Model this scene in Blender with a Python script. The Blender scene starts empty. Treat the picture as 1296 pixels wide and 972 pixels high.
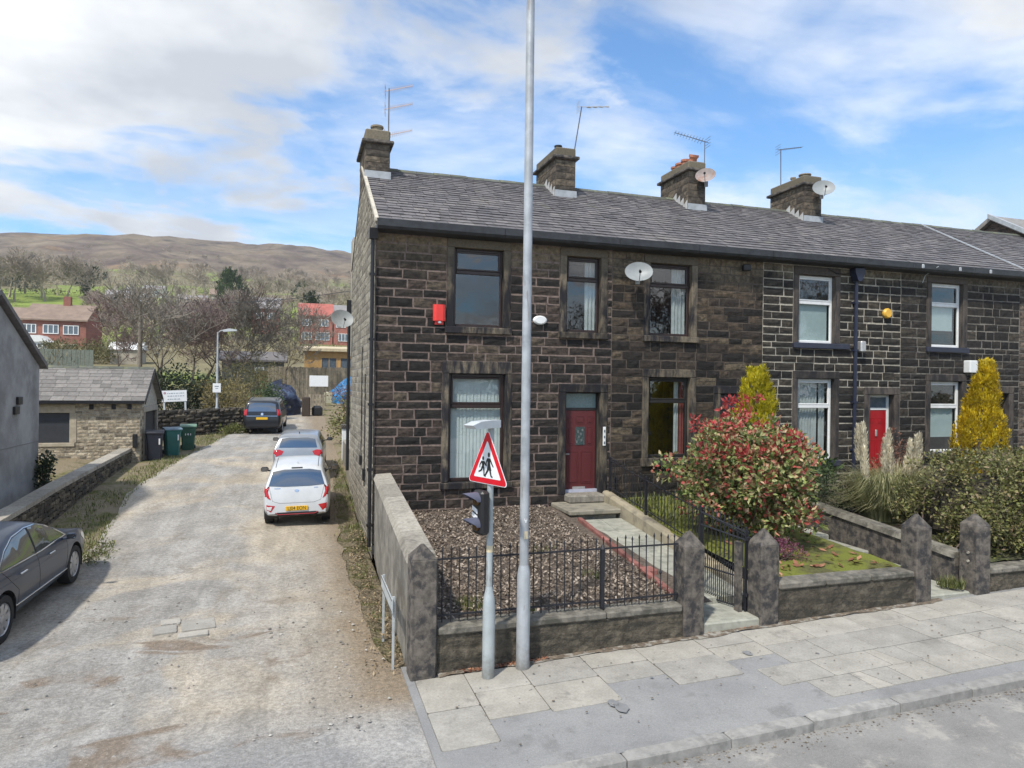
import bpy, bmesh, math, random
from mathutils import Vector, Matrix
from mathutils.bvhtree import BVHTree
R = math.radians
rnd = random.Random(7)
scene = bpy.context.scene
COL = scene.collection

# ------------------------------------------------------------------ camera
cam_d = bpy.data.cameras.new('camera')
cam = bpy.data.objects.new('camera', cam_d)
COL.objects.link(cam)
cam_d.sensor_width = 36.0
cam_d.lens = 865.0 / 1296.0 * 36.0
cam_d.clip_start = 0.1
cam_d.clip_end = 6000
cam.matrix_world = (Matrix.Translation((0, 0, 3.7)) @ Matrix.Rotation(R(-17.4), 4, 'Z')
                    @ Matrix.Rotation(R(90), 4, 'X') @ Matrix.Rotation(R(0.7), 4, 'Z'))
scene.camera = cam

# ------------------------------------------------------------------ light
SUN_EL, SUN_AZ = 54.0, 44.0          # azimuth: degrees in front of the facade plane, from the left
CL_X, CL_Y = 4.25, 6.02
world = bpy.data.worlds.new('World')
scene.world = world
world.use_nodes = True
wn, wl = world.node_tree.nodes, world.node_tree.links
wn.clear()
to_sun = Vector((-math.cos(R(SUN_AZ)) * math.cos(R(SUN_EL)), -math.sin(R(SUN_AZ)) * math.cos(R(SUN_EL)), math.sin(R(SUN_EL))))


def wnode(t, **kw):
    n = wn.new(t)
    for k, v in kw.items():
        setattr(n, k, v)
    return n


def wmath(op, a, b=None, c=None, clamp=False):
    n = wn.new('ShaderNodeMath'); n.operation = op; n.use_clamp = clamp
    for i, v in enumerate((a, b, c)):
        if v is None:
            continue
        if isinstance(v, (int, float)):
            n.inputs[i].default_value = v
        else:
            wl.new(v, n.inputs[i])
    return n.outputs[0]


sky = wnode('ShaderNodeTexSky')
sky.sky_type = 'NISHITA'
sky.sun_disc = False
sky.sun_elevation = R(SUN_EL)
sky.sun_rotation = math.atan2(to_sun.x, to_sun.y)
sky.air_density = 1.0
sky.dust_density = 0.6
sky.ozone_density = 2.2
tc = wnode('ShaderNodeTexCoord')
sep = wnode('ShaderNodeSeparateXYZ')
wl.new(tc.outputs['Generated'], sep.inputs[0])
zc = wmath('ADD', wmath('MAXIMUM', sep.outputs[2], 0.0), 0.16)
px = wmath('DIVIDE', sep.outputs[0], zc)
py = wmath('DIVIDE', sep.outputs[1], zc)
comb = wnode('ShaderNodeCombineXYZ')
wl.new(px, comb.inputs[0]); wl.new(py, comb.inputs[1])


def wnoise(scale, detail, rough, loc, sc=(1, 1, 1), rot=0.0, dist=0.0):
    mp = wnode('ShaderNodeMapping')
    mp.inputs['Location'].default_value = loc
    mp.inputs['Rotation'].default_value = (0, 0, rot)
    mp.inputs['Scale'].default_value = sc
    wl.new(comb.outputs[0], mp.inputs[0])
    n = wnode('ShaderNodeTexNoise')
    n.inputs['Scale'].default_value = scale
    n.inputs['Detail'].default_value = detail
    n.inputs['Roughness'].default_value = rough
    n.inputs['Distortion'].default_value = dist
    wl.new(mp.outputs[0], n.inputs['Vector'])
    return n.outputs[0]


def wramp(v, a, b):
    n = wnode('ShaderNodeMapRange'); n.interpolation_type = 'SMOOTHSTEP'
    n.inputs[1].default_value = a; n.inputs[2].default_value = b
    wl.new(v, n.inputs[0])
    return n.outputs[0]


big = wnoise(0.42, 5, 0.55, (CL_X, CL_Y, 0.0), dist=0.3)
fine = wnoise(2.0, 10, 0.60, (3.1, 1.7, 4.0), (1.0, 1.25, 1), R(-28), 0.25)
cum = wramp(wmath('ADD', wmath('MULTIPLY', big, 0.72), wmath('MULTIPLY', fine, 0.28)), 0.490, 0.560)
cir = wramp(wmath('ADD', wmath('MULTIPLY', wnoise(0.9, 8, 0.60, (6.3, 2.2, 0), (0.9, 1.5, 1), R(-35), 0.5), 0.65), wmath('MULTIPLY', fine, 0.35)), 0.41, 0.62)
cir = wmath('MULTIPLY', cir, 0.70)
horizon = wmath('MULTIPLY', wramp(sep.outputs[2], 0.34, 0.04), 0.85)
cover = wmath('MAXIMUM', cum, cir)
cover = wmath('MAXIMUM', cover, wmath('MULTIPLY', horizon, wramp(fine, 0.30, 0.55)), clamp=True)
shade = wnoise(1.1, 6, 0.55, (CL_X * 2.0 + 0.35, CL_Y * 2 + .55, 1.3))
cram = wnode('ShaderNodeMapRange')
cram.inputs[1].default_value = 0.40; cram.inputs[2].default_value = 0.62
cram.inputs[3].default_value = 0.0; cram.inputs[4].default_value = 1.0
wl.new(wmath('MULTIPLY', shade, wmath('ADD', wmath('MULTIPLY', cum, 0.25), 0.80)), cram.inputs[0])
ccol = wnode('ShaderNodeMix'); ccol.data_type = 'RGBA'
ccol.inputs[6].default_value = (6.6, 6.75, 6.9, 1)
ccol.inputs[7].default_value = (3.7, 3.95, 4.35, 1)
wl.new(cram.outputs[0], ccol.inputs[0])
skt = wnode('ShaderNodeMix'); skt.data_type = 'RGBA'; skt.blend_type = 'MULTIPLY'
skt.inputs[0].default_value = 1.0
skt.inputs[7].default_value = (.72, 1.10, 1.34, 1)
wl.new(sky.outputs[0], skt.inputs[6])
smix = wnode('ShaderNodeMix'); smix.data_type = 'RGBA'
wl.new(cover, smix.inputs[0])
wl.new(skt.outputs[2], smix.inputs[6])
wl.new(ccol.outputs[2], smix.inputs[7])
bg = wnode('ShaderNodeBackground'); bg.inputs[1].default_value = 0.12
wl.new(smix.outputs[2], bg.inputs[0])
wo = wnode('ShaderNodeOutputWorld')
wl.new(bg.outputs[0], wo.inputs[0])

sun_d = bpy.data.lights.new('sun', 'SUN')
sun_d.energy = 3.0
sun_d.angle = R(3.0)
sun_d.color = (1.0, 0.95, 0.86)
sun = bpy.data.objects.new('sun', sun_d)
COL.objects.link(sun)
sun.rotation_euler = (-to_sun).to_track_quat('-Z', 'Y').to_euler()
sun.location = to_sun * 60
vs = scene.view_settings
vs.view_transform = 'Standard'
vs.look = 'None'
vs.exposure = 0.55
vs.gamma = 1.0
vs.use_curve_mapping = False
scene.cycles.max_bounces = 5
scene.cycles.transparent_max_bounces = 8


# ------------------------------------------------------------------ materials
def new_mat(name):
    m = bpy.data.materials.new(name)
    m.use_nodes = True
    return m, m.node_tree.nodes, m.node_tree.links, m.node_tree.nodes['Principled BSDF']


def rgba(c):
    return (c[0], c[1], c[2], 1.0)


class NT:
    """small helper around a node tree"""
    def __init__(s, m):
        s.n, s.l = m.node_tree.nodes, m.node_tree.links
        s.geo = None

    def node(s, t):
        return s.n.new(t)

    def pos(s):
        if s.geo is None:
            s.geo = s.node('ShaderNodeNewGeometry')
        return s.geo.outputs['Position']

    def island(s):
        s.pos()
        return s.geo.outputs['Random Per Island']

    def objrand(s):
        return s.node('ShaderNodeObjectInfo').outputs['Random']

    def noise(s, scale, detail=5, rough=.55, sc=None, dist=0.0, vec=None):
        n = s.node('ShaderNodeTexNoise')
        n.inputs['Scale'].default_value = scale
        n.inputs['Detail'].default_value = detail
        n.inputs['Roughness'].default_value = rough
        n.inputs['Distortion'].default_value = dist
        v = vec or s.pos()
        if sc:
            mp = s.node('ShaderNodeMapping'); mp.inputs['Scale'].default_value = sc
            s.l.new(v, mp.inputs[0]); v = mp.outputs[0]
        s.l.new(v, n.inputs['Vector'])
        return n.outputs[0]

    def ramp(s, v, a, b, lo=0.0, hi=1.0, smooth=True):
        n = s.node('ShaderNodeMapRange')
        if smooth:
            n.interpolation_type = 'SMOOTHSTEP'
        n.inputs[1].default_value = a; n.inputs[2].default_value = b
        n.inputs[3].default_value = lo; n.inputs[4].default_value = hi
        s.l.new(v, n.inputs[0])
        return n.outputs[0]

    def math(s, op, a, b=None, clamp=False):
        n = s.node('ShaderNodeMath'); n.operation = op; n.use_clamp = clamp
        for i, v in enumerate((a, b)):
            if v is None:
                continue
            if isinstance(v, (int, float)):
                n.inputs[i].default_value = v
            else:
                s.l.new(v, n.inputs[i])
        return n.outputs[0]

    def mix(s, f, a, b, mode='MIX'):
        n = s.node('ShaderNodeMix'); n.data_type = 'RGBA'; n.blend_type = mode
        for i, v in ((0, f), (6, a), (7, b)):
            if isinstance(v, (tuple, list)):
                n.inputs[i].default_value = rgba(v)
            elif isinstance(v, (int, float)):
                n.inputs[i].default_value = v
            else:
                s.l.new(v, n.inputs[i])
        return n.outputs[2]

    def colramp(s, v, stops):
        n = s.node('ShaderNodeValToRGB')
        e = n.color_ramp.elements
        while len(e) < len(stops):
            e.new(0.5)
        for el, (p, c) in zip(e, stops):
            el.position = p; el.color = rgba(c)
        s.l.new(v, n.inputs[0])
        return n.outputs[0]

    def bump(s, h, strength, dist, bsdf):
        n = s.node('ShaderNodeBump')
        n.inputs['Strength'].default_value = strength
        n.inputs['Distance'].default_value = dist
        s.l.new(h, n.inputs['Height'])
        s.l.new(n.outputs[0], bsdf.inputs['Normal'])

    def sepz(s):
        n = s.node('ShaderNodeSeparateXYZ'); s.l.new(s.pos(), n.inputs[0])
        return n.outputs


def simple(name, col, rough=.7, metal=0.0, var=.12, scale=6.0, bump=0.0, bscale=40.0, spec=None, rand=0.0, col2=None, c2=(.5, .65), coat=0.0):
    m, n, l, b = new_mat(name)
    t = NT(m)
    f = t.ramp(t.noise(scale, 5, .6), .3, .7, 1 - var, 1 + var)
    c = t.mix(1.0, col, f, 'MULTIPLY')
    if col2 is not None:
        c = t.mix(t.ramp(t.noise(scale * .6, 6, .65), c2[0], c2[1]), c, col2)
    if rand:
        c = t.mix(1.0, c, t.ramp(t.objrand(), 0, 1, 1 - rand, 1 + rand, False), 'MULTIPLY')
    l.new(c, b.inputs['Base Color'])
    b.inputs['Roughness'].default_value = rough
    b.inputs['Metallic'].default_value = metal
    if spec is not None:
        b.inputs['Specular IOR Level'].default_value = spec
    if coat:
        b.inputs['Coat Weight'].default_value = coat
        b.inputs['Coat Roughness'].default_value = .05
    if bump:
        t.bump(t.noise(bscale, 4, .6), .6, bump, b)
    return m


M = {}


def stone_mat(name, stops, soot=(.022, .02, .019), soot_amt=(.42, .62), island=False, bump=.012, buff_top=None, scale=9.0):
    """weathered gritstone: one tone for each block, soot patches over it"""
    m, n, l, b = new_mat(name)
    t = NT(m)
    r = t.island() if island else t.objrand()
    c = t.colramp(r, stops)
    grain = t.ramp(t.noise(scale, 8, .68), .3, .7, .55, 1.45)
    c = t.mix(1.0, c, grain, 'MULTIPLY')
    bed = t.noise(3.0, 6, .6, (1.0, 1.0, 5.0), .4)
    sf = t.ramp(t.math('ADD', t.math('MULTIPLY', bed, .7), t.math('MULTIPLY', t.noise(scale * 1.6, 5, .7), .3)), soot_amt[0], soot_amt[1])
    c = t.mix(t.math('MULTIPLY', sf, .85), c, soot)
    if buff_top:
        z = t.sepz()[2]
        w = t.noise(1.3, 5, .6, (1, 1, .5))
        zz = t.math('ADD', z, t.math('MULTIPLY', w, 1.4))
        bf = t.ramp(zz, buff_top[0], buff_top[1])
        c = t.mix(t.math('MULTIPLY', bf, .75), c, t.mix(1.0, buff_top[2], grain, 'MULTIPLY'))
    l.new(c, b.inputs['Base Color'])
    b.inputs['Roughness'].default_value = .88
    b.inputs['Specular IOR Level'].default_value = .25
    t.bump(t.noise(26, 7, .7), .9, bump, b)
    return m


DK = (.034, .030, .027)
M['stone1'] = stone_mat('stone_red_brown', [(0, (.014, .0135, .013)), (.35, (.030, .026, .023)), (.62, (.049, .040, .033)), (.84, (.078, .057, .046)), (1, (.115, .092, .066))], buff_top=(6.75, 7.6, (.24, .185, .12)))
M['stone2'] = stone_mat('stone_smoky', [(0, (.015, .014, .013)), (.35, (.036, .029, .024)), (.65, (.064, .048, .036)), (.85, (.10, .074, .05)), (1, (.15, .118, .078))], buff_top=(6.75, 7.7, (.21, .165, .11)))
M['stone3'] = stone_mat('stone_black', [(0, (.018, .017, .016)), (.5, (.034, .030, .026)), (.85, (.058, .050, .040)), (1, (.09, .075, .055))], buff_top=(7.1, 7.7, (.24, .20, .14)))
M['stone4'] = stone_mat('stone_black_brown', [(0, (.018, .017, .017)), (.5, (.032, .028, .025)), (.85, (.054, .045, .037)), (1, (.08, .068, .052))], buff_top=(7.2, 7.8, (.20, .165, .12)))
M['stone5'] = stone_mat('stone_pink', [(0, (.07, .055, .047)), (.5, (.14, .105, .085)), (1, (.2, .16, .12))])
M['stone_gable'] = stone_mat('stone_gable', [(0, (.19, .17, .138)), (.5, (.27, .24, .195)), (1, (.35, .315, .25))], (.09, .083, .075), (.5, .72), island=True)  # sunlight on the gable side is put into these paler stone tones
M['stone_stack'] = stone_mat('stone_chimney', [(0, (.07, .06, .05)), (.5, (.12, .098, .075)), (1, (.19, .155, .11))], (.035, .032, .03), (.48, .68), island=True)
M['stone_shed'] = stone_mat('stone_shed', [(0, (.13, .11, .085)), (.15, (.30, .25, .18)), (.6, (.38, .32, .235)), (1, (.46, .40, .30))], (.10, .085, .07), (.55, .75), island=True)
M['stone_dry'] = stone_mat('stone_field', [(0, (.05, .044, .038)), (.5, (.10, .085, .066)), (1, (.17, .145, .105))], (.03, .03, .026), island=True, bump=.02)
M['stone_lane'] = stone_mat('stone_lane_wall', [(0, (.06, .052, .043)), (.5, (.13, .108, .08)), (1, (.2, .168, .12))], (.035, .033, .028), island=True, bump=.02)


def dressed_mat(name, light, dark, amt, island=False):
    """dressed stone of sills, jambs, copings: streaks of soot running down"""
    m, n, l, b = new_mat(name)
    t = NT(m)
    st = t.noise(5.0, 6, .65, (1.6, 1.6, .35), .3)
    big_n = t.noise(.9, 4, .6)
    f = t.ramp(t.math('ADD', t.math('MULTIPLY', st, .6), t.math('MULTIPLY', big_n, .4)), amt[0], amt[1])
    zz = t.math('ADD', t.sepz()[2], t.math('MULTIPLY', t.noise(2.5, 5, .6), .9))      # rain-washed clean below the eaves
    f = t.math('MULTIPLY', f, t.ramp(zz, 6.5, 7.2, 1.0, .15))
    base = t.mix(1.0, light, t.ramp(t.noise(22, 6, .7), .3, .7, .78, 1.2), 'MULTIPLY')
    c = t.mix(f, base, dark)
    c = t.mix(1.0, c, t.ramp(t.objrand(), 0, 1, .8, 1.2, False), 'MULTIPLY')
    l.new(c, b.inputs['Base Color'])
    b.inputs['Roughness'].default_value = .85
    b.inputs['Specular IOR Level'].default_value = .25
    t.bump(t.noise(45, 6, .7), .7, .006, b)
    return m


M['dress1'] = dressed_mat('dressed_stone_sooty', (.17, .14, .10), (.022, .021, .024), (.36, .56))
M['dress3'] = dressed_mat('dressed_stone_brown', (.105, .088, .074), (.026, .025, .027), (.38, .62))
M['sillblue'] = simple('painted_sill', (.030, .034, .055), .6, col2=(.10, .11, .14), c2=(.6, .75), scale=4)
M['post'] = simple('gatepost_stone', (.125, .108, .09), .9, var=.35, scale=11, col2=(.036, .034, .035), c2=(.42, .62), bump=.008, bscale=45, rand=.12)
M['coping_dark'] = simple('mossy_coping', (.185, .17, .14), .92, var=.3, scale=8, col2=(.085, .08, .064), c2=(.45, .65), bump=.008, bscale=40, rand=.15)
M['coping'] = dressed_mat('coping_stone', (.345, .315, .265), (.13, .118, .10), (.44, .78))
M['frontwall'] = stone_mat('front_wall_stone', [(0, (.10, .086, .066)), (1, (.16, .135, .10))], (.045, .042, .034), (.42, .62), bump=.03)
M['landing'] = simple('step_stone', (.27, .245, .19), .9, col2=(.16, .15, .12), bump=.006, scale=5)
M['lichenwall'] = simple('retaining_stone', (.33, .285, .20), .9, col2=(.16, .14, .11), c2=(.45, .65), bump=.01, scale=3.5)


def mortar(name, c, c2=None):
    return simple(name, c, .95, var=.25, scale=14, bump=.006, bscale=60, col2=c2, c2=(.52, .72))


M['mortar1'] = mortar('mortar_pink', (.20, .148, .124), (.075, .058, .048))
M['mortar2'] = mortar('mortar_dark', (.095, .074, .057), (.04, .033, .027))
M['mortar3'] = mortar('mortar_pale', (.40, .36, .29), (.22, .195, .155))
M['mortar4'] = mortar('mortar_grey', (.20, .18, .15), (.05, .045, .04))
M['mortarg'] = mortar('mortar_gable', (.36, .335, .285))


def slate_mat(name, stops, moss=None):
    m, n, l, b = new_mat(name)
    t = NT(m)
    c = t.colramp(t.island(), stops)
    c = t.mix(1.0, c, t.ramp(t.noise(7, 7, .7), .3, .7, .75, 1.25), 'MULTIPLY')
    c = t.mix(t.ramp(t.noise(.7, 5, .6), .45, .85), c, (.19, .172, .16))
    if moss:
        c = t.mix(t.ramp(t.noise(2.2, 6, .7), .60, .74), c, moss)
    l.new(c, b.inputs['Base Color'])
    b.inputs['Roughness'].default_value = .62
    t.bump(t.noise(35, 4, .6), .5, .006, b)
    return m


M['slate'] = slate_mat('slates', [(0, (.085, .079, .083)), (.5, (.132, .122, .125)), (.9, (.162, .149, .149)), (1, (.20, .18, .17))], (.12, .12, .075))
M['slate_shed'] = slate_mat('shed_slates', [(0, (.20, .19, .175)), (.6, (.29, .27, .245)), (1, (.36, .335, .30))])
M['ridge'] = simple('ridge_tile', (.10, .105, .085), .85, rand=.25, col2=(.15, .16, .09), bump=.006)
M['gutter'] = simple('gutter_paint', (.028, .030, .033), .5, var=.3, col2=(.10, .10, .10), c2=(.66, .8))
M['lead'] = simple('lead_flashing', (.36, .38, .40), .55, var=.15)
M['flash_white'] = simple('white_flashing', (.45, .45, .44), .6, var=.12)
M['verge'] = simple('verge_mortar', (.48, .44, .36), .95, var=.2)
M['black_pipe'] = simple('black_pipe', (.012, .012, .014), .4)
M['blue_pipe'] = simple('dark_blue_pipe', (.016, .020, .042), .4)
M['iron'] = simple('railing_iron', (.016, .017, .022), .5, col2=(.05, .04, .035), c2=(.62, .75))
M['upvc_brown'] = simple('brown_window_frame', (.030, .016, .014), .35, var=.2)
M['upvc_white'] = simple('white_window_frame', (.76, .76, .74), .4, var=.06)
M['wood_black'] = simple('black_timber_frame', (.02, .017, .016), .5)
M['door_red'] = simple('red_door', (.105, .020, .022), .5, var=.08)
M['door_red2'] = simple('bright_red_door', (.36, .012, .018), .3, var=.06)
M['door_dark'] = simple('dark_green_door', (.02, .03, .025), .4)
M['steel'] = simple('brushed_steel', (.5, .5, .5), .35, .9)
M['galv'] = simple('galvanised_steel', (.42, .44, .46), .5, .25, var=.16, scale=3.5, col2=(.29, .31, .33), c2=(.5, .72))
def grime(m, zlo, zhi):
    """splashed dirt and scuffs near the foot of a post"""
    n, l = m.node_tree.nodes, m.node_tree.links
    b = n['Principled BSDF']; t = NT(m)
    old = b.inputs['Base Color'].links[0].from_socket
    zz = t.math('ADD', t.sepz()[2], t.math('MULTIPLY', t.noise(9, 6, .7), .9))
    f = t.ramp(zz, zlo, zhi, .75, 0.0)
    c = t.mix(f, old, (.16, .145, .12))
    c = t.mix(t.math('MULTIPLY', t.ramp(t.noise(16, 4, .7, (1, 1, .12)), .60, .70), .55), c, (.20, .17, .14))
    l.new(c, b.inputs['Base Color'])
    return m


grime(M['galv'], .35, .95)
M['galv2'] = simple('galvanised_grey_post', (.42, .46, .47), .5, .2, var=.10, scale=3, col2=(.33, .36, .36), c2=(.5, .7))
grime(M['galv2'], .35, .9)
M['black_plastic'] = simple('black_plastic', (.012, .012, .013), .45)
M['hood'] = simple('visor_grey', (.10, .105, .15), .4)
M['white_plastic'] = simple('white_plastic', (.75, .76, .75), .45, var=.05)
M['lamp_grey'] = simple('lantern_grey', (.52, .55, .56), .45, var=.06)
M['red_plastic'] = simple('red_alarm_box', (.72, .045, .035), .4, var=.05)
M['yellow_plastic'] = simple('yellow_alarm_box', (.75, .42, .05), .4, var=.05)
M['dish'] = simple('dish_grey', (.27, .285, .285), .5, var=.08)
M['dish_rust'] = simple('dish_rusty', (.33, .28, .26), .6, var=.2, col2=(.26, .14, .10), c2=(.5, .62), scale=3)
M['alu'] = simple('aerial_aluminium', (.55, .54, .53), .4, .6)
M['aerial_dark'] = simple('aerial_dark', (.12, .11, .11), .5, .3)
M['aerial_pink'] = simple('aerial_weathered', (.62, .46, .40), .6)
M['terracotta'] = simple('terracotta_pot', (.42, .17, .105), .8, var=.2, rand=.25)
M['pot_buff'] = simple('buff_pot', (.26, .22, .16), .85, var=.2)
M['sign_white'] = simple('sign_white', (.78, .79, .80), .35, var=.03)
M['sign_red'] = simple('sign_red', (.62, .010, .022), .3, var=.05)
M['sign_black'] = simple('sign_black', (.02, .022, .022), .4)
M['sticker'] = simple('faded_sticker', (.66, .56, .38), .6)
M['grey_sign'] = simple('sign_back_grey', (.50, .53, .54), .45, .2)
M['ink'] = simple('print_ink', (.10, .12, .16), .6)
M['curtain'] = simple('curtain_cloth', (.56, .57, .56), .9, var=.1)
M['curtain_red'] = simple('curtain_red', (.32, .08, .08), .9)
M['blind_v'] = simple('vertical_blind', (.74, .76, .74), .8, rand=.07, var=.04)
M['blind_roll'] = simple('roller_blind', (.52, .60, .59), .85, var=.04)
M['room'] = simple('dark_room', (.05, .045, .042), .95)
M['sill_in'] = simple('inside_sill', (.6, .6, .58), .6)
M['edging'] = simple('red_edging_brick', (.235, .095, .078), .85, rand=.3, var=.2)


def glass_mat(name, tint=(.75, .8, .8), refl=1.0):
    m, n, l, b = new_mat(name)
    n.remove(b)
    t = NT(m)
    tr = t.node('ShaderNodeBsdfTransparent'); tr.inputs[0].default_value = rgba(tint)
    gl = t.node('ShaderNodeBsdfGlossy'); gl.inputs['Roughness'].default_value = .015
    gl.inputs[0].default_value = rgba((refl, refl, refl))
    lw = t.node('ShaderNodeLayerWeight'); lw.inputs[0].default_value = .5
    bp = t.node('ShaderNodeBump'); bp.inputs['Strength'].default_value = .06; bp.inputs['Distance'].default_value = .05
    l.new(t.noise(2.2, 2, .5), bp.inputs['Height'])
    l.new(bp.outputs[0], gl.inputs['Normal'])
    fac = t.math('ADD', t.math('MULTIPLY', t.math('POWER', lw.outputs['Facing'], 4.0), .75), .11, True)
    mx = t.node('ShaderNodeMixShader')
    l.new(fac, mx.inputs[0]); l.new(tr.outputs[0], mx.inputs[1]); l.new(gl.outputs[0], mx.inputs[2])
    l.new(mx.outputs[0], n['Material Output'].inputs[0])
    return m


M['glass'] = glass_mat('window_glass')
M['glass_far'] = simple('far_window_glass', (.10, .13, .16), .08, var=.2, spec=.8)
M['glass_frost'] = simple('frosted_glass', (.20, .27, .26), .25, var=.12, scale=20, spec=.6)

# vegetation -----------------------------------------------------------
def leaf_mat(name, stops, trans=.25, rough=.5, spec=.4):
    m, n, l, b = new_mat(name)
    t = NT(m)
    c = t.colramp(t.island(), stops)
    c = t.mix(1.0, c, t.ramp(t.noise(3.0, 4, .6), .3, .7, .75, 1.25), 'MULTIPLY')
    l.new(c, b.inputs['Base Color'])
    b.inputs['Roughness'].default_value = rough
    b.inputs['Specular IOR Level'].default_value = spec
    if trans:
        td = t.node('ShaderNodeBsdfTranslucent'); l.new(c, td.inputs[0])
        mx = t.node('ShaderNodeMixShader'); mx.inputs[0].default_value = trans
        l.new(b.outputs[0], mx.inputs[1]); l.new(td.outputs[0], mx.inputs[2])
        l.new(mx.outputs[0], n['Material Output'].inputs[0])
    return m


M['photinia'] = leaf_mat('photinia_leaves', [(0, (.045, .08, .025)), (.2, (.12, .175, .045)), (.42, (.28, .315, .10)), (.62, (.45, .43, .20)), (.74, (.50, .36, .22)), (.86, (.46, .15, .11)), (1, (.42, .05, .05))])
M['photinia_red'] = leaf_mat('photinia_red_leaves', [(0, (.30, .05, .04)), (.5, (.46, .05, .055)), (.85, (.50, .10, .09)), (1, (.42, .22, .12))])
M['golden'] = leaf_mat('golden_conifer', [(0, (.30, .28, .02)), (.4, (.52, .46, .025)), (.8, (.70, .60, .04)), (1, (.76, .66, .10))], .35)
M['golden_orange'] = leaf_mat('amber_conifer', [(0, (.38, .26, .015)), (.35, (.61, .455, .022)), (.8, (.76, .59, .03)), (1, (.80, .66, .09))], .35)
M['hedge'] = leaf_mat('hedge_leaves', [(0, (.10, .072, .048)), (.3, (.105, .115, .036)), (.6, (.185, .195, .06)), (.85, (.30, .275, .11)), (1, (.36, .26, .17))])
M['green_shrub'] = leaf_mat('green_shrub_leaves', [(0, (.025, .045, .018)), (.5, (.06, .10, .035)), (1, (.12, .17, .06))])
M['dark_shrub'] = leaf_mat('dark_shrub_leaves', [(0, (.018, .03, .016)), (.6, (.035, .055, .026)), (1, (.07, .09, .04))])
M['olive_shrub'] = leaf_mat('olive_shrub_leaves', [(0, (.06, .06, .025)), (.5, (.13, .125, .045)), (1, (.22, .19, .08))])
M['yellow_shrub'] = leaf_mat('yellow_shrub_leaves', [(0, (.10, .085, .03)), (.5, (.24, .19, .07)), (1, (.40, .32, .13))])
M['red_shrub'] = leaf_mat('rusty_shrub_twigs', [(0, (.10, .05, .035)), (.5, (.20, .09, .06)), (1, (.28, .15, .10))])
M['purple_shrub'] = leaf_mat('purple_heather', [(0, (.10, .03, .06)), (.5, (.22, .05, .10)), (1, (.32, .16, .22))])
M['pampas_blade'] = leaf_mat('pampas_blades', [(0, (.15, .165, .07)), (.5, (.30, .30, .14)), (1, (.52, .47, .28))])
M['pampas_plume'] = leaf_mat('pampas_plumes', [(0, (.58, .51, .37)), (1, (.82, .76, .60))], .3, .9, .1)
M['grass'] = leaf_mat('grass_blades', [(0, (.07, .085, .025)), (.5, (.13, .16, .04)), (.8, (.22, .23, .07)), (1, (.30, .27, .13))])
M['leaf_litter'] = leaf_mat('fallen_leaves', [(0, (.07, .056, .046)), (.3, (.16, .125, .095)), (.65, (.28, .225, .175)), (1, (.46, .39, .32))], .1, .85, .1)
M['leaf_red'] = leaf_mat('fallen_red_leaves', [(0, (.16, .07, .045)), (.5, (.30, .14, .085)), (1, (.44, .24, .15))], .1, .8, .1)
M['bark'] = simple('bark', (.11, .086, .068), .95, var=.3, bump=.01)
M['twig'] = simple('twigs_brown', (.20, .148, .13), .95, var=.25, rand=.2)
M['twig2'] = simple('twigs_grey', (.21, .185, .15), .95, var=.25, rand=.25)
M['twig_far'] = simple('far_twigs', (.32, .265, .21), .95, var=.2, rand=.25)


# ------------------------------------------------------------------ mesh helpers
ORI = {}


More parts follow.
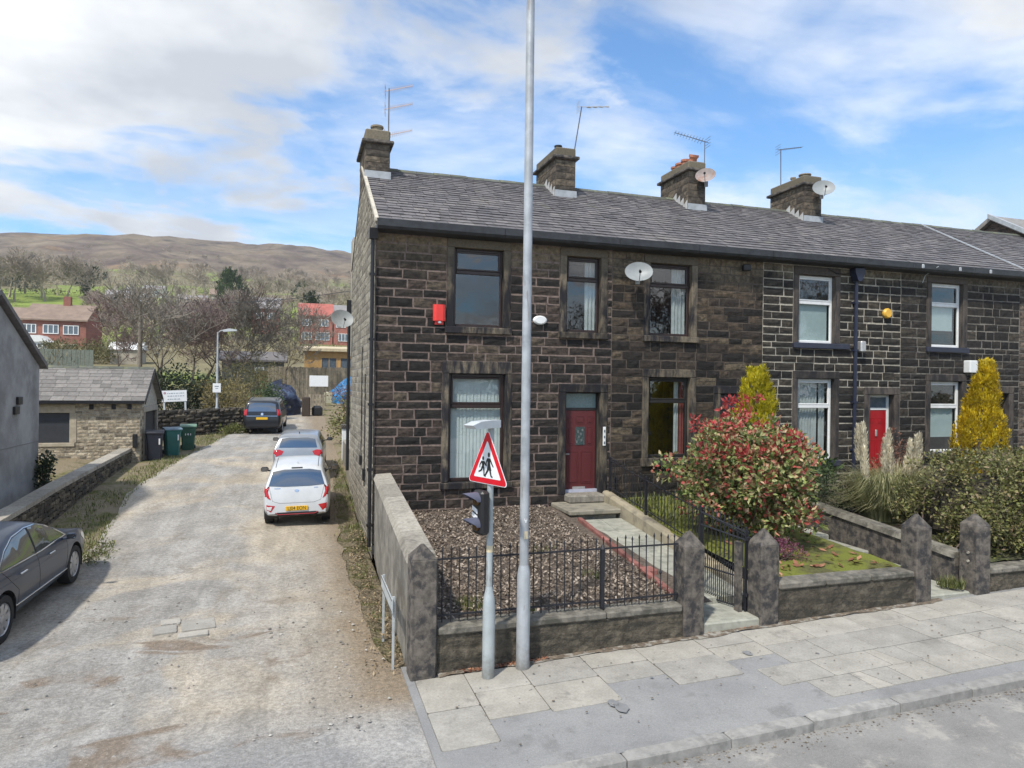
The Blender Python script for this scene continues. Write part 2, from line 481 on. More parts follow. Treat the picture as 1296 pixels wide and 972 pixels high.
class MB:
    def __init__(s):
        s.v, s.f, s.mi = [], [], []

    def vert(s, p):
        s.v.append((float(p[0]), float(p[1]), float(p[2])))
        return len(s.v) - 1

    def quad(s, a, b, c, d, mi=0):
        i = len(s.v)
        for p in (a, b, c, d):
            s.vert(p)
        s.f.append((i, i + 1, i + 2, i + 3)); s.mi.append(mi)

    def poly(s, pts, mi=0):
        i = len(s.v)
        for p in pts:
            s.vert(p)
        s.f.append(tuple(range(i, i + len(pts)))); s.mi.append(mi)

    def box(s, x0, y0, z0, x1, y1, z1, mat=None, mi=0):
        if x0 > x1: x0, x1 = x1, x0
        if y0 > y1: y0, y1 = y1, y0
        if z0 > z1: z0, z1 = z1, z0
        i = len(s.v)
        for p in ((x0, y0, z0), (x1, y0, z0), (x1, y1, z0), (x0, y1, z0), (x0, y0, z1), (x1, y0, z1), (x1, y1, z1), (x0, y1, z1)):
            s.vert(mat @ Vector(p) if mat else p)
        for q in ((0, 3, 2, 1), (4, 5, 6, 7), (0, 1, 5, 4), (1, 2, 6, 5), (2, 3, 7, 6), (3, 0, 4, 7)):
            s.f.append(tuple(i + k for k in q)); s.mi.append(mi)
        return s

    def bbox(s, x0, y0, z0, x1, y1, z1, b=.01, mat=None):
        """box with chamfered edges (12 edges cut), 26 faces"""
        x0, x1 = sorted((x0, x1)); y0, y1 = sorted((y0, y1)); z0, z1 = sorted((z0, z1))
        b = min(b, .45 * (x1 - x0), .45 * (y1 - y0), .45 * (z1 - z0))
        bm = bmesh.new()
        bmesh.ops.create_cube(bm, size=1.0)
        for v in bm.verts:
            v.co = Vector(((x0 + x1) / 2 + v.co.x * (x1 - x0), (y0 + y1) / 2 + v.co.y * (y1 - y0), (z0 + z1) / 2 + v.co.z * (z1 - z0)))
        bmesh.ops.bevel(bm, geom=bm.edges[:], offset=b, segments=1, affect='EDGES')
        s.add_bm(bm, mat)
        bm.free()
        return s

    def add_bm(s, bm, mat=None, mi=0):
        i = len(s.v)
        bm.verts.index_update()
        for v in bm.verts:
            s.vert(mat @ v.co if mat else v.co)
        for f in bm.faces:
            s.f.append(tuple(i + v.index for v in f.verts)); s.mi.append(mi)

    def tube(s, p0, p1, r0, r1=None, n=8, cap=True, mi=0):
        p0, p1 = Vector(p0), Vector(p1)
        r1 = r0 if r1 is None else r1
        d = (p1 - p0)
        if d.length < 1e-6:
            return s
        d.normalize()
        a = d.orthogonal().normalized(); b = d.cross(a)
        i = len(s.v)
        for p, r in ((p0, r0), (p1, r1)):
            for k in range(n):
                t = 2 * math.pi * k / n
                s.vert(p + a * (math.cos(t) * r) + b * (math.sin(t) * r))
        for k in range(n):
            j = (k + 1) % n
            s.f.append((i + k, i + j, i + n + j, i + n + k)); s.mi.append(mi)
        if cap:
            s.f.append(tuple(i + k for k in reversed(range(n)))); s.mi.append(mi)
            s.f.append(tuple(i + n + k for k in range(n))); s.mi.append(mi)
        return s

    def path(s, pts, r, n=6):
        for a, b in zip(pts[:-1], pts[1:]):
            s.tube(a, b, r, r, n)
        return s

    def lathe(s, prof, n=16, mat=None, mi=0, c=(0, 0, 0)):
        """prof: (radius, z) list, axis z through c"""
        i = len(s.v)
        for r, z in prof:
            for k in range(n):
                t = 2 * math.pi * k / n
                p = Vector((c[0] + r * math.cos(t), c[1] + r * math.sin(t), c[2] + z))
                s.vert(mat @ p if mat else p)
        for q in range(len(prof) - 1):
            for k in range(n):
                j = (k + 1) % n
                s.f.append((i + q * n + k, i + q * n + j, i + (q + 1) * n + j, i + (q + 1) * n + k)); s.mi.append(mi)
        s.f.append(tuple(i + k for k in reversed(range(n)))); s.mi.append(mi)
        s.f.append(tuple(i + (len(prof) - 1) * n + k for k in range(n))); s.mi.append(mi)
        return s

    def prism(s, pts, axis, a0, a1, mat=None, mi=0):
        """polygon pts (2d) pushed along axis 'x','y' or 'z' from a0 to a1"""
        def P(u, w, t):
            return {'x': (t, u, w), 'y': (u, t, w), 'z': (u, w, t)}[axis]
        n = len(pts); i = len(s.v)
        for t in (a0, a1):
            for u, w in pts:
                p = Vector(P(u, w, t))
                s.vert(mat @ p if mat else p)
        s.f.append(tuple(i + k for k in reversed(range(n)))); s.mi.append(mi)
        s.f.append(tuple(i + n + k for k in range(n))); s.mi.append(mi)
        for k in range(n):
            j = (k + 1) % n
            s.f.append((i + k, i + j, i + n + j, i + n + k)); s.mi.append(mi)
        return s

    def mesh(s, name, off=None):
        me = bpy.data.meshes.new(name)
        vs_ = s.v if off is None else [(p[0] - off[0], p[1] - off[1], p[2] - off[2]) for p in s.v]
        me.from_pydata(vs_, [], s.f)
        me.update()
        return me

    def build(s, name, mat, parent=None, smooth=False, label=None, kind=None, fixn=False):
        off = ORI.get(parent.name) if parent is not None else None
        me = s.mesh(name, off)
        mats = mat if isinstance(mat, (list, tuple)) else [mat]
        for mm in mats:
            me.materials.append(mm)
        if len(mats) > 1:
            me.polygons.foreach_set('material_index', s.mi)
        if fixn:
            bm = bmesh.new(); bm.from_mesh(me)
            bmesh.ops.remove_doubles(bm, verts=bm.verts[:], dist=1e-5)
            bmesh.ops.recalc_face_normals(bm, faces=bm.faces[:])
            bm.to_mesh(me); bm.free()
        if smooth:
            me.polygons.foreach_set('use_smooth', [True] * len(me.polygons))
            if smooth != 'all':
                try:
                    me.set_sharp_from_angle(angle=R(38))
                except Exception:
                    pass
        o = bpy.data.objects.new(name, me)
        COL.objects.link(o)
        if parent is not None:
            o.parent = parent
            if off is not None:
                ORI[o.name] = off
        if label: o['label'] = label
        if kind: o['kind'] = kind
        return o


def thing(name, label, cat, loc=(0, 0, 0), rz=0.0, group=None, local=False):
    o = bpy.data.objects.new(name, None)
    o.empty_display_size = .2
    COL.objects.link(o)
    o.location = loc
    o.rotation_euler = (0, 0, rz)
    o['label'] = label; o['category'] = cat
    if group: o['group'] = group
    if not local:
        ORI[o.name] = tuple(loc)
    return o


def tag(o, label, cat, group=None):
    o['label'] = label; o['category'] = cat
    if group: o['group'] = group
    return o


def struct(o):
    o['kind'] = 'structure'
    return o


def inst(name, me, mat_or_none, parent, M4):
    """object sharing mesh data, placed by a world matrix"""
    o = bpy.data.objects.new(name, me)
    COL.objects.link(o)
    if parent is not None:
        o.parent = parent
        off = ORI.get(parent.name, (0, 0, 0))
        M4 = Matrix.Translation((-off[0], -off[1], -off[2])) @ M4
    o.matrix_local = M4
    return o


def SM(loc, sc, rz=0.0):
    return Matrix.Translation(loc) @ Matrix.Rotation(rz, 4, 'Z') @ Matrix.Diagonal((sc[0], sc[1], sc[2], 1))


def lerp_tab(tab, x):
    if x <= tab[0][0]:
        return tab[0][1]
    for (a, b), (c, d) in zip(tab[:-1], tab[1:]):
        if x <= c:
            return b + (d - b) * (x - a) / (c - a)
    return tab[-1][1]


def smooth(a, b, x):
    t = max(0.0, min(1.0, (x - a) / (b - a)))
    return t * t * (3 - 2 * t)


_perm = list(range(256)); random.Random(3).shuffle(_perm); _perm *= 2


def vnoise(x, y):
    xi, yi = math.floor(x), math.floor(y)
    fx, fy = x - xi, y - yi
    fx = fx * fx * (3 - 2 * fx); fy = fy * fy * (3 - 2 * fy)
    def h(a, b):
        return _perm[_perm[a & 255] + (b & 255)] / 255.0
    return (h(xi, yi) * (1 - fx) + h(xi + 1, yi) * fx) * (1 - fy) + (h(xi, yi + 1) * (1 - fx) + h(xi + 1, yi + 1) * fx) * fy


def fbm(x, y, o=4):
    v, a = 0.0, .5
    for _ in range(o):
        v += a * vnoise(x, y); x = x * 2.03 + 11.3; y = y * 2.03 + 5.7; a *= .5
    return v


# ------------------------------------------------------------------ terrain heights
LANE = [(-40, -.1), (6, 0), (9, 0), (14, .03), (18, .17), (20, .30), (23, .55), (28, .80), (36, 1.18), (46, 1.65), (55, 2.2), (62, 2.8)]
HILL = [(62, 2.8), (75, 4.4), (100, 7.0), (150, 14.5), (220, 25), (300, 38), (380, 51), (470, 72), (560, 98), (640, 124), (700, 142), (760, 153), (860, 160), (1100, 166), (1800, 150)]
RIM = [(-700, 60), (-420, 112), (-330, 128), (-230, 139), (-120, 142), (0, 142), (120, 138), (300, 128), (700, 110)]


def zstreet(x):
    if x > 1.4:
        return .033 * (x - 1.4)
    return .008 * (x - 1.4)


def zlane(y):
    return lerp_tab(LANE, y)


def zhill(x, y):
    h = lerp_tab(HILL, y)
    if y > 330:
        ax = x * 760.0 / max(y, 400)
        k = lerp_tab(RIM, ax) / 150.0
        t = smooth(330, 700, y)
        h = h * (1 + (k - 1) * t)
        h += ((fbm(x / 60 + 9, y / 60) - .47) * 20 + (fbm(x / 22 + 1, y / 22) - .47) * 8) * smooth(330, 520, y) * (1 - .5 * smooth(690, 760, y))
    elif y > 90:
        h += (fbm(x / 45 + 3, y / 45) - .47) * 5 * smooth(90, 160, y)
    return h


def zground(x, y):
    return zlane(y) if y < 62 else zhill(x, y)
# ------------------------------------------------------------------ ground, hill, lane, road, pavement
def ground_mat():
    m, n, l, b = new_mat('hillside_ground')
    t = NT(m)
    s = t.sepz()
    y, z = s[1], s[2]
    verge = t.mix(t.ramp(t.noise(1.6, 6, .65), .36, .54), (.125, .125, .05), (.225, .185, .125))
    fieldn = t.noise(.016, 3, .5)
    field = t.mix(t.ramp(fieldn, .40, .50), (.20, .25, .065), (.20, .175, .105))
    field = t.mix(1.0, field, t.ramp(t.noise(.3, 6, .6), .3, .7, .8, 1.2), 'MULTIPLY')
    moor_a = t.mix(t.ramp(t.noise(.018, 7, .62), .38, .62), (.11, .084, .072), (.185, .15, .108))
    moor = t.mix(t.ramp(t.noise(.011, 6, .6, (1, 1.6, 2)), .56, .70), moor_a, (.20, .135, .082))
    moor = t.mix(t.ramp(t.noise(.03, 6, .65), .60, .72), moor, (.19, .185, .075))
    moor = t.mix(t.math('MULTIPLY', t.ramp(t.noise(.022, 8, .7, (1, 1, 3)), .52, .62), t.ramp(z, 95, 130)), moor, (.075, .062, .058))
    moor = t.mix(1.0, moor, t.ramp(t.noise(.09, 8, .75), .32, .68, .68, 1.32), 'MULTIPLY')
    wob = t.math('MULTIPLY', t.noise(.02, 5, .6), 30)
    mf = t.ramp(t.math('ADD', z, wob), 78, 92)
    c = t.mix(mf, field, moor)
    green = t.mix(1.0, (.205, .26, .06), t.ramp(t.noise(.12, 6, .6), .3, .7, .8, 1.2), 'MULTIPLY')
    yn = t.math('ADD', y, t.math('MULTIPLY', t.noise(.03, 3, .5), 50))
    c = t.mix(t.math('MULTIPLY', t.ramp(yn, 215, 225), t.ramp(yn, 300, 290)), c, green)      # grazed pasture across the slope
    c = t.mix(t.ramp(y, 58, 72), verge, c)
    l.new(c, b.inputs['Base Color'])
    b.inputs['Roughness'].default_value = .95
    b.inputs['Specular IOR Level'].default_value = .1
    t.bump(t.noise(.5, 6, .7), .8, .5, b)
    return m


def axis_pts(segs):
    out = []
    for a, b, step in segs:
        n = max(1, int(round((b - a) / step)))
        out += [a + (b - a) * i / n for i in range(n)]
    out.append(segs[-1][1])
    return out


gx = axis_pts([(-1600, -800, 100), (-800, -400, 40), (-400, -60, 13), (-60, -12, 4), (-12, 1.5, 1.5), (1.5, 1.62, .12), (1.62, 30, 4), (30, 60, 6), (60, 400, 20), (400, 1600, 100)])
gy = axis_pts([(-300, -40, 40), (-40, 5.9, 6), (5.9, 8.5, 1.3), (8.5, 9, .5), (9, 22, 1.3), (22, 62, 2.5), (62, 130, 6), (130, 330, 12), (330, 800, 11), (800, 1500, 70)])
g = MB()
for yy in gy:
    for xx in gx:
        zz = zground(xx, yy)
        if yy < 62:
            zz -= .05
            if xx > 1.55 and yy < 22.4:
                zz = min(zz, zstreet(xx)) - .35
            elif xx > 1.55:
                zz += .10
            elif xx < -6.0 and 22 < yy:
                zz += .25 * smooth(22, 30, yy)
            if yy < 8:
                zz -= .25
            if yy < -20:
                zz = -.5
        g.v.append((xx, yy, zz))
W_ = len(gx)
for j in range(len(gy) - 1):
    for i in range(W_ - 1):
        a = j * W_ + i
        g.f.append((a, a + 1, a + W_ + 1, a + W_)); g.mi.append(0)
struct(g.build('ground', ground_mat(), smooth='all'))


def lane_mat():
    m, n, l, b = new_mat('worn_lane_surface')
    t = NT(m)
    s = t.sepz()
    x, y = s[0], s[1]
    n1 = t.noise(.33, 6, .6, dist=.8)
    n2 = t.noise(1.1, 7, .65, dist=.4)
    fine = t.noise(16, 6, .7)
    dust = t.mix(t.ramp(n2, .35, .65), (.365, .315, .245), (.435, .38, .302))
    grey = t.mix(t.ramp(n2, .4, .6), (.275, .26, .237), (.345, .328, .302))
    track = t.ramp(t.math('ABSOLUTE', t.math('ADD', x, 2.3)), .2, 2.6)          # worn grey tarmac along the middle
    gf = t.math('MULTIPLY', t.ramp(n1, .36, .55), t.math('SUBTRACT', 1.15, t.math('MULTIPLY', track, .55)), True)
    c = t.mix(gf, dust, grey)
    streak = t.noise(1.5, 6, .6, (1.4, .16, 1), .6)          # tyre-worn streaks along the lane
    c = t.mix(1.0, c, t.ramp(streak, .3, .7, .84, 1.14), 'MULTIPLY')
    c = t.mix(t.math('MULTIPLY', t.ramp(t.noise(1.3, 7, .7, (1, .6, 1), .5), .55, .66), .55), c, (.225, .195, .155))
    tar = t.mix(t.ramp(t.noise(.8, 6, .65), .45, .62), (.25, .25, .25), (.37, .36, .345))
    yw = t.math('ADD', y, t.math('MULTIPLY', n1, 2.2))
    c = t.mix(t.math('MULTIPLY', t.ramp(yw, 9.4, 8.2), .8), c, tar)
    # dried puddles near the mouth of the lane
    pud = t.ramp(t.noise(.75, 4, .55, (1, 1.7, 1), .9), .555, .66)
    pud = t.math('MULTIPLY', pud, t.math('MULTIPLY', t.ramp(y, 13.5, 10.5), t.ramp(x, 1.2, -.6)))
    c = t.mix(t.math('MULTIPLY', pud, .85), c, (.20, .155, .115))
    edge = t.math('MULTIPLY', t.ramp(t.math('ADD', x, t.math('MULTIPLY', n2, 1.4)), .75, 1.75), t.ramp(yw, 8.7, 9.4, 0, .9))
    c = t.mix(edge, c, (.24, .185, .125))
    c = t.mix(1.0, c, t.ramp(fine, .25, .75, .72, 1.26), 'MULTIPLY')
    c = t.mix(1.0, c, t.ramp(t.noise(48, 4, .75), .3, .7, .80, 1.2), 'MULTIPLY')
    c = t.mix(t.ramp(t.noise(55, 3, .5), .66, .72), c, (.46, .44, .40))
    c = t.mix(t.math('MULTIPLY', t.ramp(t.noise(5, 6, .7), .60, .70), .45), c, (.23, .215, .195))
    l.new(c, b.inputs['Base Color'])
    b.inputs['Roughness'].default_value = .95
    b.inputs['Specular IOR Level'].default_value = .2
    t.bump(t.math('ADD', fine, t.math('MULTIPLY', t.noise(60, 4, .7), .5)), .8, .018, b)
    return m


def lane_left(y):
    return lerp_tab([(-10, -30), (8.2, -30), (9.2, -9), (12, -4.6), (16, -4.1), (22, -4.6), (27, -4.2), (34, -3.3), (39, -2.9), (56, -2.2)], y)


def lane_right(y):
    return lerp_tab([(-10, 1.40), (7, 1.40), (8.6, 1.40), (10, 1.05), (16, .95), (22, 1.15), (27, 1.55), (56, 2.3)], y)


lm = MB()
ys = axis_pts([(-8, 5, 1.0), (5, 25, .22), (25, 56, .6)])
NX = 64
for yy in ys:
    a, b_ = lane_left(yy), lane_right(yy)
    for i in range(NX + 1):
        u = i / NX
        if a < -10:
            u = u ** .5 if u > 0 else 0
        xx = a + (b_ - a) * u + (.25 * (fbm(yy * 1.3, 7.7) - .47) if i in (0, NX) and yy > 9 else 0)
        edge = min(1, min(i, NX - i) / 4)
        zz = zlane(yy) + .004 + (fbm(xx * .55, yy * .55) - .47) * .06 * edge + (fbm(xx * 2.3 + 40, yy * 2.3) - .47) * .045 * edge + .03 * (edge - 1)
        for hx, hy, hr in ((-2.6, 8.7, .75), (-1.55, 9.15, .5), (-3.3, 9.6, .5), (-1.0, 10.6, .45), (-.2, 12.6, .6), (-2.2, 14.2, .6)):
            d2 = ((xx - hx) / hr) ** 2 + ((yy - hy) / (hr * .7)) ** 2
            if d2 < 1.6: zz -= .045 * math.exp(-d2 * 2.2)
        if yy < 6.2:
            zz -= .10 * smooth(6.2, 5.4, yy) * smooth(-1.5, 1.2, xx)
        lm.v.append((xx, yy, zz))
for j in range(len(ys) - 1):
    for i in range(NX):
        a = j * (NX + 1) + i
        lm.f.append((a, a + 1, a + NX + 2, a + NX + 1)); lm.mi.append(0)
lane = struct(lm.build('lane', lane_mat(), smooth='all'))


def asphalt(name, c1, c2, patch=None):
    m, n, l, b = new_mat(name)
    t = NT(m)
    c = t.mix(t.ramp(t.noise(.9, 6, .65), .35, .65), c1, c2)
    c = t.mix(1.0, c, t.ramp(t.noise(42, 5, .7), .25, .75, .88, 1.12), 'MULTIPLY')
    if patch:
        c = t.mix(t.ramp(t.noise(2.2, 7, .7), .52, .66), c, patch)
    c = t.mix(t.math('MULTIPLY', t.ramp(t.noise(120, 2, .5), .60, .66), .5), c, (.42, .40, .37))
    l.new(c, b.inputs['Base Color'])
    b.inputs['Roughness'].default_value = .92
    b.inputs['Specular IOR Level'].default_value = .25
    t.bump(t.noise(90, 4, .7), .7, .008, b)
    return m


M['road'] = asphalt('road_asphalt', (.20, .193, .183), (.27, .26, .245), (.36, .34, .305))
M['footway'] = asphalt('footway_asphalt', (.235, .233, .23), (.285, .282, .275), (.205, .203, .198))
rd = MB()
for xa, xb in zip(range(-2, 60, 3), range(1, 63, 3)):
    for ya, yb in ((-14, -4), (-4, 2), (2, 6.0)):
        rd.quad(*[(xx, yy, zstreet(xx) - .10) for xx, yy in ((xa, ya), (xb, ya), (xb, yb), (xa, yb))])
struct(rd.build('road', M['road'], fixn=True))

# pavement: asphalt bed, stone flags and kerb stones on it
PAVE_Y0, PAVE_Y1 = 6.13, 8.56
pv = MB()
xs = [1.32, 1.7, 2.2] + [3 + 1.5 * k for k in range(36)]
for xa, xb in zip(xs[:-1], xs[1:]):
    pv.quad(*[(xx, yy, zstreet(xx)) for xx, yy in ((xa, PAVE_Y0), (xb, PAVE_Y0), (xb, 8.9), (xa, 8.9))])
pv.quad((1.32, PAVE_Y0, 0), (1.32, 8.9, 0), (1.32, 8.9, -.15), (1.32, PAVE_Y0, -.15))
pave = struct(pv.build('pavement', M['footway'], fixn=True))


def flag_mat():
    m, n, l, b = new_mat('stone_flag')
    t = NT(m)
    c = t.colramp(t.objrand(), [(0, (.315, .297, .265)), (.35, (.340, .320, .282)), (.7, (.362, .338, .292)), (1, (.39, .368, .325))])
    c = t.mix(1.0, c, t.ramp(t.noise(2.4, 7, .65), .3, .7, .86, 1.12), 'MULTIPLY')
    c = t.mix(1.0, c, t.ramp(t.noise(38, 5, .7), .25, .75, .86, 1.14), 'MULTIPLY')
    c = t.mix(t.math('MULTIPLY', t.ramp(t.noise(1.7, 7, .7), .56, .72), .8), c, (.19, .178, .158))
    c = t.mix(t.ramp(t.noise(9, 3, .5), .70, .74), c, (.15, .145, .14))
    l.new(c, b.inputs['Base Color'])
    b.inputs['Roughness'].default_value = .9
    b.inputs['Specular IOR Level'].default_value = .25
    t.bump(t.noise(50, 5, .7), .6, .005, b)
    return m


M['flag'] = flag_mat()
jb = MB()
for xa, xb, ya in ((1.40, 6.6, 7.05), (6.0, 21.2, 6.37)):
    jb.quad((xa, ya, zstreet(xa) + .004), (xb, ya, zstreet(xb) + .004), (xb, 8.46, zstreet(xb) + .004), (xa, 8.46, zstreet(xa) + .004)) if xa > 6 else [jb.quad((a_, b_, zstreet(a_) + .003), (a_ + w_, b_, zstreet(a_ + w_) + .003), (a_ + w_, 8.46, zstreet(a_ + w_) + .003), (a_, 8.46, zstreet(a_) + .003)) for a_, w_, b_ in ((1.42, .62, 6.74), (2.04, .72, 7.2), (2.76, .86, 7.14), (3.62, .80, 7.57), (4.42, .92, 7.24), (5.34, .66, 7.64))]
jb.build('joint_dirt', simple('joint_dirt', (.20, .178, .14), .97, var=.3, scale=9, col2=(.10, .11, .05), c2=(.55, .65)), pave)
M['kerb'] = simple('kerb_stone', (.29, .28, .26), .9, rand=.10, var=.15, scale=9, bump=.006, col2=(.21, .205, .19))
unit = MB().bbox(-.5, -.5, -.5, .5, .5, .5, .03).mesh('stone_flag')
unit.materials.append(M['flag'])


def flag(x0, x1, y0, y1, rz=0.0, dz=0.0):
    xm = (x0 + x1) / 2
    tilt = math.atan(.033)
    mtx = Matrix.Translation((xm, (y0 + y1) / 2, zstreet(xm) - .012 + dz + rnd.uniform(-.003, .004))) @ Matrix.Rotation(-tilt, 4, 'Y') @ Matrix.Rotation(rz + rnd.uniform(-.006, .006), 4, 'Z') @ Matrix.Rotation(rnd.uniform(-.003, .003), 4, 'X') @ Matrix.Diagonal((x1 - x0 - .010, y1 - y0 - .010, .045, 1))
    return inst('flag', unit, None, pave, mtx)


# left part: two courses along the wall, the asphalt strip in front with a stepped edge
x = 1.42
k = 0
while x < 6.1:
    w = [.62, .72, .86, .80, .92, .76, .95, .82][k % 8]
    yb = [6.72, 7.18, 7.12, 7.55, 7.22, 7.62, 7.25, 7.05][k % 8]
    ym = [7.55, 7.85, 7.78, 8.0, 7.86, 8.05, 7.85, 7.8][k % 8]
    flag(x, x + w, ym, 8.42 + .0 * k)
    flag(x, x + w, yb, ym)
    x += w; k += 1
xr = x
# right part: uneven random courses down to the kerb
ycuts = [8.42, 7.86, 7.28, 6.80, 6.36]
for r_ in range(4):
    x = xr + [0, 0, -.55, -.2][r_]
    while x < 21:
        w = rnd.uniform(.55, 1.05) if r_ < 2 else rnd.uniform(.45, .95)
        y1, y0 = ycuts[r_], ycuts[r_ + 1]
        if rnd.random() < .14 and r_ > 0 and x < 14:          # a slab broken in two
            u_ = rnd.uniform(.25, .75); v_ = rnd.uniform(.25, .75)
            for side in (0, 1):
                cb_ = MB()
                if side == 0:
                    pts_ = [(x + .006, y0 + .006), (x + w * u_ - .006, y0 + .006), (x + w * v_ - .006, y1 - .006), (x + .006, y1 - .006)]
                else:
                    pts_ = [(x + w * u_ + .006, y0 + .006), (x + w - .006, y0 + .006), (x + w - .006, y1 - .006), (x + w * v_ + .006, y1 - .006)]
                dz_ = rnd.uniform(-.004, .006)
                for zo in (-.03, .0105):
                    for a_, b_ in pts_: cb_.vert((a_, b_, zstreet(a_) + zo + dz_))
                cb_.f += [(3, 2, 1, 0), (4, 5, 6, 7), (0, 1, 5, 4), (1, 2, 6, 5), (2, 3, 7, 6), (3, 0, 4, 7)]; cb_.mi += [0] * 6
                cb_.build('broken_flag', M['flag'], pave)
        elif rnd.random() < .16 and w > .6:
            ym = (y0 + y1) / 2
            flag(x, x + w, ym, y1); flag(x, x + w, y0, ym)
        else:
            flag(x, x + w, y0, y1)
        x += w
kunit = MB().bbox(-.5, -.5, -.5, .5, .5, .5, .06).mesh('kerb_stone')
kunit.materials.append(M['kerb'])
x = 1.22
while x < 22:
    w = rnd.uniform(.85, 1.2)
    xm = x + w / 2
    inst('kerb_stone', kunit, None, pave, Matrix.Translation((xm, 6.07 + rnd.uniform(-.008, .008), zstreet(xm) - .13 + rnd.uniform(-.004, .006))) @ Matrix.Rotation(-math.atan(.033), 4, 'Y') @ Matrix.Diagonal((w - .012, .17, .28, 1)))
    x += w
# rough patches of mortar and a few dark tar spots
pm = MB()
for cx_, cy_, rx_, ry_ in ((3.55, 8.46, .42, .06), (4.35, 8.47, .30, .07), (4.95, 8.47, .42, .06), (3.1, 8.44, .2, .05)):
    pts = [(cx_ + rx_ * math.cos(a_) * rnd.uniform(.8, 1.1), cy_ + ry_ * math.sin(a_) * rnd.uniform(.8, 1.1)) for a_ in [2 * math.pi * q / 14 for q in range(14)]]
    pm.poly([(a_, b_, zstreet(a_) + .0195) for a_, b_ in pts])
pm.build('mortar_patch', M['flag'], pave)
tp = MB()
for cx_, cy_, r_ in ((3.46, 7.06, .07), (3.5, 6.93, .09), (5.75, 7.72, .06), (4.2, 7.5, .02), (6.6, 7.4, .02)):
    pts = [(cx_ + r_ * math.cos(a_) * rnd.uniform(.7, 1.2), cy_ + r_ * 1.2 * math.sin(a_) * rnd.uniform(.7, 1.2)) for a_ in [2 * math.pi * q / 12 for q in range(12)]]
    tp.poly([(a_, b_, zstreet(a_) + .021) for a_, b_ in pts])
tp.build('tar_spot', simple('tar_spots', (.20, .20, .20), .85), pave)
# a stone drain cover of four slabs let into the lane
for x0, x1, y0, y1 in ((-2.0, -1.66, 11.5, 11.85), (-1.63, -1.15, 11.55, 12.05), (-1.95, -1.66, 11.9, 12.15), (-1.62, -1.2, 11.28, 11.5)):
    o = inst('cover_slab', unit, None, lane, Matrix.Translation(((x0 + x1) / 2, (y0 + y1) / 2 - .55, .004)) @ Matrix.Rotation(R(9), 4, 'Z') @ Matrix.Diagonal((x1 - x0 - .02, y1 - y0 - .02, .04, 1)))

ds = MB()
for k_ in range(150):
    xa_, xb_ = 1.72 + k_ * .055, 1.72 + (k_ + 1) * .055
    wa_, wb_ = [.05 + .16 * fbm(q_ * 2.1, 3.0) + .05 * (vnoise(q_ * 9, 1) - .5) for q_ in (xa_, xb_)]
    ds.quad((xa_, 8.52 - wa_, zstreet(xa_) + .0200), (xb_, 8.52 - wb_, zstreet(xb_) + .0200), (xb_, 8.53, zstreet(xb_) + .030), (xa_, 8.53, zstreet(xa_) + .030))
ds.build('wall_foot_dirt', simple('wall_foot_dirt', (.15, .118, .085), .97, var=.35, scale=14, col2=(.30, .28, .245), c2=(.5, .62), bump=.02), pave, smooth='all')
# gardens --------------------------------------------------------------
def soil_mat(name, a, b_, moss=None):
    m, n, l, b = new_mat(name)
    t = NT(m)
    c = t.mix(t.ramp(t.noise(14, 7, .7), .35, .65), a, b_)
    if moss:
        c = t.mix(t.ramp(t.noise(1.4, 6, .65), .40, .56), c, moss)
    l.new(c, b.inputs['Base Color'])
    b.inputs['Roughness'].default_value = .97
    t.bump(t.noise(24, 6, .75), 1.0, .05, b)
    return m


def gz(y, z0=.52, z1=.86):
    return z0 + (z1 - z0) * (y - 8.9) / 6.1


def bed(name, x0, x1, z0, z1, mt, y0=8.75, y1=15.05, amp=.04):
    b_ = MB()
    nx, ny = max(2, int((x1 - x0) / .15)), int((y1 - y0) / .15)
    for j in range(ny + 1):
        for i in range(nx + 1):
            xx, yy = x0 + (x1 - x0) * i / nx, y0 + (y1 - y0) * j / ny
            b_.v.append((xx, yy, gz(yy, z0, z1) + (fbm(xx * 2, yy * 2) - .47) * amp * 2))
    for j in range(ny):
        for i in range(nx):
            a = j * (nx + 1) + i
            b_.f.append((a, a + 1, a + nx + 2, a + nx + 1)); b_.mi.append(0)
    return struct(b_.build(name, mt, smooth='all'))


M['soil'] = soil_mat('garden_soil', (.10, .078, .06), (.20, .155, .12))
M['lawn'] = soil_mat('mossy_lawn', (.10, .095, .035), (.15, .15, .045), (.20, .22, .03))
M['soil2'] = soil_mat('shrub_bed_soil', (.06, .05, .035), (.11, .085, .06), (.09, .10, .035))
bed('garden_bed', 1.72, 5.9, .52, .86, M['soil'])
lawn = bed('lawn', 7.02, 9.75, .70, .98, M['lawn'])
bed('planted_bed', 11.3, 21.5, .75, 1.15, M['soil2'])


def leaves(mb, pts_fn, n, size, flat=.25, rand=None):
    q = rand or rnd
    for _ in range(n):
        p = pts_fn()
        if p is None:
            continue
        a = q.uniform(0, 6.283); s_ = size * q.uniform(.6, 1.4)
        u = Vector((math.cos(a), math.sin(a), q.uniform(-flat, flat))).normalized() * s_
        w = Vector((-math.sin(a), math.cos(a), q.uniform(-flat, flat))).normalized() * s_ * q.uniform(.35, .6)
        p = Vector(p)
        mb.quad(p - u, p + w * .9, p + u, p - w)


def in_bed(x0, x1, z0, z1, y0=8.95, y1=14.95, lift=.03):
    def fn():
        xx, yy = rnd.uniform(x0, x1), rnd.uniform(y0, y1)
        return (xx, yy, gz(yy, z0, z1) + lift + rnd.uniform(-.01, .03) + (fbm(xx * 2, yy * 2) - .47) * .08)
    return fn


lv = MB(); leaves(lv, in_bed(1.8, 5.5, .52, .86), 12500, .032, .9)
o = lv.build('fallen_leaves', M['leaf_litter'])
o['kind'] = 'stuff'; tag(o, 'carpet of brown dead leaves and twigs covering the railed front garden', 'leaf litter')
lv = MB()


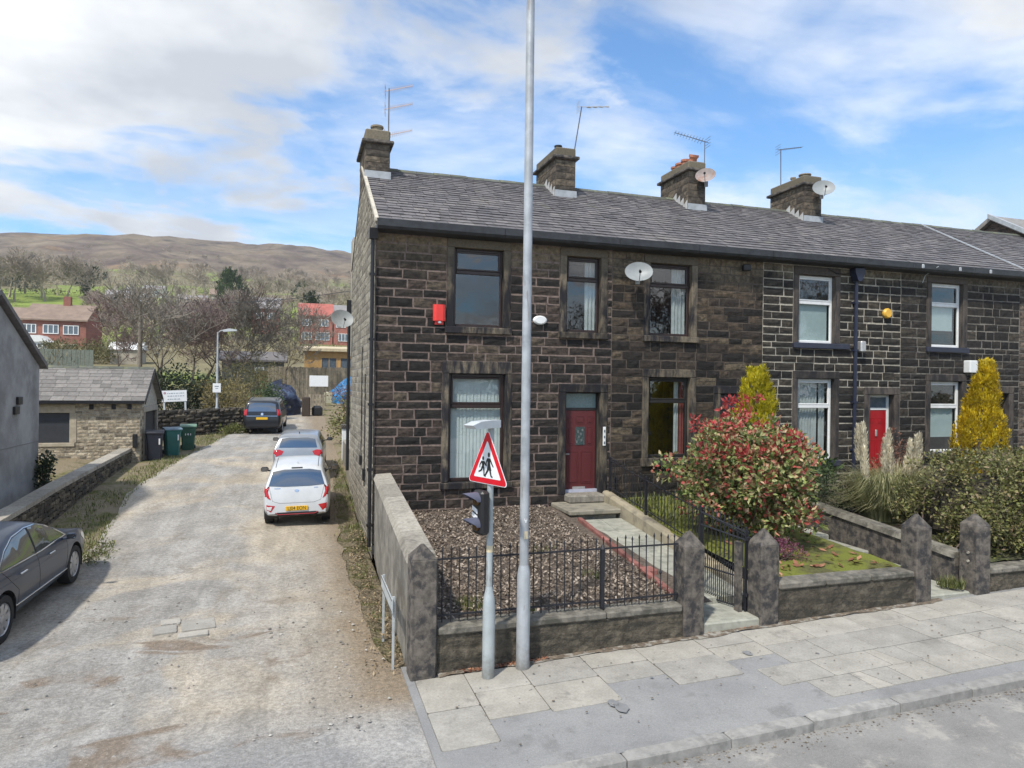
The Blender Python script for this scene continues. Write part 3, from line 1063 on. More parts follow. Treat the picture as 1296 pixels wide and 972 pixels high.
def lawn_leaf():
    xx, yy = rnd.uniform(7.15, 9.5), rnd.choice((rnd.uniform(8.9, 11), rnd.uniform(9.2, 10.4)))
    return (xx, yy, gz(yy, .70, .98) + .03 + (fbm(xx * 2, yy * 2) - .47) * .08)


leaves(lv, lawn_leaf, 120, .07, .5)
o = lv.build('fallen_leaves', M['leaf_red'])
o['kind'] = 'stuff'; tag(o, 'pale russet leaves scattered on the mossy lawn', 'leaf litter')
lv = MB()
leaves(lv, lambda: (lambda xx, t_: (xx, 8.57 - .10 * t_ * t_, zstreet(xx) + .02 + .05 * (1 - t_)))(rnd.choice((rnd.uniform(1.8, 3.4), rnd.uniform(2.1, 3.2), rnd.uniform(5.6, 6.6), rnd.uniform(3.5, 9.4))), rnd.random()), 420, .026, .6)
leaves(lv, lambda: (lambda xx: (xx, rnd.uniform(8.42, 8.56), zstreet(xx) + .03))(rnd.uniform(2.05, 3.2)), 330, .028, .7)
o = lv.build('fallen_leaves', M['leaf_red'])
o['kind'] = 'stuff'; tag(o, 'reddish dead leaves swept against the foot of the front wall', 'leaf litter')


def blades(mb, fn, n, h, w=.012, lean=.5):
    for _ in range(n):
        p = fn()
        if p is None:
            continue
        p = Vector(p); a = rnd.uniform(0, 6.283); hh = h * rnd.uniform(.5, 1.3)
        d = Vector((math.cos(a), math.sin(a), 0)); e = Vector((-d.y, d.x, 0)) * w
        top = p + Vector((d.x * lean * hh, d.y * lean * hh, hh))
        mb.poly([p - e, p + e, top])


gr = MB()


def verge_right():
    yy = rnd.uniform(9.5, 27) if rnd.random() < .55 else rnd.uniform(16, 25)
    b_ = lane_right(yy)
    xr_ = 1.36 + (.2 if yy > 15 else 0)
    xx = xr_ - abs(rnd.gauss(0, .16 if yy < 16 else .30))
    if vnoise(xx * 1.5, yy * 1.1) < (.52 if yy < 15.5 else .32):
        return None
    return (xx, yy, zlane(yy) - .02)


blades(gr, verge_right, 1900, .08, .009)


def verge_left():
    yy = rnd.uniform(10, 36)
    ll = lane_left(yy)
    xx = ll + .12 - abs(rnd.gauss(.1, .8))
    if xx < -5.6 and yy < 27: return None
    if vnoise(xx * 1.1 + 30, yy * 1.1) < .42: return None
    if yy < 15.6 and -5.5 < xx < -4.15: return None
    return (xx, yy, zlane(yy) - .03)


blades(gr, verge_left, 6500, .09, .012)
for cx_, cy_, r_, n_ in ((2.45, 9.45, .28, 380), (3.1, 8.95, .12, 40), (4.6, 10.2, .2, 90), (4.3, 11.7, .25, 60)):
    blades(gr, lambda: (lambda a_, q_: (cx_ + math.cos(a_) * q_, cy_ + math.sin(a_) * q_, gz(cy_) - .01))(rnd.uniform(0, 6.28), r_ * rnd.random() ** .5), n_, .10, .008)
for cx_, cy_ in ((10.42, 8.75), (10.5, 8.66)):
    blades(gr, lambda: (lambda a_, q_: (cx_ + math.cos(a_) * q_, cy_ + math.sin(a_) * q_, zstreet(cx_) + .1))(rnd.uniform(0, 6.28), .14 * rnd.random() ** .5), 160, .16, .008)
blades(gr, lambda: (rnd.uniform(7.2, 9.7), rnd.uniform(11.5, 14.9), .98), 1500, .14, .012)
o = gr.build('grass_tufts', M['grass'])
o['kind'] = 'stuff'; tag(o, 'tufts of rough grass along the lane edges and in the gardens', 'grass')

# straw-coloured dead weeds heaped along the garden side wall
dw = MB()


def weeds():
    yy = rnd.uniform(8.7, 16.5)
    xx = 1.36 + (.2 if yy > 15.2 else 0) - abs(rnd.gauss(0, .22))
    return (xx, yy, zlane(yy) + .02 + .12 * math.exp(-((1.36 - xx) / .2) ** 2) * rnd.random())


leaves(dw, weeds, 1000, .026, .9)
o = dw.build('dead_weeds', leaf_mat('dead_weed_stalks', [(0, (.12, .085, .05)), (.5, (.25, .185, .115)), (1, (.38, .30, .19))], .1, .9, .1))
o['kind'] = 'stuff'; tag(o, 'dry tan weeds and litter along the foot of the garden side wall', 'dead weeds')
# loose gravel and chips over the lane
gv = MB()
tet = [Vector(v).normalized() for v in ((1, 1, .6), (-1, 1, .3), (-1, -1, .6), (1, -1, .2), (0, 0, 1.4))]
for _ in range(900):
    yy = rnd.uniform(7.2, 24) if rnd.random() < .4 else rnd.uniform(7.4, 13)
    xx = rnd.uniform(-6, 1.1) if rnd.random() < .6 else rnd.gauss(.4, .5)
    if xx > 1.15 or xx < lane_left(yy): continue
    r_ = rnd.choice((.008, .011, .015, .02, .03)) * rnd.uniform(.7, 1.1)
    q0 = len(gv.v); a_ = rnd.uniform(0, 6.28); ca, sa = math.cos(a_), math.sin(a_)
    for v in tet:
        gv.v.append((xx + (v.x * ca - v.y * sa) * r_ * rnd.uniform(.8, 1.2), yy + (v.x * sa + v.y * ca) * r_ * rnd.uniform(.8, 1.2), zlane(yy) + .004 + v.z * r_ * .7))
    for t_ in ((0, 1, 4), (1, 2, 4), (2, 3, 4), (3, 0, 4)):
        gv.f.append(tuple(q0 + k_ for k_ in t_)); gv.mi.append(0)
o = gv.build('gravel', leaf_mat('gravel_chips', [(0, (.14, .13, .115)), (.5, (.25, .23, .205)), (1, (.42, .40, .36))], 0, .9, .2))
o['kind'] = 'stuff'; tag(o, 'loose gravel and stone chips strewn over the dusty lane', 'gravel')

# grit and dead leaves in the gutter and over the footway
gg = MB()
for _ in range(1300):
    xx = rnd.uniform(1.6, 14)
    if rnd.random() < .6:
        yy = 5.98 - abs(rnd.gauss(0, .10)); zz = zstreet(xx) - .097
    else:
        yy = rnd.uniform(4.6, 8.3); zz = zstreet(xx) + (.0215 if yy > 6.2 else -.097)
        if 5.97 < yy < 6.2: continue
    r_ = rnd.choice((.006, .008, .011, .016)) * rnd.uniform(.7, 1.2)
    q0 = len(gg.v); a_ = rnd.uniform(0, 6.28); ca, sa = math.cos(a_), math.sin(a_)
    for v in tet:
        gg.v.append((xx + (v.x * ca - v.y * sa) * r_ * 1.3, yy + (v.x * sa + v.y * ca) * r_, zz + max(0, v.z) * r_ * .6))
    for t_ in ((0, 1, 4), (1, 2, 4), (2, 3, 4), (3, 0, 4)):
        gg.f.append(tuple(q0 + k_ for k_ in t_)); gg.mi.append(0)
o = gg.build('gutter_grit', leaf_mat('gutter_grit', [(0, (.10, .08, .06)), (.6, (.20, .17, .13)), (1, (.36, .33, .28))], 0, .9, .2))
o['kind'] = 'stuff'; tag(o, 'fine grit and leaf crumbs along the kerb and footway', 'grit')
# ------------------------------------------------------------------ the stone terrace
D = 15.0
EAVE_Z, RIDGE_Z, RIDGE_Y, EAVE_Y, REAR_Y = 7.16, 9.36, 18.4, 14.70, 21.8


def stone_variants(name, mt, n=8, seed=1):
    """rock-faced block, unit size, front at y=-.5"""
    q = random.Random(seed)
    out = []
    for k in range(n):
        b = MB()
        nx, nz = 4, 3
        for j in range(nz):
            for i in range(nx):
                u, w = i / (nx - 1) - .5, j / (nz - 1) - .5
                edge = i in (0, nx - 1) or j in (0, nz - 1)
                dy = -.5 + (.10 if edge else q.uniform(-.22, .06))
                b.v.append((u * (.985 if edge else 1) + (0 if edge else q.uniform(-.06, .06)) + (q.uniform(-.012, .012) if edge else 0), dy, w * .97 + (q.uniform(-.03, .03) if edge else q.uniform(-.08, .08))))
        for j in range(nz - 1):
            for i in range(nx - 1):
                a = j * nx + i
                b.f.append((a, a + 1, a + nx + 1, a + nx)); b.mi.append(0)
        ring = [0, 1, 2, 3, 7, 11, 10, 9, 8, 4]
        base = len(b.v)
        for r_ in ring:
            v = b.v[r_]
            b.v.append((v[0], .5, v[2]))
        for t in range(len(ring)):
            u = (t + 1) % len(ring)
            b.f.append((ring[u], ring[t], base + t, base + u)); b.mi.append(0)
        me = b.mesh(name)
        me.materials.append(mt)
        out.append(me)
    return out


def cut(lo, hi, blocks):
    out = [(lo, hi)]
    for a, b in blocks:
        nxt = []
        for s_, e in out:
            if b <= s_ or a >= e:
                nxt.append((s_, e))
            else:
                if a > s_: nxt.append((s_, a))
                if b < e: nxt.append((b, e))
        out = nxt
    return out


def course_levels(z0, z1, keys, h):
    ks = sorted(k for k in keys if z0 + .1 < k < z1 - .1)
    mer = [z0]
    for k in ks:
        if k - mer[-1] > .12:
            mer.append(k)
    mer.append(z1)
    lv_ = [z0]
    for a, b in zip(mer[:-1], mer[1:]):
        n = max(1, round((b - a) / h))
        w = [rnd.uniform(.85, 1.15) for _ in range(n)]
        s_ = sum(w); z = a
        for q in w:
            z += (b - a) * q / s_
            lv_.append(z)
    return lv_


def face_stones(house, x0, x1, z0, z1, blocks, variants, joint, lens=(.27, .68), h=.205, proud=.012, limit=295):
    keys = [b[2] for b in blocks] + [b[3] for b in blocks]
    lv_ = course_levels(z0, z1, keys, h)
    todo = []
    for za, zb in zip(lv_[:-1], lv_[1:]):
        zm = (za + zb) / 2
        bl = [(b[0], b[1]) for b in blocks if b[2] < zm < b[3]]
        for a, e in cut(x0, x1, bl):
            if e - a < .05:
                continue
            x = a
            while x < e - .02:
                w = rnd.uniform(*lens)
                if e - (x + w) < .20:
                    w = e - x
                    if w > lens[1] * 1.25:
                        w *= .5
                todo.append((x, x + w, za, zb))
                x += w
    todo.sort(key=lambda t: -(t[1] - t[0]) * (t[3] - t[2]))
    rest = MB()
    for i, (xa, xb, za, zb) in enumerate(todo):
        p = proud + rnd.uniform(-.006, .008)
        jt = joint * rnd.uniform(.6, 1.35)
        m4 = SM(((xa + xb) / 2 + rnd.uniform(-.006, .006), D - p + .03, (za + zb) / 2 + rnd.uniform(-.007, .007)), (xb - xa - jt, .06, zb - za - joint * rnd.uniform(.7, 1.4)))
        me = rnd.choice(variants)
        if i < limit:
            inst('stone', me, None, house, m4)
        else:
            k = len(rest.v)
            for v in me.vertices:
                rest.vert(m4 @ v.co)
            for f in me.polygons:
                rest.f.append(tuple(k + q for q in f.vertices)); rest.mi.append(0)
    if rest.v:
        rest.build('small_stones', variants[0].materials[0], house, kind='stuff')


def wall_sheet(mb, x0, x1, z0, z1, y, holes):
    xs_ = sorted({x0, x1} | {h[0] for h in holes} | {h[1] for h in holes})
    zs_ = sorted({z0, z1} | {h[2] for h in holes} | {h[3] for h in holes})
    for xa, xb in zip(xs_[:-1], xs_[1:]):
        for za, zb in zip(zs_[:-1], zs_[1:]):
            xm, zm = (xa + xb) / 2, (za + zb) / 2
            if any(h[0] < xm < h[1] and h[2] < zm < h[3] for h in holes):
                continue
            mb.quad((xa, y, za), (xb, y, za), (xb, y, zb), (xa, y, zb))


def pq(x0, y, z0, x1, z1):
    b = MB(); b.quad((x0, y, z0), (x1, y, z0), (x1, y, z1), (x0, y, z1))
    return b


def window(house, op, fm, mt_dress, mt_sill, blocks, holes, lintel_h=.24, sill_h=.15, jamb=.165, transom=.30, fw=.065, style=None, jambs=(True, True), sill_x=None, top_h=None, label=None):
    """op = opening (x0,x1,z0,z1). Builds dressed surround, frame, panes and what hangs behind."""
    x0, x1, z0, z1 = op
    a, b = x0 - jamb, x1 + jamb
    sx0, sx1 = sill_x or (a - .03, b + .03)
    MB().bbox(a, D - .035, z1, b, D + .16, z1 + lintel_h, .012).build('lintel', mt_dress, house)
    MB().bbox(sx0, D - .085, z0 - sill_h, sx1, D + .16, z0, .014).build('sill', mt_sill, house)
    for s_, xa, xb in ((0, a, x0), (1, x1, b)):
        MB().bbox(xa, D - .032, z0 + .002, xb, D + .16, z1 - .002, .010).build('jamb', mt_dress, house)
    blocks.append((a, b, z0, z1 + lintel_h)); blocks.append((sx0, sx1, z0 - sill_h, z0))
    holes.append((x0, x1, z0, z1))
    yf = D + .10
    fr = MB()
    zt = z1 - (z1 - z0) * transom
    fr.bbox(x0, yf, z0 + .003, x0 + fw, yf + .06, z1 - .003, .012); fr.bbox(x1 - fw, yf, z0 + .003, x1, yf + .06, z1 - .003, .012)
    fr.bbox(x0 + fw, yf + .002, z0 + .003, x1 - fw, yf + .058, z0 + .003 + fw * 1.1, .012); fr.bbox(x0 + fw, yf + .002, z1 - .003 - fw, x1 - fw, yf + .058, z1 - .003, .012)
    fr.bbox(x0 + fw, yf - .004, zt - fw * .65, x1 - fw, yf + .054, zt + fw * .65, .012)
    # opening sash of the top light
    t_ = fw * .55
    za, zb = zt + fw * .65, z1 - .003 - fw
    for q in ((x0 + fw, za, x0 + fw + t_, zb), (x1 - fw - t_, za, x1 - fw, zb), (x0 + fw + t_, za, x1 - fw - t_, za + t_), (x0 + fw + t_, zb - t_, x1 - fw - t_, zb)):
        fr.bbox(q[0], yf - .010, q[1], q[2], yf + .03, q[3], .006)
    w = fr.build('window', fm, house, label=label)
    pq(x0 + fw + t_ * .6, yf + .024, za + t_ * .6, x1 - fw - t_ * .6, zb - t_ * .6).build('pane', M['glass'], w)
    pq(x0 + fw * .8, yf + .026, z0 + fw, x1 - fw * .8, zt - fw * .55).build('pane', M['glass'], w)
    # dark room behind
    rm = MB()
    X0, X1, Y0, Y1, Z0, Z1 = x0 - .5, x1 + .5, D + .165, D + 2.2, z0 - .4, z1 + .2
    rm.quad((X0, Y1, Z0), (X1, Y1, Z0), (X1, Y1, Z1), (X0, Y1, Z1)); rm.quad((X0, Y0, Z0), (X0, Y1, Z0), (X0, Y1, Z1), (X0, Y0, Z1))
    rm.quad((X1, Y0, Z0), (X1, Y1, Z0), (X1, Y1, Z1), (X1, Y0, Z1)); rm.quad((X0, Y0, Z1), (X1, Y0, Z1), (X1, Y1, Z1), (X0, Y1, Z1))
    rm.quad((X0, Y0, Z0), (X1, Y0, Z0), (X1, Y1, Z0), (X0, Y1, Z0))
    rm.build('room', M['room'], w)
    MB().box(x0 + .005, D + .162, z0 - .02, x1 - .005, D + .40, z0 + .03).build('inside_sill', M['sill_in'], w)
    if style == 'vertical':
        bl = MB()
        n = 15
        for k in range(n):
            xa = x0 + .04 + (x1 - x0 - .08) * k / n; wv = (x1 - x0 - .08) / n
            bl.box(-wv * .52, -.002, z0 + .05, wv * .52, .002, z1 - .05, Matrix.Translation((xa + wv / 2, yf + .115 + .004 * (k % 2), 0)) @ Matrix.Rotation(R(-14), 4, 'Z'))
        bl.build('vertical_blind', M['blind_v'], w)
    elif style and style[0] == 'roller':
        bl = MB(); bl.box(x0 + .07, yf + .09, style[1], x1 - style[2], yf + .094, zt - .02)
        bl.box(x0 + .07, yf + .084, style[1] - .03, x1 - style[2], yf + .10, style[1])
        bl.build('roller_blind', M['blind_roll'], w)
    elif style and style[0] == 'curtain':
        for (ca, cb), cm in zip(style[1], style[2]):
            c_ = MB()
            n = max(6, int((cb - ca) / .025))
            for k in range(n):
                xa, xb = ca + (cb - ca) * k / n, ca + (cb - ca) * (k + 1) / n
                ya, yb = yf + .14 + .025 * math.sin(k * 1.7), yf + .14 + .025 * math.sin((k + 1) * 1.7)
                c_.quad((xa, ya, z0 + .02), (xb, yb, z0 + .02), (xb, yb, z1 - .02), (xa, ya, z1 - .02))
            c_.build('curtain', cm, w)
    return w


def roof(house, x0, x1, sag=.02):
    s_ = MB()
    L = math.hypot(RIDGE_Y - EAVE_Y, RIDGE_Z - EAVE_Z)
    dy, dz = (RIDGE_Y - EAVE_Y) / L, (RIDGE_Z - EAVE_Z) / L
    t, row = 0.0, 0
    while t < L - .05:
        e = .225 - .08 * t / L
        x = x0
        while x < x1 - .01:
            w = rnd.uniform(.19, .40)
            if x1 - (x + w) < .15:
                w = x1 - x
            t1 = min(t + e * 1.35, L)
            lift = .030 + rnd.uniform(-.004, .010)
            a = rnd.uniform(-.012, .012)
            def P(xx, tt, up):
                sg = -sag * math.sin(math.pi * tt / L)
                return (xx, EAVE_Y + dy * tt - dz * up, EAVE_Z + dz * tt + dy * up + sg)
            p = [P(x + .004, t + a, lift), P(x + w - .004, t + a + rnd.uniform(-.006, .006), lift), P(x + w - .004, t1, .006), P(x + .004, t1, .006)]
            s_.quad(*p)
            s_.quad(P(x + .004, t + a, 0), P(x + w - .004, t + a, 0), p[1], p[0])
            x += w
        t += e; row += 1
    s_.build('slates', M['slate'], house, kind='stuff')
    u = MB()      # roof boarding under the slates, and the rear slope
    u.quad((x0, EAVE_Y, EAVE_Z - .012), (x1, EAVE_Y, EAVE_Z - .012), (x1, RIDGE_Y, RIDGE_Z - .05), (x0, RIDGE_Y, RIDGE_Z - .05))
    u.quad((x0, REAR_Y + .2, EAVE_Z), (x1, REAR_Y + .2, EAVE_Z), (x1, RIDGE_Y, RIDGE_Z - .01), (x0, RIDGE_Y, RIDGE_Z - .01))
    u.build('roof_slope', M['slate'], house)
    n = max(1, round((x1 - x0) / .46))
    ru = MB()
    ru.prism([(-.13, -.075), (0, .02), (.13, -.075), (.12, -.09), (0, -.005), (-.12, -.09)], 'x', -.5, .5)
    rme = ru.mesh('ridge_tile'); rme.materials.append(M['ridge'])
    for k in range(n):
        w = (x1 - x0) / n
        inst('ridge_tile', rme, None, house, SM((x0 + w * (k + .5), RIDGE_Y, RIDGE_Z + .035 + rnd.uniform(-.010, .010)), (w - .012, 1, 1)))
    # deep painted gutter on the wall head, in lengths
    n = max(1, round((x1 - x0) / 2.4))
    for k in range(n):
        xa, xb = x0 + (x1 - x0) * k / n, x0 + (x1 - x0) * (k + 1) / n
        gt = MB()
        gt.prism([(EAVE_Y - .10, 7.175), (EAVE_Y - .10, 7.02), (EAVE_Y - .06, 6.965), (D - .02, 6.945), (D - .02, 7.06), (EAVE_Y + .03, 7.06), (EAVE_Y - .03, 7.10), (EAVE_Y - .06, 7.175)], 'x', xa + .004, xb - .004)
        gt.build('gutter', M['gutter'], house, fixn=True)


def chimney(house, x0, x1, y0, y1, z_band, z_top, pots, mt, base=8.6, flash='both', sc_y=0.0):
    core = MB().box(x0, y0, base, x1, y1, z_band)
    c = core.build('chimney', M['mortar2'], house)
    st = MB()
    vs_ = CH_VARS
    z = base + .1
    while z < z_band - .06:
        h = min(rnd.uniform(.15, .21), z_band - z)
        def lay(axis, p, a, b, sgn):
            u = a
            while u < b - .02:
                w = rnd.uniform(.24, .46)
                if b - (u + w) < .16: w = b - u
                if axis == 'x':
                    m4 = Matrix.Translation(((u + u + w) / 2, p, z + h / 2)) @ Matrix.Diagonal((w - .014, .05, h - .014, 1))
                else:
                    m4 = Matrix.Translation((p, (u + u + w) / 2, z + h / 2)) @ Matrix.Rotation(R(-90), 4, 'Z') @ Matrix.Diagonal((w - .014, .05, h - .014, 1))
                if sgn > 0 and axis == 'x':
                    m4 = m4 @ Matrix.Rotation(R(180), 4, 'Z')
                if sgn > 0 and axis == 'y':
                    m4 = m4 @ Matrix.Rotation(R(180), 4, 'Z')
                me = rnd.choice(vs_); k = len(st.v)
                for v in me.vertices: st.vert(m4 @ v.co)
                for f in me.polygons:
                    st.f.append(tuple(k + q for q in f.vertices)); st.mi.append(0)
                u += w
        lay('x', y0 + .012, x0, x1, -1); lay('y', x0 + .012, y0, y1, -1); lay('y', x1 - .012, y0, y1, 1)
        z += h
    st.build('stonework', M['stone_stack'], c, kind='stuff')
    MB().bbox(x0 - .10, y0 - .10, z_band, x1 + .10, y1 + .10, z_band + .085, .02).build('band', M['post'], c)
    MB().bbox(x0 - .01, y0 - .01, z_band + .085, x1 + .01, y1 + .01, z_top, .03).build('crown', M['stone_crown'], c)
    for (px_, py_, r_, h_, mt_, tilt) in pots:
        p = MB()
        p.lathe([(r_ * .86, 0), (r_ * .9, h_ * .7), (r_ * 1.12, h_ * .76), (r_ * 1.12, h_), (r_ * .85, h_), (r_ * .8, h_ * .6)], 14, Matrix.Translation((px_, py_, z_top - .02)) @ Matrix.Rotation(tilt, 4, 'X'))
        p.build('pot', mt_, c, smooth=True)
    L = math.hypot(RIDGE_Y - EAVE_Y, RIDGE_Z - EAVE_Z)
    zr = lambda y: EAVE_Z + (RIDGE_Z - EAVE_Z) * (min(y, 2 * RIDGE_Y - y) - EAVE_Y) / (RIDGE_Y - EAVE_Y)
    if flash:
        MB().box(x0 - .03, y0 - .055, zr(y0) - .02, x1 + .03, y0 - .03, zr(y0) + .17).build('apron_flashing', M['lead'], c)
        f_ = MB()
        if flash == 'both':
            n = 4
            for k in range(n):
                ya = y0 - .02 + k * .2; yb = ya + .2
                f_.prism([(ya, zr(ya) + .0), (yb, zr(yb) + .0), (yb, zr(yb) + .05), (ya + .02, zr(yb) + .16)], 'x', x0 - .045, x0 - .030)
            f_.build('stepped_flashing', M['flash_white'], c, fixn=True)
    return c


M['stone_crown'] = dressed_mat('chimney_crown', (.17, .145, .105), (.06, .055, .05), (.45, .70))
CH_VARS = stone_variants('chimney_stone', M['stone_stack'], 6, 5)

ST = {k: stone_variants('stone', M['stone' + k], 8, 20 + int(k)) for k in '12345'}


def shell(house, x0, x1, z0, holes, mt, left=None, right=None):
    w = MB()
    wall_sheet(w, x0, x1, z0, 7.10, D, holes)
    rw_ = MB(); rw_.quad((x0, REAR_Y, z0), (x1, REAR_Y, z0), (x1, REAR_Y, 7.1), (x0, REAR_Y, 7.1))
    rw_.build('rear_wall', mt, house)
    for xx in (left, right):
        if xx is not None:
            w.poly([(xx, D, z0 - 1.0), (xx, REAR_Y, z0 - 1.0), (xx, REAR_Y, 7.08), (xx, RIDGE_Y, RIDGE_Z - .04), (xx, D, 7.14)])
    return w.build('wall', mt, house)


def door(house, op, mt, mt_fr, frame_w, mt_dress, blocks, holes, style, jamb=.19, lintel_h=.20):
    x0, x1, z0, z1 = op
    a, b = x0 - jamb, x1 + jamb
    MB().bbox(a, D - .035, z1, b, D + .25, z1 + lintel_h, .012).build('lintel', mt_dress, house)
    for xa, xb in ((a, x0), (x1, b)):
        MB().bbox(xa, D - .032, z0 - .02, xb, D + .25, z1 - .002, .012).build('jamb', mt_dress, house)
    blocks.append((a, b, z0 - .02, z1 + lintel_h)); holes.append((x0, x1, z0, z1))
    yf = D + .17
    zt = z1 - .40
    fr = MB()
    fr.box(x0, yf, z0, x0 + frame_w, yf + .07, z1); fr.box(x1 - frame_w, yf, z0, x1, yf + .07, z1)
    fr.box(x0 + frame_w, yf + .001, z1 - frame_w, x1 - frame_w, yf + .069, z1); fr.box(x0 + frame_w, yf + .001, zt - .03, x1 - frame_w, yf + .069, zt + .03)
    f_ = fr.build('door_frame', mt_fr, house)
    MB().box(x0 + frame_w, yf + .03, zt + .03, x1 - frame_w, yf + .04, z1 - frame_w).build('fanlight', M['glass_frost'] if style == 'six' else M['glass_far'], f_)
    xa, xb, za, zb = x0 + frame_w + .004, x1 - frame_w - .004, z0 + .07, zt - .033
    d = MB(); d.bbox(xa, yf + .012, za, xb, yf + .055, zb, .004)
    W, H = xb - xa, zb - za
    dr = d.build('door', mt, house)
    def raised(u0, u1, v0, v1, th=.012):
        p = MB()
        X0, X1, Z0, Z1 = xa + u0 * W, xa + u1 * W, za + v0 * H, za + v1 * H
        r_ = .018
        for q in ((X0, Z0, X1, Z0 + r_), (X0, Z1 - r_, X1, Z1), (X0, Z0 + r_, X0 + r_, Z1 - r_), (X1 - r_, Z0 + r_, X1, Z1 - r_)):
            p.box(q[0], yf + .004, q[1], q[2], yf + .014, q[3])
        p.bbox(X0 + r_ * 2, yf + .002, Z0 + r_ * 2, X1 - r_ * 2, yf + .013, Z1 - r_ * 2, .008)
        p.build('panel', mt, dr)
    if style == 'six':
        raised(.09, .28, .83, .93); raised(.36, .64, .83, .93); raised(.72, .91, .83, .93)
        raised(.09, .28, .56, .79); raised(.72, .91, .56, .79)
        raised(.09, .46, .07, .48); raised(.54, .91, .07, .48)
        MB().box(xa + .35 * W, yf + .001, za + .56 * H, xa + .65 * W, yf + .013, za + .79 * H).build('glazed_panel', M['door_leaded'], dr)
        ld = MB()
        for k, (u, v) in enumerate(((.40, .60), (.47, .66), (.53, .70), (.58, .75), (.44, .73), (.55, .62))):
            ld.bbox(xa + u * W - .02, yf - .003, za + v * H - .03, xa + u * W + .02, yf + .002, za + v * H + .03, .006, None)
        ld.build('leading', M['steel'], dr)
        MB().bbox(xa + .03, yf - .035, za + .44 * H, xa + .13, yf - .015, za + .455 * H, .006).build('handle', M['steel'], dr)
        MB().box(xa + .28 * W, yf + .0, za + .004, xa + .68 * W, yf + .011, za + .06).build('kick_plate', M['alu'], dr)
        MB().box(xa - .03, yf - .05, z0 + .0, xb + .03, yf + .06, z0 + .068).build('threshold', M['threshold'], dr)
    else:
        for u in (.2, .6):
            raised(u, u + .2, .80, .88)
        raised(.12, .46, .12, .55); raised(.54, .88, .12, .55)
        MB().bbox(xa + .42 * W, yf - .02, za + .60 * H, xa + .52 * W, yf + .0, za + .70 * H, .01).build('knocker', M['alu'], dr)
        MB().box(xa - .03, yf - .03, z0, xb + .03, yf + .06, z0 + .068).build('threshold', M['upvc_white'], dr)
    # close the opening behind
    MB().box(x0 - .02, D + .26, z0 - .05, x1 + .02, D + .28, z1 + .05).build('back_board', M['room'], dr)
    return dr


M['door_leaded'] = simple('leaded_glass', (.06, .09, .09), .12, var=.5, scale=30, spec=.8)
M['threshold'] = simple('pale_threshold', (.45, .46, .55), .4)

# ---- house 1
Z1 = .62
H1 = thing('terraced_house', 'end terrace house of dark stone with pink mortar, brown windows and dark red door', 'house', (1.58, 15, .62))
bl, ho = [], []
window(H1, (3.31, 4.47, 4.97, 6.75), M['upvc_brown'], M['dress1'], M['dress1'], bl, ho, lintel_h=.19)
window(H1, (6.02, 6.90, 4.94, 6.74), M['upvc_brown'], M['dress1'], M['dress1'], bl, ho, lintel_h=.19, jamb=.17, style=('curtain', [(6.58, 6.84)], [M['curtain']]))
window(H1, (3.22, 4.54, 1.48, 3.92), M['upvc_brown'], M['dress1'], M['dress1'], bl, ho, lintel_h=.28, style='vertical', jamb=.15, fw=.075)
door(H1, (6.04, 6.92, 1.13, 3.52), M['door_red'], M['wood_black'], .03, M['dress1'], bl, ho, 'six')
shell(H1, 1.58, 7.2, Z1, ho, M['mortar1'], left=1.58)
face_stones(H1, 1.58, 7.2, .70, 6.94, bl, ST['1'], .026)
roof(H1, 1.56, 7.2)
# gable stones
gs = MB()
GV = stone_variants('gable_stone', M['stone_gable'], 6, 77)
z = -.05
while z < 9.25:
    h = rnd.uniform(.18, .24)
    zt_ = z + h
    ya, yb = D + .0, REAR_Y
    if zt_ > 7.1:
        f_ = (zt_ - 7.1) / (RIDGE_Z - 7.1)
        ya = D - .2 + (RIDGE_Y - D + .2) * f_; yb = REAR_Y + (RIDGE_Y - REAR_Y) * f_
    y = ya
    while y < yb - .05:
        w = rnd.uniform(.32, .7)
        if yb - (y + w) < .2: w = yb - y
        me = rnd.choice(GV)
        m4 = Matrix.Translation((1.58 + .008, y + w / 2, z + h / 2)) @ Matrix.Rotation(R(-90), 4, 'Z') @ Matrix.Diagonal((w - .022, .055, h - .022, 1))
        k = len(gs.v)
        for v in me.vertices: gs.vert(m4 @ v.co)
        for f in me.polygons:
            gs.f.append(tuple(k + q for q in f.vertices)); gs.mi.append(0)
        y += w
    z += h
gs.build('gable_stonework', M['stone_gable'], H1, kind='stuff')
vg = MB()
for ya, yb, za, zb in ((EAVE_Y, RIDGE_Y, EAVE_Z, RIDGE_Z),):
    vg.prism([(ya, za - .03), (yb, zb - .03), (yb, zb + .04), (ya, za + .04)], 'x', 1.525, 1.60)
vg.build('verge', M['verge'], H1, fixn=True)
# gable wall sheet colour is the gable mortar: a thin skin just behind the stones
gw = MB(); gw.poly([(1.574, D, -.4), (1.574, REAR_Y, -.4), (1.574, REAR_Y, 7.08), (1.574, RIDGE_Y, RIDGE_Z - .05), (1.574, D, 7.12)])
gw.build('gable_wall', M['mortarg'], H1)
chimney(H1, 1.57, 2.17, 17.6, 19.2, 9.76, 10.12, [(1.87, 17.85, .15, .18, M['pot_buff'], 0)], None, flash='front')
chimney(H1, 6.70, 7.28, 17.6, 19.2, 9.93, 10.25, [(6.86, 17.85, .10, .13, M['black_plastic'], 0)], None)
# rear stack seen past the gable
MB().bbox(1.60, 21.9, 4.5, 2.1, 22.7, 8.25, .03).build('rear_stack', M['coping'], H1)
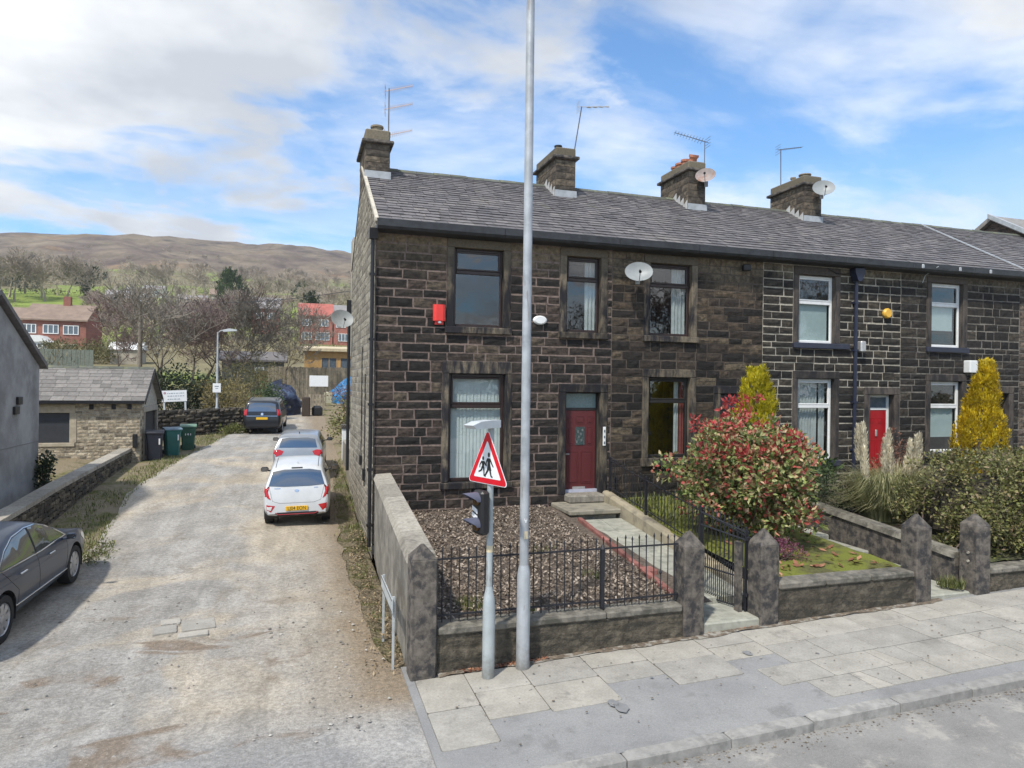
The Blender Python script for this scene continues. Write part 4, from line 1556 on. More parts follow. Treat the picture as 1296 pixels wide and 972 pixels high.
# downpipes of house 1
dp = MB()
dp.tube((1.50, 14.90, 6.80), (1.50, 14.93, .16), .042, n=10)
for zz in (6.0, 4.6, 3.2, 1.8, .6):
    dp.box(1.44, 14.87, zz, 1.56, 15.01, zz + .05)
p = dp.build('downpipe', M['black_pipe'], H1)
hp = MB(); hp.prism([(-.11, .0), (.11, 0), (.06, -.22), (-.06, -.22)], 'x', 1.42, 1.60, Matrix.Translation((0, 14.86, 6.99)))
hp.build('hopper', M['black_pipe'], p, fixn=True)
dp = MB(); dp.tube((1.50, 21.85, 5.9), (1.50, 21.85, .95), .05, n=10); dp.box(1.43, 21.8, 5.7, 1.57, 21.92, 6.25)
dp.build('downpipe', M['black_pipe'], H1)
cb = MB()
for y_, za, zb in ((17.6, 1.6, 4.6), (16.7, 1.2, 3.9)):
    cb.box(1.535, y_, za, 1.552, y_ + .06, zb)
cb.box(1.50, 16.6, 1.35, 1.56, 16.8, 1.62); cb.box(1.50, 17.5, 1.62, 1.56, 17.75, 1.85)
cb.build('cable', M['black_pipe'], H1)

# ---- house 2
H2 = thing('terraced_house', 'terrace house of smoky brown stone behind the red-leaved bush', 'house', (7.2, 15, .62))
bl, ho = [], []
window(H2, (8.22, 9.38, 4.93, 6.72), M['upvc_brown'], M['dress1'], M['dress1'], bl, ho, lintel_h=.20, style=('curtain', [(8.95, 9.32)], [M['curtain']]))
window(H2, (8.21, 9.37, 1.92, 3.91), M['wood_black'], M['dress1'], M['dress1'], bl, ho, lintel_h=.20, sill_h=.20, style=('curtain', [(9.05, 9.17), (9.20, 9.33)], [M['curtain'], M['curtain_red']]))
door(H2, (10.25, 11.1, 1.13, 3.52), M['door_dark'], M['wood_black'], .04, M['dress1'], bl, ho, 'plain')
shell(H2, 7.2, 11.5, Z1, ho, M['mortar2'])
face_stones(H2, 7.2, 11.5, .70, 6.94, bl, ST['2'], .020)
roof(H2, 7.2, 11.5)
chimney(H2, 10.86, 11.43, 17.6, 19.2, 10.02, 10.32, [(11.15, 18.25, .13, .26, M['terracotta'], .05), (11.15, 18.55, .13, .24, M['terracotta'], -.05), (11.16, 18.85, .13, .22, M['terracotta'], .06), (11.16, 17.90, .13, .30, M['terracotta'], R(22))], None)

# ---- house 3
H3 = thing('terraced_house', 'terrace house of black stone with pale mortar lines, white windows and bright red door', 'house', (11.5, 15, .62))
bl, ho = [], []
window(H3, (12.62, 13.80, 4.89, 6.70), M['upvc_white'], M['dress3'], M['sillblue'], bl, ho, lintel_h=.22, transom=.40, style=('roller', 5.0, .10), sill_x=(12.44, 14.26), fw=.07)
window(H3, (12.62, 13.80, 1.75, 3.94), M['upvc_white'], M['dress3'], M['sillblue'], bl, ho, lintel_h=.20, transom=.34, style=('curtain', [(12.7, 13.45), (13.5, 13.72)], [M['curtain'], M['curtain']]), fw=.07)
door(H3, (15.02, 15.86, 1.2, 3.53), M['door_red2'], M['upvc_white'], .075, M['dress3'], bl, ho, 'plain')
shell(H3, 11.5, 16.07, Z1, ho, M['mortar3'])
face_stones(H3, 11.5, 16.07, .70, 6.94, bl, ST['3'], .026, h=.20)
roof(H3, 11.5, 16.07)
chimney(H3, 14.97, 15.62, 17.6, 19.2, 10.0, 10.32, [(15.2, 17.85, .17, .12, M['pot_buff'], 0), (15.25, 18.45, .08, .2, M['pot_buff'], 0)], None)
dp = MB(); dp.tube((14.42, 14.90, 6.6), (14.42, 14.92, 1.0), .05, n=10)
for zz in (6.0, 4.7, 3.3, 2.0):
    dp.box(14.35, 14.86, zz, 14.49, 15.0, zz + .05)
p = dp.build('downpipe', M['blue_pipe'], H3)
MB().prism([(-.16, 0), (.16, 0), (.16, -.12), (.06, -.34), (-.06, -.34), (-.16, -.12)], 'y', 14.76, 14.98, Matrix.Translation((14.42, 0, 6.93))).build('hopper', M['blue_pipe'], p, fixn=True)
MB().bbox(14.52, 14.80, 4.68, 14.70, 14.98, 4.98, .03).build('flue', M['alu'], H3)

# ---- house 4
H4 = thing('terraced_house', 'terrace house of black stone with grey mortar and white windows beside the amber conifer', 'house', (16.07, 15, .62))
bl, ho = [], []
window(H4, (17.17, 18.35, 4.90, 6.74), M['upvc_white'], M['dress3'], M['sillblue'], bl, ho, lintel_h=.16, transom=.34, style=('roller', 5.42, .17), fw=.07)
window(H4, (17.17, 18.35, 1.89, 3.93), M['upvc_white'], M['dress3'], M['sillblue'], bl, ho, lintel_h=.20, transom=.36, style=('roller', 2.35, .12), fw=.07)
door(H4, (19.35, 20.2, 1.3, 3.60), M['door_dark'], M['wood_black'], .05, M['dress3'], bl, ho, 'plain')
shell(H4, 16.07, 20.6, Z1, ho, M['mortar4'])
face_stones(H4, 16.07, 20.6, .75, 6.94, bl, ST['4'], .022, h=.215)
roof(H4, 16.07, 20.6)
# ---- house 5, mostly outside the view
H5 = thing('terraced_house', 'terrace house of pinkish stone at the far end of the row', 'house', (20.6, 15, .62))
bl, ho = [], []
window(H5, (22.0, 23.1, 4.95, 6.72), M['upvc_white'], M['dress3'], M['dress3'], bl, ho)
window(H5, (22.0, 23.1, 1.9, 3.93), M['upvc_white'], M['dress3'], M['dress3'], bl, ho)
shell(H5, 20.6, 25.2, Z1, ho, M['mortar4'], right=25.2)
face_stones(H5, 20.6, 25.2, .75, 6.94, bl, ST['5'], .022, h=.215)
roof(H5, 20.6, 25.2)
vg = MB(); vg.prism([(EAVE_Y, EAVE_Z + .03), (RIDGE_Y, RIDGE_Z + .03), (RIDGE_Y, RIDGE_Z + .07), (EAVE_Y, EAVE_Z + .07)], 'x', 20.54, 20.60)
vg.build('roof_fillet', M['lead'], H5, fixn=True)
# taller gabled house beyond the terrace
H6 = thing('stone_house', 'stone house with a pale roof verge rising beyond the end of the terrace', 'house', (25.6, 15.5, .9))
MB().prism([(15.4, .5), (23.6, .5), (23.6, 7.6), (19.5, 10.15), (15.4, 7.6)], 'x', 25.4, 32.0).build('wall', M['stone5'], H6, fixn=True)
r6 = MB()
r6.prism([(14.9, 7.30), (19.5, 10.18), (19.5, 10.36), (14.9, 7.48)], 'x', 25.2, 32.2); r6.prism([(24.1, 7.30), (19.5, 10.18), (19.5, 10.36), (24.1, 7.48)], 'x', 25.2, 32.2)
r6.build('roof', M['slate_shed'], H6, fixn=True)
v6 = MB(); v6.prism([(14.85, 7.34), (19.5, 10.25), (19.5, 10.42), (14.85, 7.52)], 'x', 25.05, 25.2)
v6.build('verge', M['lead'], H6, fixn=True)
# brackets on the gutter, cables on the wall
bk = MB()
for xx in (16.4, 17.75, 18.9):
    bk.bbox(xx - .045, 14.57, 7.02, xx + .045, 14.61, 7.14, .02)
bk.build('gutter_bracket', M['lead'], H4, kind='stuff')
cbm = MB(); cbm.path([(13.5, 14.94, 6.9), (13.8, 14.95, 6.78), (14.1, 14.95, 6.78), (14.35, 14.95, 6.86)], .012, 5)
cbm.build('cable', M['black_pipe'], H3)
cbm = MB(); cbm.path([(16.9, 14.55, 7.1), (16.85, 14.92, 6.9), (16.8, 14.96, 6.7)], .012, 5)
cbm.build('cable', M['lamp_grey'], H4)


# ---- things fixed to the walls and chimneys
def dish(loc, rz, r, mt, label, arm=.35, sq=.86, elev=24):
    t = thing('satellite_dish', label, 'satellite dish', loc, rz, local=True)
    m_ = MB()
    tilt = Matrix.Rotation(R(90 - elev), 4, 'X')       # local dish axis z -> faces -y, up a little
    n = 22
    prof = [(0.001, .0), (r * .35, .012), (r * .7, .05), (r, .10)]
    rings = []
    for rr, z_ in prof:
        rings.append([m_.vert(tilt @ Vector((rr * math.cos(2 * math.pi * k / n) * sq if 0 else rr * math.cos(2 * math.pi * k / n), rr * math.sin(2 * math.pi * k / n) * sq, z_))) for k in range(n)])
    for a_, b_ in zip(rings[:-1], rings[1:]):
        for k in range(n):
            m_.f.append((a_[k], a_[(k + 1) % n], b_[(k + 1) % n], b_[k])); m_.mi.append(0)
    m_.build('reflector', mt, t, smooth='all')
    f = tilt @ Vector((0, -r * .55, arm)); b_ = tilt @ Vector((0, -r * .9, .08))
    a_ = MB(); a_.tube(b_, f, .012, n=6); a_.tube((0, .0, 0), (0, .22, -.12), .02, n=8); a_.box(-.05, .18, -.22, .05, .24, 0)
    a_.build('arm', M['galv'], t)
    l_ = MB(); l_.tube(f + Vector((0, -.02, 0)), f + Vector((0, .07, .05)), .035, .022, 8)
    l_.build('receiver', M['black_plastic'], t)
    return t


dish((7.70, 14.62, 6.36), R(-22), .33, M['dish'], 'large grey satellite dish between the upper windows of the brown-framed houses', sq=.8)
dish((1.22, 21.0, 5.55), R(12), .34, M['dish'], 'grey satellite dish on the lane gable wall of the end house')
dish((11.28, 17.35, 9.80), R(-38), .29, M['dish_rust'], 'rust-stained satellite dish on the chimney with terracotta pots')
dish((15.42, 17.30, 9.82), R(-30), .33, M['dish'], 'clean pale satellite dish on the chimney without terracotta pots')


def wall_box(name, label, cat, mb, mt, extra=()):
    t = thing(name, label, cat, tuple(mb.v[0]))
    mb.build('housing', mt, t)
    for nm, b_, m_ in extra:
        b_.build(nm, m_, t)
    return t


b_ = MB(); b_.prism([(2.84, 15.0), (2.84, 14.93), (2.90, 14.89), (3.05, 14.89), (3.11, 14.93), (3.11, 15.0)], 'z', 5.08, 5.44); b_.prism([(2.88, 15.0), (2.88, 14.95), (3.07, 14.95), (3.07, 15.0)], 'z', 5.0, 5.08)
lens = MB(); lens.bbox(2.94, 14.90, 5.02, 3.02, 14.95, 5.08, .02)
wall_box('alarm_box', 'bright red burglar alarm box beside the upper left brown window', 'alarm box', b_, M['red_plastic'], [('strobe_lens', lens, M['white_plastic'])])
b_ = MB(); b_.lathe([(.17, 0), (.17, .03), (.13, .06)], 20, Matrix.Translation((5.35, 14.98, 5.19)) @ Matrix.Rotation(R(90), 4, 'X') @ Matrix.Diagonal((1, .62, 1, 1)))
wall_box('alarm_box', 'white oval alarm bell cover on the end house wall behind the tall column', 'alarm box', b_, M['white_plastic'])
b_ = MB(); b_.lathe([(.14, 0), (.14, .05), (.11, .09)], 20, Matrix.Translation((15.54, 14.98, 5.78)) @ Matrix.Rotation(R(90), 4, 'X'))
wall_box('alarm_box', 'round yellow alarm bell on the black stone wall with pale mortar', 'alarm box', b_, M['yellow_plastic'])
b_ = MB(); b_.bbox(18.40, 14.78, 4.18, 18.72, 15.0, 4.54, .02)
wall_box('flue_box', 'white square box on the wall above the amber conifer window', 'wall box', b_, M['white_plastic'])
b_ = MB(); b_.bbox(10.78, 14.80, 6.66, 11.0, 14.92, 6.82, .02); b_.box(10.87, 14.9, 6.7, 10.91, 15.0, 6.78)
wall_box('floodlight', 'small black floodlight under the gutter of the smoky brown house', 'floodlight', b_, M['black_plastic'])
b_ = MB(); b_.bbox(6.985, 14.945, 2.25, 7.055, 14.97, 2.70, .005)
num = MB()
for zz in (2.60, 2.46, 2.32):
    num.box(7.005, 14.938, zz - .03, 7.035, 14.944, zz + .03)
wall_box('house_number_plate', 'narrow white house number plate on the jamb of the dark red door', 'number plate', b_, M['white_plastic'], [('numeral', num, M['ink'])])


def aerial(label, base, top, boom_dir, booms, mt, mast_mt=None, n_el=9, size=.22, mast_r=.016):
    t = thing('tv_aerial', label, 'aerial', base)
    MB().tube(base, top, mast_r, n=6).build('mast', mast_mt or mt, t)
    for (h, ln, kind) in booms:
        d = Vector(boom_dir).normalized(); side = Vector((-d.y, d.x, 0)).normalized()
        p0 = Vector(base).lerp(Vector(top), h)
        b_ = MB()
        b_.tube(p0 - d * .12, p0 + d * ln + Vector((0, 0, ln * .10)), .010, n=5)
        e_ = MB()
        for k in range(n_el):
            c = p0 + d * (ln * (k + 1) / n_el) + Vector((0, 0, ln * .1 * (k + 1) / n_el))
            s_ = size * (1 - .4 * k / n_el) * .5
            if kind == 'x':
                e_.tube(c - side * s_ + Vector((0, 0, s_ * .6)), c + side * s_ - Vector((0, 0, s_ * .6)), .006, n=4)
                e_.tube(c - side * s_ - Vector((0, 0, s_ * .6)), c + side * s_ + Vector((0, 0, s_ * .6)), .006, n=4)
            elif kind == 'fat':
                e_.box(-.02, -s_ * .6, -.012, .10, s_ * .6, .012, Matrix.Translation(c) @ Matrix.Rotation(math.atan2(d.y, d.x), 4, 'Z'))
            else:
                e_.tube(c - side * s_, c + side * s_, .006, n=4)
        # reflector at the back
        for zz in (-.13, -.05, .05, .13):
            e_.tube(p0 - d * .10 - side * .16 + Vector((0, 0, zz)), p0 - d * .10 + side * .16 + Vector((0, 0, zz)), .006, n=4)
        bo = b_.build('boom', mt, t)
        e_.build('elements', mt, bo)
    return t


aerial('three-tier weathered television aerial on the lane-end chimney', (2.22, 18.3, 9.9), (2.22, 18.3, 11.5), (1, -.18, .18), [(.96, .62, 'x'), (.66, .62, 'x'), (.22, .62, 'x')], M['aerial_pink'], M['aerial_dark'], 12, .16)
aerial('leaning television aerial with one white boom on a plain dark mast', (7.34, 18.0, 9.9), (7.62, 18.0, 11.62), (1, -.1, .02), [(.99, .72, 'fat')], M['alu'], M['aerial_dark'], 4, .12)
aerial('spiky grey television aerial above the terracotta chimney pots', (11.46, 17.7, 9.9), (11.46, 17.7, 11.0), (-1, .1, .1), [(.97, .95, 'x')], M['aerial_dark'], None, 10, .20, .012)
aerial('tall thin television aerial with a short toothed boom on a straight mast', (14.98, 18.7, 10.1), (14.96, 18.7, 11.48), (1, -.15, .08), [(.98, .74, 'bar')], M['aerial_dark'], None, 10, .24)
# ------------------------------------------------------------------ front walls, gateposts, railings, paths
def gatepost(label, x0, x1, y0, y1, z0, zs, za, rz=0.0, lean=0.0):
    t = thing('gatepost', label, 'gatepost', ((x0 + x1) / 2, (y0 + y1) / 2, z0), group='stone gateposts along the pavement')
    m4 = Matrix.Translation(((x0 + x1) / 2, (y0 + y1) / 2, z0)) @ Matrix.Rotation(rz, 4, 'Z') @ Matrix.Rotation(lean, 4, 'Y')
    w, d = (x1 - x0) / 2, (y1 - y0) / 2
    b = MB(); b.bbox(-w, -d, -.3, w, d, zs - z0, .018, m4)
    b.build('shaft', M['post'], t)
    c = MB()
    h0, h1, hm = zs - z0, za - z0, (zs - z0) + (za - zs) * .0
    base = [m4 @ Vector(p) for p in ((-w + .004, -d + .004, h0 - .004), (w - .004, -d + .004, h0 - .004), (w - .004, d - .004, h0 - .004), (-w + .004, d - .004, h0 - .004))]
    ap = m4 @ Vector((0, 0, h1))
    sh = .12
    top = [ap.lerp(p, sh) for p in base]
    for k in range(4):
        j = (k + 1) % 4
        c.quad(base[k], base[j], top[j], top[k])
    c.poly(top)
    c.build('pyramid_cap', M['post'], t)
    return t


gatepost('stone gatepost at the lane corner of the railed garden', 1.37, 1.70, 8.43, 8.76, 0, 1.50, 1.68)
gatepost('stone gatepost on the railing side of the iron gate', 5.24, 5.57, 8.46, 8.79, .12, 1.42, 1.64)
gatepost('stone gatepost that the iron gate hangs from', 6.52, 6.84, 8.46, 8.79, .16, 1.37, 1.61)
gatepost('stone gatepost at the end of the low wall before the open path', 9.45, 9.76, 8.45, 8.78, .26, 1.47, 1.70)
gatepost('stone gatepost with two pale bolt spots beside the clipped hedge', 10.72, 11.03, 8.45, 8.78, .30, 1.44, 1.64)
for zz in (.98, .84):
    MB().tube((10.70, 8.60, zz), (10.725, 8.60, zz), .022, n=8).build('bolt_spot', M['coping'], bpy.data.objects['gatepost.004'])


def low_wall(label, x0, x1, ztop, y0=8.50, y1=8.78, n=4):
    t = thing('front_wall', label, 'wall', ((x0 + x1) / 2, 8.6, zstreet((x0 + x1) / 2)))
    w = MB()
    nx = int((x1 - x0) / .09); nz = 6
    base = len(w.v)
    for j in range(nz + 1):
        for i in range(nx + 1):
            xx = x0 + (x1 - x0) * i / nx
            zb = zstreet(xx) - .08
            zz = zb + (ztop - .10 - zb) * j / nz
            e = 0 if i in (0, nx) or j == nz else 1
            w.vert((xx, y0 + e * ((fbm(xx * 6, zz * 6) - .47) * .05 + (fbm(xx * 19, zz * 19 + 50) - .47) * .025), zz))
    for j in range(nz):
        for i in range(nx):
            a = base + j * (nx + 1) + i
            w.f.append((a, a + 1, a + nx + 2, a + nx + 1)); w.mi.append(0)
    w.quad((x0, y1, -.3), (x1, y1, -.3), (x1, y1, ztop - .1), (x0, y1, ztop - .1))
    w.quad((x0, y0, ztop - .1), (x1, y0, ztop - .1), (x1, y1, ztop - .1), (x0, y1, ztop - .1))
    w.build('wall_face', M['frontwall'], t)
    xs_ = [x0 + (x1 - x0) * k / n for k in range(n + 1)]
    for xa, xb in zip(xs_[:-1], xs_[1:]):
        MB().bbox(xa + .003, y0 - .03, ztop - .10, xb - .003, y1 + .02, ztop + rnd.uniform(-.004, .004), .022).build('coping_stone', M['coping_dark'], t)
    return t


low_wall('low sooty stone wall carrying the long iron railing', 1.71, 5.23, .61, n=3)
low_wall('low rough stone wall in front of the mossy lawn', 6.85, 9.44, .79, n=3)
low_wall('low stone wall under the clipped hedge', 11.04, 21.0, .72, n=6)

# side wall of the garden along the lane, sloping up to the house
sw = thing('garden_side_wall', 'rendered garden wall with broad grey coping sloping up along the lane', 'wall', (1.5, 12, 0))
N_ = 24


def swx(y): return 1.365 + .215 * (y - 8.75) / 6.25
def swz(y): return 1.44 + .25 * (y - 8.75) / 6.25


w = MB()
for k in range(N_):
    ya, yb = 8.77 + 6.2 * k / N_, 8.77 + 6.2 * (k + 1) / N_
    for j in range(6):
        fa, fb = j / 6, (j + 1) / 6
        def P(y, f):
            zb = zlane(y) - .15
            return (swx(y) + .03 + (fbm(y * 3, f * 4) - .47) * .03, y, zb + (swz(y) - .07 - zb) * f)
        w.quad(P(yb, fa), P(ya, fa), P(ya, fb), P(yb, fb))
    w.quad((swx(ya) + .36, ya, 0), (swx(yb) + .36, yb, 0), (swx(yb) + .36, yb, swz(yb) - .07), (swx(ya) + .36, ya, swz(ya) - .07))
w.build('wall_face', simple('weathered_render', (.25, .23, .195), .95, var=.25, scale=3, col2=(.14, .128, .108), c2=(.45, .62), bump=.02, bscale=18), sw, fixn=True, smooth='all')
for k in range(5):
    ya, yb = 8.77 + 6.2 * k / 5 + .004, 8.77 + 6.2 * (k + 1) / 5 - .004
    cp = MB()
    q = [(swx(ya), ya), (swx(ya) + .38, ya), (swx(yb) + .38, yb), (swx(yb), yb)]
    i = len(cp.v)
    for (xx, yy) in q: cp.vert((xx, yy, swz(yy) - .07))
    for (xx, yy) in q: cp.vert((xx + (.05 if xx < swx(yy) + .1 else -.01), yy, swz(yy) + (.03 if xx < swx(yy) + .1 else .045)))
    for f in ((0, 3, 2, 1), (4, 5, 6, 7), (0, 1, 5, 4), (1, 2, 6, 5), (2, 3, 7, 6), (3, 0, 4, 7)):
        cp.f.append(f); cp.mi.append(0)
    cp.build('coping_stone', M['coping'], sw)


def picket_mesh(h, r=.008, spike=.07):
    b = MB()
    b.tube((0, 0, 0), (0, 0, h - spike), r, r, 6)
    b.tube((0, 0, h - spike), (0, 0, h - spike * .7), r, r * 1.9, 6)
    b.tube((0, 0, h - spike * .7), (0, 0, h), r * 1.9, .001, 6)
    me = b.mesh('picket'); me.materials.append(M['iron'])
    return me


# railing on the front wall
fr = thing('railing', 'long black iron railing with spiked pickets on the pavement wall', 'railing', (3.5, 8.63, .61))
pm_ = picket_mesh(.98)
n = 31
for k in range(n):
    xx = 1.80 + (5.18 - 1.80) * k / (n - 1)
    inst('picket', pm_, None, fr, Matrix.Translation((xx, 8.63, .63)) @ Matrix.Rotation(rnd.uniform(-.012, .012), 4, 'Y') @ Matrix.Diagonal((1, 1, 1 + rnd.uniform(-.02, .015), 1)))
for zz in (.72, 1.44):
    MB().box(1.71, 8.618, zz - .010, 5.23, 8.642, zz + .010).build('rail', M['iron'], fr)
ps = MB(); ps.box(4.02, 8.60, .60, 4.07, 8.66, 1.42); ps.lathe([(.036, 0), (.04, .02), (.02, .06), (.004, .08)], 8, Matrix.Translation((4.045, 8.63, 1.42)))
ps.build('post', M['iron'], fr)
kn = MB(); kn.lathe([(.008, -.03), (.026, 0), (.008, .03)], 6, Matrix.Translation((4.95, 8.63, 1.05))); kn.build('knot', M['iron'], fr)

# path of house 1
pth = thing('garden_path', 'pale flagged path rising from the iron gate to the dark red door', 'path', (6.2, 11, .4))
fl = MB()


def pz(y): return .36 + (.76 - .36) * (y - 9.0) / 5.0


cuts = [9.28, 10.3, 11.25, 12.1, 12.95, 13.80]
for k, (ya, yb) in enumerate(zip(cuts[:-1], cuts[1:])):
    xl = lambda y: 5.52 + .33 * (y - 9.2) / 4.5
    for xa, xb in ((0.0, .52), (.52, 1.0)) if k % 2 == 0 else ((0.0, 1.0),):
        s_ = MB()
        q = [(xl(ya) + (6.92 - xl(ya)) * xa, ya), (xl(ya) + (6.92 - xl(ya)) * xb, ya), (xl(yb) + (6.92 - xl(yb)) * xb, yb), (xl(yb) + (6.92 - xl(yb)) * xa, yb)]
        cx_ = sum(p[0] for p in q) / 4; cy_ = sum(p[1] for p in q) / 4
        q = [(cx_ + (p[0] - cx_) * .985, cy_ + (p[1] - cy_) * .985) for p in q]
        i = len(s_.v)
        for p in q: s_.vert((p[0], p[1], pz(p[1]) - .12))
        for p in q: s_.vert((p[0], p[1], pz(p[1])))
        for f in ((0, 3, 2, 1), (4, 5, 6, 7), (0, 1, 5, 4), (1, 2, 6, 5), (2, 3, 7, 6), (3, 0, 4, 7)):
            s_.f.append(f); s_.mi.append(0)
        s_.build('flagstone', M['path_flag'] if 'path_flag' in M else M.setdefault('path_flag', simple('path_flagstone', (.34, .335, .28), .9, rand=.12, var=.15, scale=6, col2=(.24, .24, .20), bump=.005)), pth)
MB().bbox(5.56, 8.50, .12, 6.54, 9.27, .30, .02).build('threshold_slab', M['path_flag'], pth)
MB().box(5.5, 9.29, .0, 6.95, 13.85, .255).build('path_bed', M['soil'], pth)
ed = MB()
for k in range(16):
    t_ = k / 16
    xa, ya, za = 5.46 + .37 * t_, 9.08 + 4.5 * t_, .55 + .27 * t_
    m4 = Matrix.Translation((xa, ya + .14, za)) @ Matrix.Rotation(R(-4.7), 4, 'Z') @ Matrix.Rotation(R(3.4) + rnd.uniform(-.02, .02), 4, 'X')
    MB().bbox(-.045, -.135, -.12, .045, .135, .045, .012, m4).build('edging_brick', M['edging'], pth)
MB().bbox(5.50, 10.05, .50, 5.72, 10.30, .66, .012, None).build('edging_brick', M['edging'], pth)
st = thing('door_step', 'worn stone landing slab with a tall step below the dark red door', 'step', (6.3, 14.3, .7))
MB().bbox(5.68, 13.80, .84, 6.93, 14.98, .945, .02).build('landing_slab', M['landing'], st)
MB().bbox(5.76, 13.90, .50, 6.86, 14.98, .838, .03).build('riser', M['landing'], st)
MB().bbox(6.02, 14.66, .945, 6.95, 15.20, 1.128, .03).build('sill_step', M['coping'], st)

# retaining wall between the path and the lawn, with its railing
rw = thing('retaining_wall', 'low yellowish wall with rounded top between the path and the lawn', 'wall', (7.0, 11.8, .5))
prev = None


def rz_top(y): return .46 + (1.20 - .46) * (y - 9.0) / 5.7


segs = [8.82, 10.2, 11.7, 13.2, 14.78]
for ya, yb in zip(segs[:-1], segs[1:]):
    s_ = MB()
    prof = [(-.10, -1.2), (.12, -1.2), (.12, -.04), (.085, -.01), (.0, .0), (-.07, -.015), (-.10, -.06)]
    i = len(s_.v)
    for y in (ya + .004, yb - .004):
        for u, w_ in prof: s_.vert((7.0 + u, y, rz_top(y) + w_))
    m_ = len(prof)
    s_.f += [tuple(i + k for k in reversed(range(m_))), tuple(i + m_ + k for k in range(m_))]; s_.mi += [0, 0]
    for k in range(m_):
        j = (k + 1) % m_
        s_.f.append((i + k, i + j, i + m_ + j, i + m_ + k)); s_.mi.append(0)
    s_.build('wall_length', M['lichenwall'], rw, fixn=True)
sr = thing('railing', 'sloping black iron railing climbing beside the path to the house', 'railing', (7.06, 11.8, .9))
pm2 = picket_mesh(.80, .008, .05)
n = 46
for k in range(n):
    y = 9.0 + (14.72 - 9.0) * k / (n - 1)
    inst('picket', pm2, None, sr, Matrix.Translation((7.06, y, rz_top(y) + .03)))
for dz in (.09, .72):
    r_ = MB(); r_.tube((7.06, 8.9, rz_top(8.9) + dz), (7.06, 14.78, rz_top(14.78) + dz), .014, n=5); r_.build('rail', M['iron'], sr)
for y in (10.85, 12.95, 14.7):
    r_ = MB(); r_.box(7.035, y - .025, rz_top(y) - .05, 7.085, y + .025, rz_top(y) + .80); r_.build('post', M['iron'], sr)

# gate, swung inwards
gt = thing('iron_gate', 'black iron gate standing ajar between two stone gateposts', 'gate', (6.50, 8.80, .28), R(109), local=True)
L_ = .86
fm_ = MB(); fm_.box(-.016, -.016, .02, .016, .016, 1.30); fm_.box(L_ - .016, -.016, .05, L_ + .016, .016, 1.50)
for z0_, z1_ in ((.06, .07), (.52, .54), (1.10, 1.20), (1.22, 1.40)):
    fm_.tube((0, 0, z0_), (L_, 0, z1_), .013, n=6)
fm_.build('frame', M['iron'], gt)
for k in range(1, 11):
    xx = L_ * k / 11
    top = 1.29 + .20 * k / 11
    MB().tube((xx, 0, .06), (xx, 0, top), .008, n=6).tube((xx, 0, top), (xx, 0, top + .07), .014, .001, 6).build('bar', M['iron'], gt)
for k in range(11):
    xx = L_ * (k + .5) / 11
    MB().tube((xx, 0, .06), (xx, 0, .66), .007, n=6).tube((xx, 0, .66), (xx, 0, .71), .012, .001, 6).build('short_bar', M['iron'], gt)
MB().box(-.05, -.03, .25, .0, .03, .30).box(-.05, -.03, 1.1, .0, .03, 1.15).build('hinge', M['iron'], gt)
gs_ = MB().box(6.38, 8.80, .26, 6.44, 8.92, 1.35)
gs_.build('gate_stop', M['post'], bpy.data.objects['gatepost.002'])

# path of house 2 and the wall beside it
p2 = thing('garden_path', 'grey stone path climbing between the open gateposts beside the lawn', 'path', (10.1, 10, .4))
for k in range(5):
    ya = 8.5 + k * 1.05
    MB().bbox(9.80, ya + .01, .1, 10.66, ya + 1.04, .36 + .09 * k, .02).build('flagstone', M['path_flag'], p2)
w2 = thing('garden_wall', 'dark stone wall with sloping coping beside the open path', 'wall', (10.9, 11, .4))
for k in range(5):
    ya, yb = 8.85 + k * 1.2, 8.85 + (k + 1) * 1.2
    s_ = MB()
    i = len(s_.v)
    for y in (ya + .004, yb - .004):
        zt = .82 + .08 * (y - 8.85)
        for u, w_ in ((-.13, -1.2), (.13, -1.2), (.13, 0), (-.13, 0)): s_.vert((10.86 + u, y, zt + w_))
    s_.f += [(i + 3, i + 2, i + 1, i), (i + 4, i + 5, i + 6, i + 7), (i, i + 1, i + 5, i + 4), (i + 1, i + 2, i + 6, i + 5), (i + 2, i + 3, i + 7, i + 6), (i + 3, i, i + 4, i + 7)]; s_.mi += [0] * 6
    s_.build('wall_length', M['post'], w2)
    c_ = MB(); i = 0
    for y in (ya + .004, yb - .004):
        zt = .82 + .08 * (y - 8.85)
        for u, w_ in ((-.17, .002), (.17, .002), (.15, .09), (-.13, .10)): c_.vert((10.86 + u, y, zt + w_))
    c_.f += [(3, 2, 1, 0), (4, 5, 6, 7), (0, 1, 5, 4), (1, 2, 6, 5), (2, 3, 7, 6), (3, 0, 4, 7)]; c_.mi += [0] * 6
    c_.build('coping_stone', M['coping_dark'], w2)

